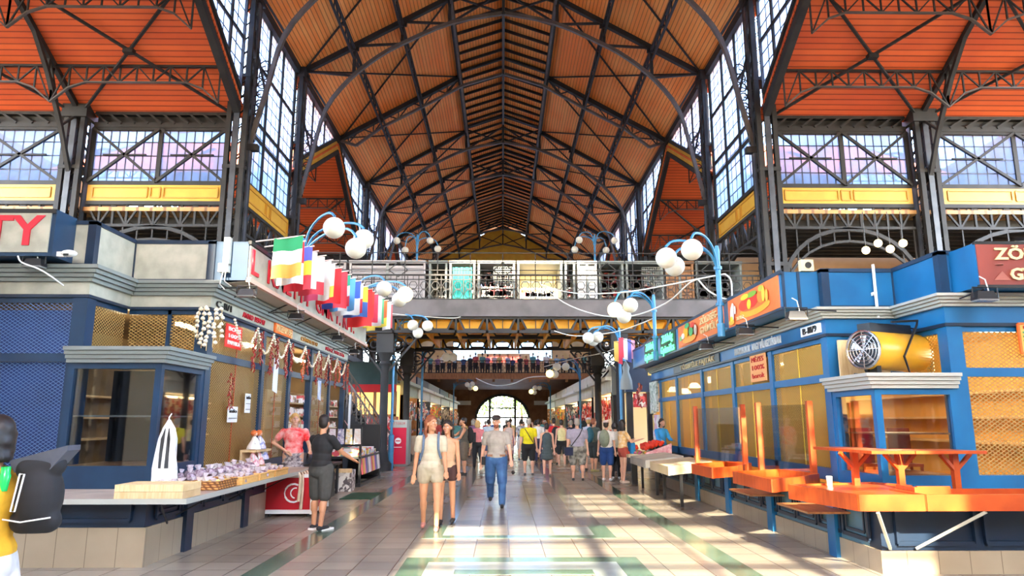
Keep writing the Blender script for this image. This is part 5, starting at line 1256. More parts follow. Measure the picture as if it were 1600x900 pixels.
for s, y0, y1, fm, bm_, gm, lab in rows:
    x = s * 4.6; o = empty('market_stall', (s * 6, (y0 + y1) / 2, 0), lab, 'stall', 'stalls along the far corridor')
    M().box(x, s * 8.5, y0, y1, 2.9, 3.4).box(x - s * .25, s * 8.5, y0 - .05, y1 + .05, 3.4, 3.55).build('fascia', fm, o)
    M().box(x + s * .1, s * 8.4, y0 + .05, y1 - .05, 3.55, 4.1).build('sign_band', bm_ if s < 0 else CREAMW, o)
    b = M(); b.box(x, x + s * .12, y0, y0 + .15, 0, 2.9); b.box(x, x + s * .12, y1 - .15, y1, 0, 2.9); b.box(s * 8.3, s * 8.4, y0, y1, 0, 2.9); b.box(x, s * 8.4, y1 - .1, y1, 0, 2.9); b.box(x, s * 8.4, y0, y0 + .1, 0, 2.9) ; b.build('wall', bm_, o)
    M().box(x + s * .15, s * 7.8, y0 + .12, y0 + .14, 2.0, 2.8).build('end_display', gm, o) if 0 else None
    M().box(x, x + s * .8, y0 + .2, y1 - .2, 0, .95).build('counter', WHITE if s > 0 else bm_, o)
    M().box(x + s * 1.9, x + s * 2.0, y0 + .15, y1 - .15, .9, 2.85).build('back_panel', WARMW, o)
    M().box(x + s * .5, x + s * .6, y0 + .4, y1 - .4, 2.72, 2.8).build('tube_lamp', LIT, o)
    b = M()
    for _ in range(150):
        y = rr.uniform(y0 + .2, y1 - .2); z = rr.uniform(1.9, 2.7) if rr.random() < .6 else rr.uniform(1.0, 1.25); w = rr.uniform(.04, .12); h = rr.uniform(.08, .3)
        xx = x + s * rr.uniform(-.15, .6); b.box(xx, xx + .06, y - w, y + w, z - h if z > 1.5 else z - .05, z + .06)
    tag(b.build('hanging_goods', gm, o), kind='stuff')
# cross shop with lit windows behind the left columns
o = empty('lit_shop', (-6.5, 31.8, 0), 'snack shop with amber lit windows under a dark band, behind the iron columns', 'shop')
M().box(-9.4, -4.7, 31.55, 31.75, 3.3, 4.3).box(-9.4, -4.75, 31.75, 32.9, 3.4, 3.5).build('header', noisy('petrol_band', (.012, .045, .055), (.02, .06, .07), 2, .5), o); M().box(-9.4, -4.7, 31.5, 31.6, 2.95, 3.3).build('red_band', RED, o)
M().box(-9.4, -4.7, 32.6, 32.7, 0, 3.3).build('back_panel', mat('amber_glow_panel', (.85, .5, .12), .6, emit=(1, .55, .15), es=.8), o)  # amber light of the shop is put into the panel as glow
b = M()
for x in (-9.3, -8.4, -7.5, -6.6, -5.7, -4.8): b.box(x, x + .12, 31.5, 31.65, 0, 3.0)
b.box(-9.3, -4.7, 31.5, 31.6, 1.9, 2.0); b.build('frame', WOODB, o); M().box(-9.3, -4.7, 31.7, 32.5, 0, 1.9).build('goods', MEATG, o)
o = empty('lit_shop', (7, 26.5, 0), 'dark framed kiosk with lit menu pictures beyond the hanging dress', 'shop')
M().box(4.55, 9.4, 26, 26.15, 3.0, 3.9).box(4.5, 9.4, 25.9, 26.2, 2.75, 3.0).build('header', BLUED, o)
b = M(); [b.box(x, x + .22, 26, 26.2, 0, 2.8) for x in (4.55, 5.3, 6.1, 7.2, 8.5)]; b.box(4.55, 4.7, 26, 29.5, 2.75, 3.9); b.box(4.55, 4.7, 29.3, 29.5, 0, 2.8); b.build('frame', BLACK, o)
M().box(4.75, 9.4, 28.5, 28.6, 0, 2.9).build('back_panel', WARMW, o); M().box(4.8, 9.2, 26.1, 26.14, 2.2, 2.7).build('menu_pictures', MEATG, o); M().box(4.9, 9.2, 27, 27.2, 2.6, 2.7).build('tube_lamp', LIT, o)
M().box(5.35, 6.05, 25.97, 25.99, 3.35, 3.8).build('gold_sign', mat('gold_board', (.6, .4, .08), .5), o)
# end segment of the right kiosk: garland wall, vendor counter, fruit
o = empty('fruit_stall', (4.4, 21.6, 0), 'fruit and tomato stall with pale garland curtain at the end of the blue kiosk', 'stall')
M().box(3.45, 4.6, 19.7, 22.6, .72, .8).build('counter', PAPER, o); each(M().box(3.55, 3.7, 19.8, 19.95, 0, .72).box(3.55, 3.7, 22.2, 22.4, 0, .72).box(4.2, 4.3, 19.8, 19.95, 0, .72), 'leg', BLACK, o)
b = M()
for _ in range(90): y = rr.uniform(19.9, 21.6); x = rr.uniform(3.95, 4.5); b.sph((x, y, .84 + (x - 3.7) * .32 + rr.uniform(0, .03)), .05, 7, 5)
tag(b.build('tomatoes', mat('tomato_red', (.7, .04, .015), .25), o), kind='stuff')
b = M()
for _ in range(60): y = rr.uniform(19.9, 22.4); x = rr.uniform(3.5, 4.0); b.sph((x, y, .83), .045, 7, 5)
tag(b.build('mixed_fruit', FRUIT, o), kind='stuff'); M().prism([(3.9, 19.75, .8), (4.65, 19.75, .8), (4.65, 19.75, 1.1), (3.95, 19.75, .85)], (0, .05, 0)).build('pink_cloth', noisy('pink_check', (.6, .2, .25), (.75, .5, .5), 12, .8), o)
WRE = multi_mat('pale_garlands', [(.5, .55, .4), (.75, .75, .65), (.3, .35, .25), (.65, .66, .55)], 14)
b = M(); [b.box(4.86, 4.93, y, y + .2, 2.0 + rr.uniform(-.1, .1), 2.95) for y in [22.4 + k * .21 for k in range(5)]]
tag(b.build('garland_curtain', WRE, o), kind='stuff')
M().box(4.9, 4.94, 22.4, 23.3, .9, 1.9).build('poster_board', multi_mat('pinned_posters', [(.8, .75, .7), (.75, .5, .15), (.7, .4, .5), (.85, .8, .75)], 3), o)
strand('paprika_string', [(4.5, 23.3, 2.95), (4.5, 23.3, 2.2)], PEP, .05, 'thick dark red pepper bunch hanging at the end of the blue kiosk', 'paprika string', None, .04, 2.0)
o = empty('hanging_dress', (4.2, 24.2, 2.6), 'grey hanging dress at the end of the blue kiosk beside small flags', 'dress'); M().lathe([(.22, 0), (.2, .3), (.1, .6), (.13, .75), (.03, .95)], (4.2, 24.0, 2.75), 12, (1, .5)).build('cloth', GREYM, o); M().bar((4.2, 24.0, 3.7), (4.2, 24.0, 4.2), .015).build('hanger', CHROME, o)
for i, c in enumerate([(.7, .05, .08), (.85, .8, .78), (.1, .12, .4), (.7, .3, .4), (.85, .5, .1), (.75, .05, .1), (.1, .3, .5)]):
    x = 3.75 + (i % 4) * .17; y = 22.6 + i * .25; b = M(); b.prism([(x, y, 3.75 - .06 * (i % 3)), (x + .15, y, 3.7 - .06 * (i % 3)), (x + .15, y, 4.35), (x, y, 4.35)], (0, .012, 0)); o = empty('small_flag', (x, y, 4.35), 'small %s hanging flag in the bunch above the grey hanging dress' % ['crimson', 'white', 'navy', 'pink', 'orange', 'red', 'teal'][i], 'flag', 'bunch of small hanging flags')
    b.build('cloth', mat('small_flag_%d' % i, c, .8), o); M().bar((x - .03, y, 4.36), (4.4, y, 4.1), .012).build('rod', BLACK, o)
# red vending cabinet
o = empty('vending_cabinet', (-4.15, 28, 0), 'tall red vending cabinet with a grey header and white round emblem', 'vending machine')
VR = mat('vending_red', (.62, .01, .05), .3)
M().box(-4.35, -3.72, 27.9, 28.6, .08, 1.45).build('body', VR, o); M().box(-4.37, -3.7, 27.88, 28.62, 1.45, 1.75).build('header', GREYL, o); M().box(-3.72, -3.62, 27.9, 28.6, .05, 1.75).box(-4.3, -3.7, 27.95, 28.5, 0, .08).build('side', GREYM, o)
M().tube([(-4.03, 27.895, .95), (-4.03, 27.885, .95)], .12, 20).build('round_emblem', WHITE, o); M().box(-4.12, -3.94, 27.87, 27.88, .93, .97).build('emblem_bar', VR, o); text('E T T E R E M', RED, o, (-4.03, 27.87, 1.6), (1, 0, 0), (0, 0, 1), .1, .5); M().box(-4.2, -3.88, 27.89, 27.9, .7, .72).build('printed_line', WHITE, o)
# staircase
o = empty('staircase', (-5.6, 25.9, 0), 'black iron staircase with scrollwork railing beside the cream kiosk', 'staircase')
b = M(); n = 20; p0 = Vector((-4.15, 25.6, .2)); p1 = Vector((-8.2, 25.6, 5.9))
for k in range(n): q = p0.lerp(p1, k / n); b.box(q.x - .22, q.x, 25.6, 27.0, q.z, q.z + .05)
b.build('treads', BLACK, o)
for y in (25.58, 27.02): M().prism([(-4.0, y, 0), (-4.35, y, 0), (-8.4, y, 5.55), (-8.05, y, 5.95)], (0, .04, 0)).build('stringer', BLACK, o)
b = M(); d = (p1 - p0)
for y in (25.55, 27.05):
    for k in range(24):
        q = p0 + d * (k / 23); b.bar((q.x, y, q.z), (q.x, y, q.z + .95), .03)
        if k < 23:
            c_ = p0 + d * ((k + .5) / 23); b.poly([(c_.x + .075 * math.cos(t), y, c_.z + .35 + .16 * math.sin(t)) for t in [j * math.pi / 4 for j in range(9)]], .02); b.poly([(c_.x + .07 * math.cos(t), y, c_.z + .7 + .12 * math.sin(t)) for t in [j * math.pi / 4 for j in range(9)]], .018)
    b.bar((p0.x, y, p0.z + .95), (p1.x, y, p1.z + .95), .06)
b.build('railing', STEEL_LIT, o); M().prism([(-4.4, 25.62, 0), (-8.2, 25.62, 0), (-8.2, 25.62, 5.2)], (0, .06, 0)).build('side_panel', BLACK, o)
for i, (x, y) in enumerate(((-4.55, 24.2),)):
    o = empty('wall_shade', (0, 0, 0)) if 0 else None

# lamp posts ------------------------------------------------------
LB = noisy('lamp_blue_paint', (.03, .17, .34), (.05, .24, .44), 2, .4)
OPAL = mat('opal_globe', (.55, .53, .46), .3, emit=(1, .97, .88), es=.03); OPALL = mat('opal_globe_lit', (.9, .8, .5), .25, emit=(1, .78, .25), es=1.1)
LG = 'blue lamp posts with white globes'
def lamp(px, py, z0, z1, globes, lab, r=.19, lit=(), m=LB):
    o = empty('globe_lamp', (px, py, z0), lab, 'lamp', LG)
    b = M(); b.tube([(px, py, z0), (px, py, z0 + .25), (px, py, z0 + .26), (px, py, z1 - .1), (px, py, z1)], [.075, .075, .05, .05, .03], 10)
    for z in (z0 + (z1 - z0) * .35, z1 - .45): b.tube([(px, py, z - .03), (px, py, z + .03)], .08, 10)
    if 3 < z0 < 4: b.bar((px, py, z0 + .15), (4.4, py, z0 + .15), .05)
    if z0 < .1: b.tube([(px, py, 0), (px, py, 1.2), (px, py, 1.25)], [.1, .1, .055], 12)
    b.build('pole', m, o)
    for i, g in enumerate(globes):
        g = Vector(g); a = Vector((px, py, z1 - .75)); top = max(g.z + r + .25, z1 - .1); h = Vector((g.x - px, g.y - py, 0))
        pts = [a, a + h * .04 + Vector((0, 0, .35)), a + h * .18 + Vector((0, 0, (top - a.z) * .85)), Vector((px, py, 0)) + h * .5 + Vector((0, 0, top)), Vector((px, py, 0)) + h * .85 + Vector((0, 0, top - .08)), g + Vector((0, 0, r + .02))]
        k = []
        for j in range(len(pts) - 1):
            for t in (0, .33, .66):
                P0, P1, P2, P3 = pts[max(j - 1, 0)], pts[j], pts[j + 1], pts[min(j + 2, len(pts) - 1)]
                k.append(.5 * ((2 * P1) + (P2 - P0) * t + (2 * P0 - 5 * P1 + 4 * P2 - P3) * t * t + (3 * P1 - P0 - 3 * P2 + P3) * t ** 3))
        k.append(pts[-1]); M().tube(k, .024, 7).build('arm', m, o)
        M().sph(g, r, 22, 14).build('globe', OPALL if i in lit else OPAL, o)
    return o
lamp(-4.05, 13.9, 4.62, 5.35, [at_y(522, 356, 12.0), at_y(568, 374, 12.7), at_y(556, 388, 12.3)], 'three globe lamp above the tricolour flags on the cream kiosk, nearest the camera')
lamp(4.22, 13.45, 3.3, 5.1, [at_y(1041, 403, 12.3), at_y(1081, 390, 12.0), at_y(1054, 416, 12.9)], 'three globe lamp standing between the two orange signs on the blue kiosk')
lamp(4.12, 18.9, 3.3, 5.1, [at_y(961, 484, 17.3), at_y(985, 477, 17.4), at_y(975, 494, 18.2)], 'three globe lamp with one yellow lit globe beside the green sign on the blue kiosk', lit=(0,))
lamp(4.05, 24.3, 0, 4.9, [at_y(919, 528, 23.2), at_y(934, 527, 23.4), at_y(927, 532, 23.9)], 'three globe lamp at the end of the blue kiosk below the bridge')
lamp(4.0, 36.6, 0, 4.4, [at_y(870, 573, 34), at_y(884, 573, 34.5), at_y(859, 584, 34), at_y(867, 585, 35)], 'four globe lamp with one lit globe beside the butcher stall', lit=(2,))
lamp(3.9, 58, 0, 4.6, [at_y(836, 606, 56), at_y(843, 606, 57), at_y(830, 612, 56), at_y(835, 613, 57)], 'small four globe lamp near the arched exit on the butcher side', lit=(2,))
lamp(-4.05, 18.4, 4.6, 5.2, [at_y(600, 451, 16.8), at_y(633, 460, 16.6), at_y(624, 468, 17.4)], 'three globe lamp with one yellow lit globe at the end of the flag row', lit=(1,))
lamp(-3.93, 25.5, 0, 4.85, [at_y(645, 508, 24.5), at_y(668, 509, 24.3), at_y(653, 520, 25)], 'full height blue lamp post with three white globes beside the red vending cabinet')
lamp(-3.6, 31.8, 0, 4.9, [at_y(697, 558, 30.6), at_y(708, 558, 31)], 'two globe lamp under the bridge on the staircase side')
lamp(-3.9, 57, 0, 4.7, [at_y(730, 601, 55), at_y(738, 600, 55.5), at_y(735, 606, 56), at_y(743, 607, 56)], 'small four globe lamp near the arched exit on the snack side', lit=(3,))
for px_, gl, lab in ((652, ((620, 376), (633, 391), (672, 376), (684, 389)), 'four globe lamp rising above the bridge stalls near the grey shutters'), (929, ((905, 375), (898, 390), (960, 376), (947, 391)), 'four globe lamp rising above the bridge stalls near the white shutters')):
    p = at_y(px_, 378, 31.3); lamp(p.x, 31.3, 5.96, p.z + .35, [at_y(a, c, 31.1 + .2 * i) for i, (a, c) in enumerate(gl)], lab, r=.16)
for i, (a, c) in enumerate(((1353, 391), (1372, 380), (1391, 389), (1411, 380))):
    p = at_y(a, c, 24.5); o = empty('globe_light', p, 'warm glowing globe light under the side gallery, %s' % ['lowest one', 'upper one beside the lowest', 'below the pair', 'nearest the lattice column'][i], 'lamp', 'glowing globes on the side gallery'); M().sph(p, .14, 16, 10).build('globe', mat('warm_globe', (1, .8, .4), .4, emit=(1, .7, .3), es=4), o); M().bar(p + Vector((0, 0, .17)), (p.x, p.y, 9.2), .02).build('cord', BLACK, o)
# cables
def cable(pts, lab, m=WHITE, r=.016, grp=None):
    k = []; pts = [Vector(p) for p in pts]
    for j in range(len(pts) - 1):
        for t in (0, .25, .5, .75):
            P0, P1, P2, P3 = pts[max(j - 1, 0)], pts[j], pts[j + 1], pts[min(j + 2, len(pts) - 1)]
            k.append(.5 * ((2 * P1) + (P2 - P0) * t + (2 * P0 - 5 * P1 + 4 * P2 - P3) * t * t + (3 * P1 - P0 - 3 * P2 + P3) * t ** 3))
    k.append(pts[-1]); return tag(M().tube(k, r, 6).build('cable', m), lab, 'cable', grp)
CR = mat('cream_cable', (.75, .72, .65), .5)
Q = lambda l: [at_y(*a) for a in l]
cable(Q([(845, 444, 24.9), (880, 455, 22), (920, 459, 19.5), (980, 456, 17), (1040, 446, 15), (1090, 436, 14), (1132, 428, 13.35)]), 'upper pale cable swagged from the bridge to the lamp between the orange signs', CR)
cable(Q([(845, 444, 24.9), (880, 472, 21), (930, 491, 18.5), (985, 494, 16.5), (1040, 474, 15), (1075, 444, 14.2), (1090, 436, 14)]), 'lower pale cable sagging deeper between the bridge and the orange signs', CR)
cable(Q([(1090, 436, 14), (1108, 455, 13.8), (1130, 466, 13.6), (1143, 468, 13.4)]), 'short pale cable looping down to the orange sign', CR)
cable(Q([(1132, 428, 13.35), (1142, 438, 13.4), (1144, 467, 13.4)]), 'pale cable running down the lamp pole between the orange signs', CR)
cable(Q([(866, 517, 25), (900, 525, 24), (960, 519, 21.5), (1000, 506, 19.8), (1020, 498, 18.9)]), 'pale cable swagged to the lamp with the yellow globe', CR)
cable(Q([(850, 573, 35), (900, 560, 30), (940, 552, 26), (965, 543, 24.3)]), 'pale cable rising to the lamp at the end of the blue kiosk', CR)
cable(Q([(744, 591, 50), (770, 602, 48), (800, 600, 44), (825, 590, 40), (860, 588, 37)]), 'thin pale cable hanging across the corridor below the far gallery', CR, .03)
cable(Q([(565, 484, 24.95), (620, 491, 24.9), (700, 497, 24.9), (720, 495, 24.9)]), 'thin pale cable along the edge of the bridge', CR, .012)
cable([at_y(28, 400, 9.68), at_y(34, 410, 9.66), at_y(60, 420, 9.64), at_y(80, 432, 9.64), at_y(99, 446, 9.9)], 'white cable drooping from the sign with the letters TY', WHITE, .011)
# flags
FL = [('green, white and orange tricolour flag, foremost of the row', [(.02, .3, .12), (.8, .8, .76), (.9, .4, .08)], 'h'), ('red flag with a white field behind the foremost tricolour', [(.75, .03, .05), (.8, .78, .75)], 'h'), ('blue, yellow and red flag in the row', [(.1, .12, .6), (.85, .65, .05), (.75, .03, .05)], 'h'),
      ('plain white flag in front of a pink one', [(.82, .8, .76)], 'h'), ('white flag with a red lower hem', [(.82, .8, .76), (.82, .8, .76), (.7, .05, .08)], 'h'), ('crimson and white flag', [(.7, .08, .18), (.8, .78, .75)], 'v'), ('white flag with a yellow hem', [(.8, .78, .72), (.8, .78, .72), (.85, .7, .1)], 'h'),
      ('bright red flag in the middle of the row', [(.8, .02, .03)], 'h'), ('blue flag with a red edge', [(.04, .1, .5), (.7, .05, .08)], 'v'), ('green, white and red flag', [(.03, .35, .2), (.8, .8, .78), (.7, .05, .08)], 'h'), ('light blue flag with white stripes', [(.1, .35, .65), (.8, .8, .8), (.1, .35, .65)], 'v'),
      ('blue flag with white lower half', [(.04, .1, .6), (.82, .82, .8)], 'h'), ('white flag with red corner', [(.82, .82, .8), (.75, .04, .06)], 'h'), ('yellow and blue flag', [(.85, .75, .05), (.06, .15, .5)], 'h'), ('long red flag, largest of the far half', [(.82, .03, .03)], 'h'),
      ('red flag just after the long red one', [(.8, .05, .03), (.75, .03, .03)], 'h'), ('blue flag with crossed red and white', [(.05, .08, .35), (.8, .78, .78), (.7, .05, .1)], 'v'), ('pale pink striped flag', [(.8, .6, .62), (.85, .82, .8)], 'v'), ('cream flag with green edge', [(.82, .8, .7), (.1, .4, .2)], 'v'),
      ('orange red flag with yellow hem', [(.85, .15, .03), (.85, .15, .03), (.85, .7, .08)], 'h'), ('yellow, black and white flag', [(.8, .6, .1), (.02, .02, .02), (.8, .8, .78)], 'v'), ('last narrow red flag of the row, nearest the bridge column', [(.75, .03, .04), (.7, .1, .12)], 'v')]
for i, (lab, cols, dr) in enumerate(FL):
    y = 11.95 + i * .445; zt = 4.83 + .016 * i; w = .5 if i == 0 else .46 + .012 * i; h = .72 + (.15 if i in (14,) else 0) + .1 * ((i * 7) % 3) * .5
    x0 = -4.08 + .02 * (i % 3); x0 = -3.98 if i == 0 else x0
    o = empty('flag', (x0, y, zt), lab, 'flag', 'row of national flags on the cream kiosk')
    nx, nz = 8, 8; rf = random.Random(i)
    ph = rf.uniform(0, 6)
    def P(u, v): return (x0 + w * u, y + .05 * math.sin(u * 7 + ph) * (.4 + v), zt - h * v + .04 * u + .015 * math.sin(u * 9 + ph))
    n = len(cols)
    for c in range(n):
        b = M(); u0, u1, v0, v1 = (0, 1, c / n, (c + 1) / n) if dr == 'h' else (c / n, (c + 1) / n, 0, 1)
        vs = [P(u0 + (u1 - u0) * a / nx, v0 + (v1 - v0) * d / nz) for a in range(nx + 1) for d in range(nz + 1)]
        b.add(vs, [(a * (nz + 1) + d, a * (nz + 1) + d + 1, (a + 1) * (nz + 1) + d + 1, (a + 1) * (nz + 1) + d) for a in range(nx) for d in range(nz)]); b.sm = True
        b.build('band' if n > 1 else 'cloth', mat('flag_%02d%02d%02d' % tuple(int(k * 99) for k in cols[c]), cols[c], .75), o)
    M().tube([(-4.3, y, zt - .06), (x0 + w + .03, y, zt + .055)], .013, 6).build('rod', mat('pink_white_rod', (.8, .66, .6), .5), o)
# floodlights
def flood(p, lab, s, face=0):
    p = Vector(p); o = empty('floodlight', p, lab, 'floodlight', 'floodlights under the kiosk signs'); x, y, z = p
    M().prism([(x - .14, y - .05, z), (x + .14, y - .05, z), (x + .1, y - .02, z + .11), (x - .1, y - .02, z + .11)], (0, .14, .0)).build('housing', BLACK, o)
    M().box(x - .13, x + .13, y - .07, y + .09, z - .02, z).build('lens', mat('grey_lens', (.2, .2, .2), .2), o)
    M().tube([(x - .16, y, z + .03), (x - .16, y, z + .16), (x + .16, y, z + .16), (x + .16, y, z + .03)], .01, 5).build('yoke', BLACK, o)
    e = (x + s * .6, y + .05, z + .12) if not face else (x, y + .5, z + .1); M().tube([(x, y, z + .14), e], .012, 5).build('arm', BLACK, o)
    M().tube([(x + .05, y, z + .1), (x + .02, y, z + .26), (x - s * .05, y, z + .3)], .008, 5).build('cable', WHITE, o)
for i, (a, c, X_) in enumerate(((385, 462, -4.15), (462, 498, -4.1), (527, 531, -4.1), (553, 552, -4.1))): flood(at_x(a, c, X_), 'black floodlight under the cream kiosk sign, %s' % ['nearest the corner', 'second from the corner', 'third from the corner', 'at the staircase end'][i], -1)
for i, (a, c, X_) in enumerate(((1245, 498, 4.2), (1165, 522, 4.2), (1104, 545, 4.2))): flood(at_x(a, c, X_), 'black floodlight under the blue kiosk sign, %s' % ['below the vegetable picture nearest the corner', 'below the white hen', 'below the far orange sign'][i], 1)
flood((6.15, 8.75, 3.22), 'grey floodlight hanging below the red brown sign', 1, 1)
flood(at_y(52, 416, 9.75), 'small grey floodlight under the sign with the letters TY', 1, 1)
o = empty('loudspeaker', at_y(1257, 413, 10.8), 'cream horn loudspeaker on the blue kiosk parapet', 'loudspeaker'); p = at_y(1257, 413, 10.8); p.z = 4.1
M().prism([(p.x - .1, p.y - .1, p.z - .09), (p.x + .1, p.y - .1, p.z - .09), (p.x + .1, p.y - .1, p.z + .09), (p.x - .1, p.y - .1, p.z + .09)], (0, .1, 0)).build('horn', mat('cream_plastic', (.7, .6, .38), .4), o); M().tube([(p.x + .01, p.y - .115, p.z), (p.x + .01, p.y - .1, p.z)], .05, 14).build('cone', BLACK, o); M().box(p.x - .03, p.x + .03, p.y, p.y + .2, 4.0, 4.05).build('bracket', BLACK, o)
p = at_y(108, 396, 9.85); o = empty('security_camera', p, 'white dome security camera on the side of the sign with the letters TY', 'camera'); M().sph(p, .1, 16, 8, (1.1, .8, .5)).build('dome', WHITE, o); M().box(p.x - .16, p.x - .05, p.y - .03, p.y + .03, p.z - .05, p.z + .02).build('mount', WHITE, o); M().box(p.x - .03, p.x + .04, p.y - .085, p.y - .07, p.z - .05, p.z - .02).build('lens', BLACK, o)
p = at_y(1397, 455, 10.55); o = empty('wall_tube', (5.72, 10.5, 3.3), 'thin white vertical pipe on the blue kiosk parapet', 'pipe'); M().tube([(5.72, 10.55, 3.25), (5.72, 10.55, 4.08)], .022, 8).build('pipe', WHITE, o); M().box(5.69, 5.75, 10.56, 10.64, 3.6, 3.65).build('clip', WHITE, o)
o = empty('junction_box', (-4.5, 11.25, 4.1), 'white electric box with dangling wires beside the side sign of the cream kiosk', 'junction box'); M().box(-4.56, -4.46, 11.24, 11.33, 4.2, 4.66).box(-4.62, -4.46, 11.22, 11.33, 4.08, 4.22).build('box', GREYL, o); M().tube([(-4.54, 11.24, 4.08), (-4.52, 11.1, 3.85), (-4.4, 11.0, 3.75)], .008, 5).tube([(-4.5, 11.24, 4.08), (-4.45, 11.1, 3.9), (-4.3, 11.0, 3.8)], .008, 5).build('wire', WHITE, o)
for s in (-1, 1): struct('ceiling_aisle_light_block', M().box(s * 10, s * 27, -6, 2.1, 9.3, 9.5), AISLE)  # unseen roof added to keep sky light off the kiosk fronts
# unseen end walls added to cut low side light, left open above
for s in (-1, 1):
    struct('wall_end_light_block', M().box(s * 27, s * 27.3, -6, 25, 0, 5.5), CRM)
    struct('wall_side', M().box(s * 9.6, s * 9.8, 31.6, 77.4, 0, 5.4), noisy('ochre_side_wall', (.35, .2, .09), (.45, .27, .12), .6, .8))
for s in (-1, 1): struct('ceiling_under_gallery', M().box(s * 4.7, s * 9.6, 33, 56, 5.0, 5.1), AISLE) if 0 else None
# ================================================================ PEOPLE
def capsule(bm, p, q, r0, r1, n=12, m=5):
    """tapered round-ended limb segment"""
    p = Vector(p); q = Vector(q); d = q - p; Ln = d.length
    if Ln < 1e-5: d = Vector((0, 0, 1)); Ln = 1e-5
    d.normalize(); a = d.orthogonal().normalized(); c = d.cross(a)
    rings = []
    for k in range(m, 0, -1): t = math.pi / 2 * k / m; rings.append((-math.sin(t) * r0, max(.001, math.cos(t)) * r0))
    rings.append((0, r0)); rings.append((Ln, r1))
    for k in range(1, m + 1): t = math.pi / 2 * k / m; rings.append((Ln + math.sin(t) * r1, max(.001, math.cos(t)) * r1))
    o = len(bm.v)
    for z, r in rings:
        for j in range(n): t = 2 * math.pi * j / n; bm.v.append(tuple(p + d * z + (a * math.cos(t) + c * math.sin(t)) * r))
    K = len(rings)
    for i in range(K - 1):
        for j in range(n): bm.f.append((o + i * n + j, o + i * n + (j + 1) % n, o + (i + 1) * n + (j + 1) % n, o + (i + 1) * n + j))
    bm.f.append(tuple(o + j for j in range(n))[::-1]); bm.f.append(tuple(o + (K - 1) * n + j for j in range(n)))
def ell(bm, c, r, rot=0.0, n=14, m=9):
    """ellipsoid with radii r, turned by rot about z"""
    o = len(bm.v); c = Vector(c); ca, sa = math.cos(rot), math.sin(rot)
    for i in range(m + 1):
        t = math.pi * i / m
        for j in range(n):
            f = 2 * math.pi * j / n; x = r[0] * max(.02, math.sin(t)) * math.cos(f); y = r[1] * max(.02, math.sin(t)) * math.sin(f)
            bm.v.append((c.x + x * ca - y * sa, c.y + x * sa + y * ca, c.z - r[2] * math.cos(t)))
    for i in range(m):
        for j in range(n): bm.f.append((o + i * n + j, o + i * n + (j + 1) % n, o + (i + 1) * n + (j + 1) % n, o + (i + 1) * n + j))
    bm.f.append(tuple(o + j for j in range(n))[::-1]); bm.f.append(tuple(o + m * n + j for j in range(n)))
def fuse(o, vox):
    m = o.modifiers.new('fuse', 'REMESH'); m.mode = 'VOXEL'; m.voxel_size = vox; m.use_smooth_shade = True
    s = o.modifiers.new('soften', 'SMOOTH'); s.factor = .5; s.iterations = 3
    return o
SKINS = [noisy('skin_fair', (.62, .33, .22), (.7, .4, .28), 5, .5), noisy('skin_tanned', (.5, .23, .12), (.58, .28, .15), 5, .5), noisy('skin_olive', (.42, .2, .11), (.5, .25, .15), 5, .5)]
HAIRS = dict(brown=mat('hair_brown', (.07, .03, .015), .6), dark=mat('hair_dark', (.015, .01, .008), .5), grey=mat('hair_grey', (.35, .33, .3), .7), blond=mat('hair_blond', (.5, .3, .1), .6), red=mat('hair_auburn', (.22, .06, .02), .6))
EYEW = mat('eye_white', (.8, .78, .74), .3); LIP = mat('lip', (.5, .15, .12), .5)
def fabric(name, c, c2=None, sc=14):
    return noisy('cloth_' + name, c, c2 or tuple(v * .85 for v in c), sc, .85)
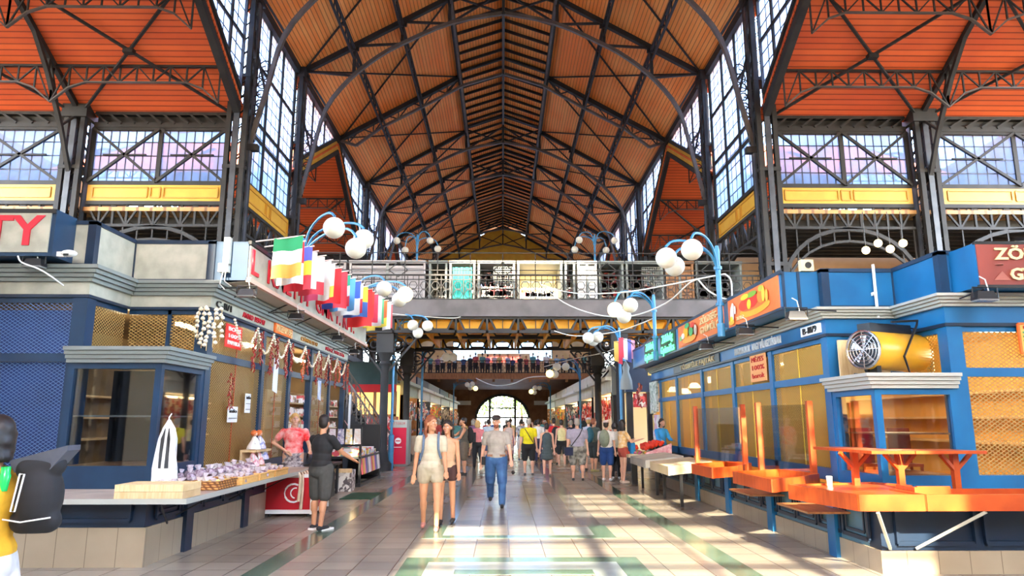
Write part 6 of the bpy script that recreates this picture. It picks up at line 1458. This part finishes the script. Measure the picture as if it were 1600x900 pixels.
def person(loc, face, lab, top=None, bot=None, h=1.75, skin=0, hair='dark', hairlen=0, style='tee', bottom='shorts', stride=0.0, lean=0.0, armL=(0, 0), armR=(0, 0), shoe=(.02, .02, .02), build=1.0, hat=None, head_turn=0.0, vox=.013, floorz=0.0, bent=0.0, turn_down=0.0, sleeve=.55, dress_len=.5, group=None, hands_detail=False):
    """standing or walking figure. Local frame: faces -y, x to its own left hand side (+x). arm = (forward swing, elbow bend) in radians"""
    k = h / 1.75; o = empty('person', (loc[0], loc[1], floorz), lab, 'person', group)
    w = build
    hipz = .93; sh = 1.44
    def leg(sx, sw):
        # hip, knee, ankle with a stride angle sw (forward is -y)
        hip = Vector((sx * .095 * w, 0, hipz)); kn = hip + Vector((sx * .01, -math.sin(sw) * .43, -math.cos(sw) * .43)); b2 = sw - (abs(sw) * 1.0 + .05 if sw < 0 else .08)
        an = kn + Vector((0, -math.sin(b2) * .41, -math.cos(b2) * .41)); return hip, kn, an
    legs = [leg(1, stride), leg(-1, -stride)]
    mn = min(l[2].z for l in legs); dz = .085 - mn
    def arm(sx, a):
        fs, eb = a[0], a[1]; out = a[2] if len(a) > 2 else .12
        s_ = Vector((sx * .18 * w, lean * -.1, sh - .045)); el = s_ + Vector((sx * math.sin(out) * .29, -math.sin(fs) * .29, -math.cos(fs) * .29 * math.cos(out)))
        t = fs + eb; inn = a[3] if len(a) > 3 else 0
        wr = el + Vector((sx * (.03 - inn), -math.sin(t) * .25, -math.cos(t) * .25)); hd = wr + (wr - el).normalized() * .09; return s_, el, wr, hd
    arms = [arm(1, armL), arm(-1, armR)]
    D = Vector((0, 0, dz)); nf = -math.sin(bent) * .5
    def up(p):           # bend the upper body forward about the hips, then lift
        p = Vector(p); q = p - Vector((0, 0, hipz)); 
        if bent: q = Vector((q.x, q.y * math.cos(bent) - q.z * math.sin(bent), q.z * math.cos(bent) + q.y * math.sin(bent)))
        return (q + Vector((0, 0, hipz)) + D) * k
    lo = lambda p: (Vector(p) + D) * k
    hc = Vector((0, -.02 - .05 * turn_down, 1.645)); ht = head_turn
    B = M()
    # legs
    for (hp, kn, an), sx in zip(legs, (1, -1)):
        capsule(B, lo(hp), lo(kn), .085 * w * k, .056 * w * k); capsule(B, lo(kn), lo(an), .054 * k, .036 * k); capsule(B, lo(kn.lerp(an, .25) + Vector((0, .012, 0))), lo(kn.lerp(an, .45) + Vector((0, .01, 0))), .056 * w * k, .05 * w * k)
        capsule(B, lo(an + Vector((0, .02, -.045))), lo(an + Vector((0, -.13, -.06))), .034 * k, .026 * k)
    ell(B, lo((0, .0, hipz + .02)), (.155 * w * k, .11 * w * k, .12 * k)); ell(B, lo((0, .03, hipz - .03)), (.14 * w * k, .1 * w * k, .09 * k))
    ell(B, up((0, 0, 1.1)), (.13 * w * k, .095 * w * k, .14 * k)); ell(B, up((0, -.0, 1.3)), (.16 * w * k, .105 * w * k, .17 * k))
    capsule(B, up((0, .0, 1.44)), up((.155 * w, .0, 1.4)), .055 * k, .05 * k); capsule(B, up((0, .0, 1.44)), up((-.155 * w, .0, 1.4)), .055 * k, .05 * k); capsule(B, up((0, .01, 1.42)), up((0, -.01, 1.57)), .055 * k, .05 * k)
    for (s_, el, wr, hd), sx in zip(arms, (1, -1)):
        capsule(B, up(s_), up(el), .05 * w * k, .038 * k); capsule(B, up(el), up(wr), .039 * k, .026 * k)
        dv = (up(hd) - up(wr)).normalized(); sd_ = dv.cross(Vector((0, 1, .2))).normalized() if abs(dv.y) < .8 else Vector((1, 0, 0)); nrm = dv.cross(sd_).normalized()
        pc = up(wr) + dv * .045 * k; capsule(B, pc - sd_ * .02 * k - dv * .01, pc - sd_ * .02 * k + dv * .035 * k, .018 * k, .016 * k); capsule(B, pc + sd_ * .02 * k - dv * .01, pc + sd_ * .02 * k + dv * .035 * k, .018 * k, .016 * k)
        for f in range(4):
            b0 = pc + dv * .045 * k + sd_ * (f - 1.5) * .019 * k; Lf = (.032, .04, .038, .028)[f] * k; q1 = b0 + dv * Lf + nrm * .006; q2 = q1 + dv * Lf * .7 + nrm * .016 * (1 if sx > 0 else -1); capsule(B, b0, q1, .0088 * k, .008 * k, 8, 3); capsule(B, q1, q2, .008 * k, .0068 * k, 8, 3)
        tb = pc - sd_ * .03 * k * sx; capsule(B, tb, tb - sd_ * .02 * k * sx + dv * .035 * k, .0105 * k, .0085 * k, 8, 3)
    # head with face
    c = up(hc); R2 = Matrix.Rotation(ht, 3, 'Z'); H = lambda x, y, z: c + R2 @ (Vector((x, y, z)) * k)
    ell(B, H(0, .012, .03), (.076 * k, .095 * k, .1 * k), ht); ell(B, H(0, -.02, -.035), (.058 * k, .072 * k, .085 * k), ht)
    capsule(B, H(0, -.088, .02), H(0, -.112, -.022), .009 * k, .014 * k, 8, 3); ell(B, H(0, -.078, -.095), (.024 * k, .02 * k, .02 * k), ht); capsule(B, H(-.025, -.088, .032), H(.025, -.088, .032), .012 * k, .012 * k, 8, 3)
    for sx in (-1, 1): ell(B, H(sx * .078, .012, -.01), (.012 * k, .022 * k, .033 * k), ht); ell(B, H(sx * .042, -.062, -.025), (.02 * k, .02 * k, .022 * k), ht)
    body = fuse(B.build('body', SKINS[skin], o), vox * .75)
    E_ = M()
    for sx in (-1, 1): ell(E_, H(sx * .03, -.088, .008), (.014 * k, .007 * k, .008 * k), ht, 10, 6)
    E_.build('eyes', EYEW, body, smooth=True); P_ = M()
    for sx in (-1, 1): ell(P_, H(sx * .03, -.0945, .008), (.006 * k, .003 * k, .006 * k), ht, 8, 5); capsule(P_, H(sx * .016, -.097, .03), H(sx * .045, -.086, .032), .004 * k, .003 * k, 6, 2)
    P_.build('iris_and_brow', HAIRS['dark'], body, smooth=True); Lm = M(); capsule(Lm, H(-.02, -.092, -.058), H(.02, -.092, -.058), .006 * k, .006 * k, 8, 3); Lm.build('lips', LIP, body, smooth=True)
    # hair
    if hair:
        A = M(); ell(A, H(0, .022, .052), (.086 * k, .1 * k, .092 * k), ht); ell(A, H(0, .05, .0), (.08 * k, .068 * k, .09 * k), ht)
        if hairlen:
            for j in range(9):
                t = math.pi * (.02 + .96 * j / 8); x, y = math.cos(t) * .082, .02 + math.sin(t) * .075
                for s_ in range(int(2 + hairlen * 6)): ell(A, H(x * (1.08 + .14 * math.sin(s_ * 2 + j)), y + .006 * math.cos(s_ * 3 + j), .02 - s_ * .045), (.027 * k, .026 * k, .034 * k), ht, 9, 6)
        fuse(A.build('hair', HAIRS[hair], o), .012)
    if hat:
        A = M(); ell(A, H(0, .012, .085), (.098 * k, .112 * k, .058 * k), ht); capsule(A, H(-.05, -.09, .062), H(.05, -.09, .062), .028 * k, .028 * k); capsule(A, H(-.035, -.13, .055), H(.035, -.13, .055), .014 * k, .014 * k); fuse(A.build('cap', fabric('cap_%02d' % int(hat[0] * 99), hat), o), .01)
    # clothes
    e = .014
    if style != 'none' and top is not None:
        T = M(); ell(T, up((0, 0, 1.12)), ((.145 * w + e) * k, (.11 * w + e) * k, .17 * k)); ell(T, up((0, 0, 1.28)), ((.168 * w + e) * k, (.118 * w + e) * k, .2 * k)); ell(T, lo((0, .008, .99)), ((.163 * w + e) * k, (.13 * w + e) * k, .13 * k))
        if style != 'halter': [capsule(T, up((0, .0, 1.435)), up((q_ * .155 * w, .0, 1.395)), (.06 + e * .5) * k, (.052 + e * .6) * k) for q_ in (-1, 1)]
        if style in ('tee', 'long'):
            for (s_, el, wr, hd) in arms: capsule(T, up(s_), up(s_.lerp(el, sleeve if style == 'tee' else 1)), (.05 * w + e) * k, (.047 * w + e * .9) * k); (capsule(T, up(el), up(el.lerp(wr, .9)), .05 * k, .042 * k) if style == 'long' else None)
        if bottom == 'dress':
            for q in range(5): z = .95 - q * dress_len / 5; ell(T, lo((0, .01, z)), ((.17 * w + .014 * q) * k, (.135 * w + .012 * q) * k, .09 * k))
        fuse(T.build('top' if bottom != 'dress' else 'dress', top, o), vox)
    if bottom in ('shorts', 'trousers', 'hotpants', 'skirt'):
        T = M(); ell(T, lo((0, .01, hipz + .03)), ((.165 * w + e) * k, (.128 * w + e) * k, .13 * k)); ell(T, lo((0, .028, hipz - .03)), ((.155 * w + e) * k, (.118 * w + e) * k, .12 * k))
        f = {'shorts': .92, 'trousers': 1, 'hotpants': .3, 'skirt': .0}[bottom]
        if bottom == 'skirt':
            for q in range(6): ell(T, lo((0, .01, .92 - q * .08)), ((.17 * w + .01 * q) * k, (.13 * w + .01 * q) * k, .08 * k))
        else:
            for (hp, kn, an) in legs:
                capsule(T, lo(hp), lo(hp.lerp(kn, f)), (.098 * w + e) * k, ((.098 - .02 * f) * w + e) * k)
                if bottom == 'trousers': capsule(T, lo(kn), lo(an), (.062 * w + e) * k, (.046 * w + e) * k)
        fuse(T.build('trousers' if bottom == 'trousers' else ('skirt' if bottom == 'skirt' else 'shorts'), bot, o), vox)
    sm_ = mat('shoe_%02d%02d%02d' % tuple(int(v * 99) for v in shoe), shoe, .5)
    for (hp, kn, an) in legs:
        T = M(); capsule(T, lo(an + Vector((0, .03, -.045))), lo(an + Vector((0, -.15, -.052))), .043 * k, .036 * k); fuse(T.build('shoe', sm_, o), .011)
    o.rotation_euler = (0, 0, face)
    o['hands'] = [0.0]
    del o['hands']
    return o, up, lo, k
def part(o, b, name, m, vox=None, parent=None):
    """b is in the person's own (unrotated, ground) frame, so build it around the origin"""
    q = b.build(name, m); q.parent = parent or o
    if vox: fuse(q, vox)
    return q
# the helper builds in world space around o's location, so shift local body meshes: person() meshes are local to (0,0,0)
_build = M.build
def person_at(*a, **kw):
    """person() with its meshes kept in the figure's own frame"""
    loc = a[0]
    def bl(s, name, m=None, parent=None, loc=None, smooth=None):
        q = _build(s, name, m, None, None, smooth)
        q.parent = parent; POS[q.name] = Vector(); return q
    M.build = bl
    r = person(*a, **kw); M.build = _build; return r
def bag(o, pts, name, m, r=.012):
    M().tube(pts, r, 6).build(name, m).parent = o
PI = math.pi
BK = mat('black_cloth', (.012, .012, .014), .8)
# 1 woman in cream tee
o, up, lo, k = person_at(at_z(671, 828, 0), .05, 'woman in a cream T-shirt and khaki shorts with grey backpack straps walking forward', fabric('cream', (.52, .46, .34)), fabric('khaki', (.42, .36, .26)), 1.78, 1, 'red', 1.0, 'tee', 'hotpants', .14, armL=(.15, .5, .1), armR=(-.05, .15, .14), shoe=(.45, .18, .15), build=1.05, head_turn=.7, vox=.01)
GRYS = fabric('grey_blue_strap', (.12, .17, .25))
for sx in (-1, 1): bag(o, [up((sx * .11, .11, 1.3)), up((sx * .12, .02, 1.5)), up((sx * .115, -.1, 1.42)), up((sx * .12, -.14, 1.25)), up((sx * .16, -.05, 1.1))], 'backpack_strap', GRYS, .02)
b = M(); ell(b, up((0, .19, 1.25)), (.14, .09, .22)); q = b.build('backpack', GRYS); q.parent = o; fuse(q, .015)
# 2 woman behind
o, up, lo, k = person_at(at_z(697, 818, 0), -.1, 'dark haired woman in tan top and dark shorts just behind the woman in cream', fabric('tan', (.55, .36, .22)), fabric('dark_red_short', (.06, .025, .025)), 1.7, 1, 'dark', 1.0, 'halter', 'hotpants', -.08, armL=(.1, .3), armR=(0, .1), shoe=(.03, .03, .03), build=.92, head_turn=-.15, vox=.01)
# 3 man with cap
o, up, lo, k = person_at(at_z(775, 791, 0), .0, 'bearded man in a dark cap, grey T-shirt and blue jeans striding forward', fabric('heather_grey', (.38, .35, .31)), noisy('blue_denim', (.02, .07, .2), (.05, .14, .32), 5, .8), 1.83, 0, None, 0, 'tee', 'trousers', .3, armL=(.25, .35, .2), armR=(-.25, .2, .2), shoe=(.015, .015, .015), build=1.12, hat=(.04, .035, .035), head_turn=-.15, vox=.01)
b = M(); c_ = up((0, -.03, 1.64)); ell(b, c_ + Vector((0, -.045, -.085)), (.055, .05, .045)); q = b.build('beard', HAIRS['red']); q.parent = o; fuse(q, .01)
M().box(-.19, .19, -.14, .13, .99, 1.03).build('belt', mat('brown_leather', (.2, .08, .03), .5)).parent = o
bag(o, [up((-.1, .1, 1.45)), up((-.08, -.1, 1.4)), up((.1, -.13, 1.15)), up((.2, -.02, 1.0))], 'bag_strap', BK, .008) if 0 else None
b = M(); b.box(-.3, -.22, -.06, .1, .82, .98); q = b.build('camera_case', BK); q.parent = o
M().tube([(.33, -.18, .7), (.36, -.2, .66)], [.03, .035], 8).build('dark_phone', BK).parent = o
# 4 man in black at the counter, seen from behind, facing the counter (-x) and away
o, up, lo, k = person_at((-2.92, 11.75), PI * .80 + .12, 'man in a black T-shirt and dark grey shorts leaning to the counter, seen from behind', BK, fabric('charcoal', (.06, .06, .055)), 1.78, 1, 'dark', 0, 'tee', 'shorts', .05, armL=(.65, .35), armR=(.75, .35), shoe=(.02, .02, .025), build=1.1, head_turn=.35, vox=.011)
for (sx) in (-1, 1): M().box(sx * .1 - .05, sx * .1 + .05, -.19, .08, .0, .03).build('white_sole', WHITE).parent = o
# 5 saleswoman
o, up, lo, k = person_at((-4.28, 14.85), .25, 'blond saleswoman in a red and white patterned blouse standing behind the freezer', noisy('red_white_print', (.75, .015, .02), (.8, .5, .48), 7, .8), fabric('patterned_skirt', (.08, .06, .08), (.5, .45, .45), 16), 1.72, 0, 'blond', .12, 'tee', 'skirt', 0, armR=(-.1, .9, .7, .3), armL=(.35, .7, .3), shoe=(.1, .1, .1), build=1.22, head_turn=.2, vox=.011, floorz=.12)
M().box(-4.6, -3.95, 14.6, 15.1, 0, .12).build('wooden_step', WOODP); tag(bpy.data.objects['wooden_step'], 'low wooden step under the saleswoman', 'step')
# 6 near-left walker with backpack, facing left (-x) across the frame
o, up, lo, k = person_at((-3.03, 4.35), -PI / 2 - .1, 'person in a yellow top and white trousers beside the large black backpack', fabric('mustard', (.75, .4, .02)), fabric('white_linen', (.7, .68, .66)), 1.74, 1, 'dark', .35, 'tee', 'trousers', .3, armL=(.3, .4), armR=(.45, .5), shoe=(.3, .28, .26), build=1.1, vox=.012)
pk, _u2, _l2, _ = None, None, None, None
o = empty('backpack', (-2.78, 4.42, 1.29), 'large black roll-top backpack with white piping and a green bottle pocket', 'backpack')
bp = at_y(60, 765, 4.4); bx_, bz_ = bp.x, bp.z; PB = lambda dx, dy, dz: (bx_ + dx, 4.42 + dy, bz_ + dz)
b = M(); ell(b, PB(0, 0, -.04), (.13, .13, .2)); capsule(b, PB(-.065, -.02, -.18), PB(.065, 0, -.18), .075, .075); capsule(b, PB(-.07, -.02, .12), PB(.07, 0, .14), .07, .065); fuse(b.build('pack_body', BK, o), .014)
b = M(); b.prism([PB(-.17, -.06, .17), PB(.17, -.06, .26), PB(.17, -.06, .23), PB(.08, -.06, .12), PB(-.13, -.06, .1)], (0, .13, 0)); b.build('roll_top', noisy('slate_nylon', (.05, .06, .08), (.1, .11, .14), 4, .35), o)
M().tube([PB(-.03, -.16, .1), PB(.0, -.165, .1), PB(-.03, -.165, -.11), PB(-.06, -.155, -.11), PB(-.03, -.16, .1)], .005, 5).build('reflective_zip', WHITE, o)
M().tube([PB(-.14, -.1, -.16), PB(0, -.15, -.17), PB(.14, -.1, -.15)], .005, 5).build('piping', WHITE, o)
M().tube([PB(-.14, -.12, .0), PB(-.14, -.12, .09), PB(-.14, -.12, .1), PB(-.14, -.12, .14)], [.02, .032, .026, .026], 10).build('green_bottle', mat('green_plastic', (.02, .55, .12), .2), o)
# crowd
SH = fabric
def P(px, py, face, lab, **kw):
    p = at_z(px, py, 0); kw.setdefault('vox', .016); return person_at((p.x, p.y), face, lab, **kw)
B_ = PI      # seen from behind
o, up, lo, k = P(826, 743, B_, 'man from behind in a bright yellow T-shirt with a crossbody strap and black shorts', top=SH('yellow', (.75, .68, .01)), bot=BK, h=1.78, hair='grey', stride=.1, build=1.1, shoe=(.05, .05, .05))
bag(o, [up((.12, .13, 1.45)), up((0, .16, 1.25)), up((-.16, .13, 1.0))], 'bag_strap', fabric('brown_strap', (.12, .07, .04)), .014)
P(855, 744, B_, 'woman from behind in a grey strapless dress with bare shoulders', top=SH('slate', (.06, .09, .1)), h=1.62, skin=0, hair='dark', style='halter', bottom='dress', dress_len=.42, stride=-.08, build=1.0, shoe=(.2, .15, .1))
o, up, lo, k = P(903, 751, B_, 'stout man from behind in a lilac shirt and camouflage shorts', top=SH('lilac', (.36, .34, .44)), bot=noisy('camouflage', (.08, .08, .07), (.35, .34, .3), 9, .9), h=1.76, hair='grey', hairlen=0, build=1.3, stride=.06, shoe=(.03, .03, .03))
bag(o, [up((-.16, .02, 1.5)), up((-.05, .18, 1.3)), up((.2, .16, .98))], 'bag_strap', BK, .014); M().box(.14, .38, .02, .16, .72, .95).build('shoulder_bag', fabric('navy', (.01, .015, .05))).parent = o
P(878, 729, B_, 'person from behind in a pale yellow vest and black shorts', top=SH('pale_yellow', (.7, .62, .3)), bot=BK, h=1.74, hair='dark', style='halter', stride=.15, build=.95, shoe=(.5, .4, .3))
o, up, lo, k = P(866, 726, B_, 'person in a red top with a large black backpack, from behind', top=SH('red', (.65, .02, .02)), bot=SH('dark_olive', (.05, .05, .04)), h=1.8, hair='dark', stride=-.1, build=1.05)
b = M(); ell(b, up((-.05, .2, 1.2)), (.17, .11, .26)); q = b.build('backpack', BK); q.parent = o; fuse(q, .018)
o, up, lo, k = P(929, 737, PI * .72, 'man with a teal backpack and dark shorts looking down at his phone', top=SH('dark_green', (.08, .1, .08)), bot=SH('black_shorts', (.02, .025, .022)), h=1.78, skin=1, hair='red', stride=.05, armL=(.7, 1.0), armR=(.8, 1.0), build=1.1, shoe=(.35, .28, .08))
b = M(); ell(b, up((.0, .2, 1.22)), (.16, .12, .27)); q = b.build('backpack', SH('teal_pack', (.02, .1, .13))); q.parent = o; fuse(q, .018)
P(921, 735, B_ - .4, 'person in a pale cap and light blue top standing behind the teal backpack', top=SH('light_blue', (.4, .45, .55)), bot=SH('beige_shorts', (.45, .35, .25)), h=1.8, hair='blond', hat=(.6, .5, .5))
o, up, lo, k = P(949, 751, B_ - .35, 'person in a white T-shirt and blue shorts with a grey green backpack', top=SH('white_tee', (.7, .7, .68)), bot=SH('royal_shorts', (.01, .05, .2)), h=1.7, hair='dark', hat=(.6, .5, .55), stride=.05, build=1.1, shoe=(.7, .7, .7))
b = M(); ell(b, up((.02, .2, 1.25)), (.16, .12, .26)); q = b.build('backpack', SH('sage_pack', (.2, .24, .18))); q.parent = o; fuse(q, .018)
P(963, 748, B_ - .2, 'person in a white jacket and dark trousers beside the woman in the striped blouse', top=SH('ivory', (.7, .68, .62)), bot=BK, h=1.66, hair='dark', hairlen=.3, bottom='trousers', shoe=(.6, .6, .6))
o, up, lo, k = P(975, 755, PI * .5 - .5 + PI * .25, 'dark haired woman in a yellow striped blouse and short red skirt holding a blue bag', top=noisy('striped_blouse', (.7, .4, .1), (.75, .6, .4), 14, .8), bot=SH('rust_skirt', (.35, .06, .04)), h=1.72, skin=0, hair='dark', hairlen=.55, bottom='hotpants', armL=(.5, 1.3), armR=(.6, 1.2), stride=.03, shoe=(.6, .5, .4), head_turn=.3)
M().box(-.12, .14, -.32, -.2, .78, 1.1).build('blue_bag', SH('blue_bag', (.02, .25, .65))).parent = o
p = at_x(1010, 690, 4.75)
person_at((4.72, 21.3), PI * .12, 'vendor in a bright blue top standing behind the tomatoes', SH('sky_blue', (.03, .3, .7)), BK, 1.66, 0, 'dark', .4, 'long', 'trousers', 0, armL=(.5, .9), armR=(.5, .9), vox=.016, floorz=.1, turn_down=1)
o, up, lo, k = P(724, 742, -PI * .45 , 'man in an olive vest with a black backpack and purple bag, in profile', top=SH('olive_vest', (.1, .09, .07)), bot=SH('brown_shorts', (.14, .11, .08)), h=1.8, skin=1, hair='dark', style='halter', armL=(.5, .7), armR=(.9, .6), build=1.15, shoe=(.02, .02, .02))
b = M(); ell(b, up((0, .2, 1.22)), (.16, .12, .27)); q = b.build('backpack', BK); q.parent = o; fuse(q, .018); M().box(-.14, .0, -.38, -.2, .85, 1.12).build('purple_bag', SH('purple', (.18, .08, .35))).parent = o
o, up, lo, k = P(746, 733, B_ + .3, 'blond woman in a coral top and black trousers with a dark shoulder bag', top=SH('coral', (.65, .2, .2)), bot=BK, h=1.72, hair='blond', hairlen=.4, bottom='trousers', stride=.12)
M().box(.12, .24, .04, .2, .95, 1.3).build('shoulder_bag', BK).parent = o
P(815, 719, B_, 'person in a navy and white striped top and white shorts walking away', top=noisy('navy_stripes', (.04, .04, .12), (.7, .7, .7), 9, .8), bot=SH('white_shorts', (.62, .6, .6)), h=1.78, hair='dark', stride=.12, shoe=(.05, .08, .2))
P(795, 722, 0, 'long haired woman in a pale dress coming towards the camera behind the man in jeans', top=SH('pale_dress', (.6, .5, .45)), bottom='dress', h=1.72, hair='dark', hairlen=.9, style='halter', stride=.1)
P(763, 722, B_, 'person in a light blue T-shirt walking away behind the man in jeans', top=SH('ice_blue', (.5, .6, .68)), bot=SH('dark_blue', (.03, .05, .12)), h=1.76, hair='dark', stride=-.1)
P(842, 722, B_, 'person with raised arms in a white shirt beyond the yellow T-shirt', top=SH('white_shirt', (.7, .68, .65)), bot=SH('navy_trousers', (.03, .03, .08)), h=1.76, hair='dark', bottom='trousers', armL=(1.2, 1.6), stride=.1)
P(838, 717, B_, 'person in a plum top walking away beyond the yellow T-shirt', top=SH('plum', (.2, .08, .15)), bot=BK, h=1.72, hair='dark', hairlen=.3, stride=-.12)
P(893, 722, B_, 'person in a dark top mostly hidden behind the stout man', top=SH('ink', (.03, .03, .06)), bot=SH('tan_shorts', (.45, .25, .15)), h=1.72, hair='grey')
rc = random.Random(77); cg = 'distant visitors near the arched exit'
cc = [((.6, .1, .1), 'red'), ((.7, .68, .66), 'white'), ((.05, .1, .3), 'navy'), ((.1, .3, .3), 'teal'), ((.65, .5, .2), 'tan'), ((.03, .03, .035), 'black'), ((.3, .15, .3), 'mauve'), ((.35, .5, .65), 'pale blue')]
where = ['beside the snack row', 'close to the snack row lamp', 'left of the exit axis', 'in line with the arched exit', 'under the keystone of the arched exit', 'right of the exit axis', 'close to the butcher row', 'beside the butcher row']
for i in range(24):
    x = -3.3 + (i % 8) * .95 + rc.uniform(-.3, .3); y = 33 + (i // 8) * 9 + rc.uniform(0, 6); c, cn = cc[(i * 3 + i // 8) % 8]; c2, _n = cc[(i * 5 + 2) % 8]
    wn = ['beside the snack row', 'near the snack row lamp', 'off the middle, snack side', 'by the snack side door post', 'in the corridor middle', 'by the butcher side door post', 'near the butcher row lamp', 'beside the butcher row'][i % 8]
    person_at((x, y), rc.choice((0, B_, B_, B_)) + rc.uniform(-.4, .4), 'visitor in a %s top %s, %s' % (cn, wn, ('past the bridge', 'midway down', 'near the end')[i // 8]), SH('crowd_' + cn, c), SH('crowdb_' + _n, c2), rc.uniform(1.6, 1.82), rc.randrange(3), rc.choice(('dark', 'brown', 'blond', 'grey')), rc.choice((0, 0, .4)), 'tee', rc.choice(('shorts', 'trousers')), rc.uniform(-.2, .2), armL=(rc.uniform(-.2, .5), .2), armR=(rc.uniform(-.2, .5), .2), vox=.024, group=cg)
# upstairs crowd on the far gallery and by the bridge columns
for i in range(26):
    x = -6.4 + i * .52 + rc.uniform(-.1, .1); c, cn = cc[(i * 3) % 8]
    person_at((x, 57 + rc.uniform(0, 2.5)), rc.choice((0, .5, B_)), 'small distant visitor in a %s top at the upstairs far gallery railing' % cn, SH('crowd_' + cn, c), SH('crowdb_black', (.03, .03, .035)), rc.uniform(1.6, 1.8), rc.randrange(3), rc.choice(('dark', 'brown', 'blond')), 0, 'tee', 'trousers', 0, vox=.03, floorz=5.4, group='visitors on the far gallery')
# ================================================================ LIGHT
W = bpy.data.worlds.new('sky'); S.world = W; W.use_nodes = True; nt = W.node_tree
bg = nt.nodes['Background']; sky = nt.nodes.new('ShaderNodeTexSky'); sky.sky_type = 'NISHITA'; sky.sun_disc = False
sky.sun_elevation = math.radians(38); sky.sun_rotation = math.radians(180); sky.air_density = 1.0; sky.dust_density = 1.5; sky.ozone_density = 1.0
nt.links.new(sky.outputs[0], bg.inputs[0]); bg.inputs[1].default_value = SKY
sl = bpy.data.lights.new('sun', 'SUN'); sl.energy = SUN; sl.angle = math.radians(.6); sl.color = (1, .87, .64)
so = bpy.data.objects.new('sun', sl); COL.objects.link(so)
d = Vector((.02, 1, -.45)).normalized(); so.rotation_euler = d.to_track_quat('-Z', 'Y').to_euler()
S.view_settings.view_transform = 'Standard'; S.view_settings.look = 'None'; S.view_settings.gamma = 1
S.view_settings.use_curve_mapping = False
S.view_settings.exposure = EXPO
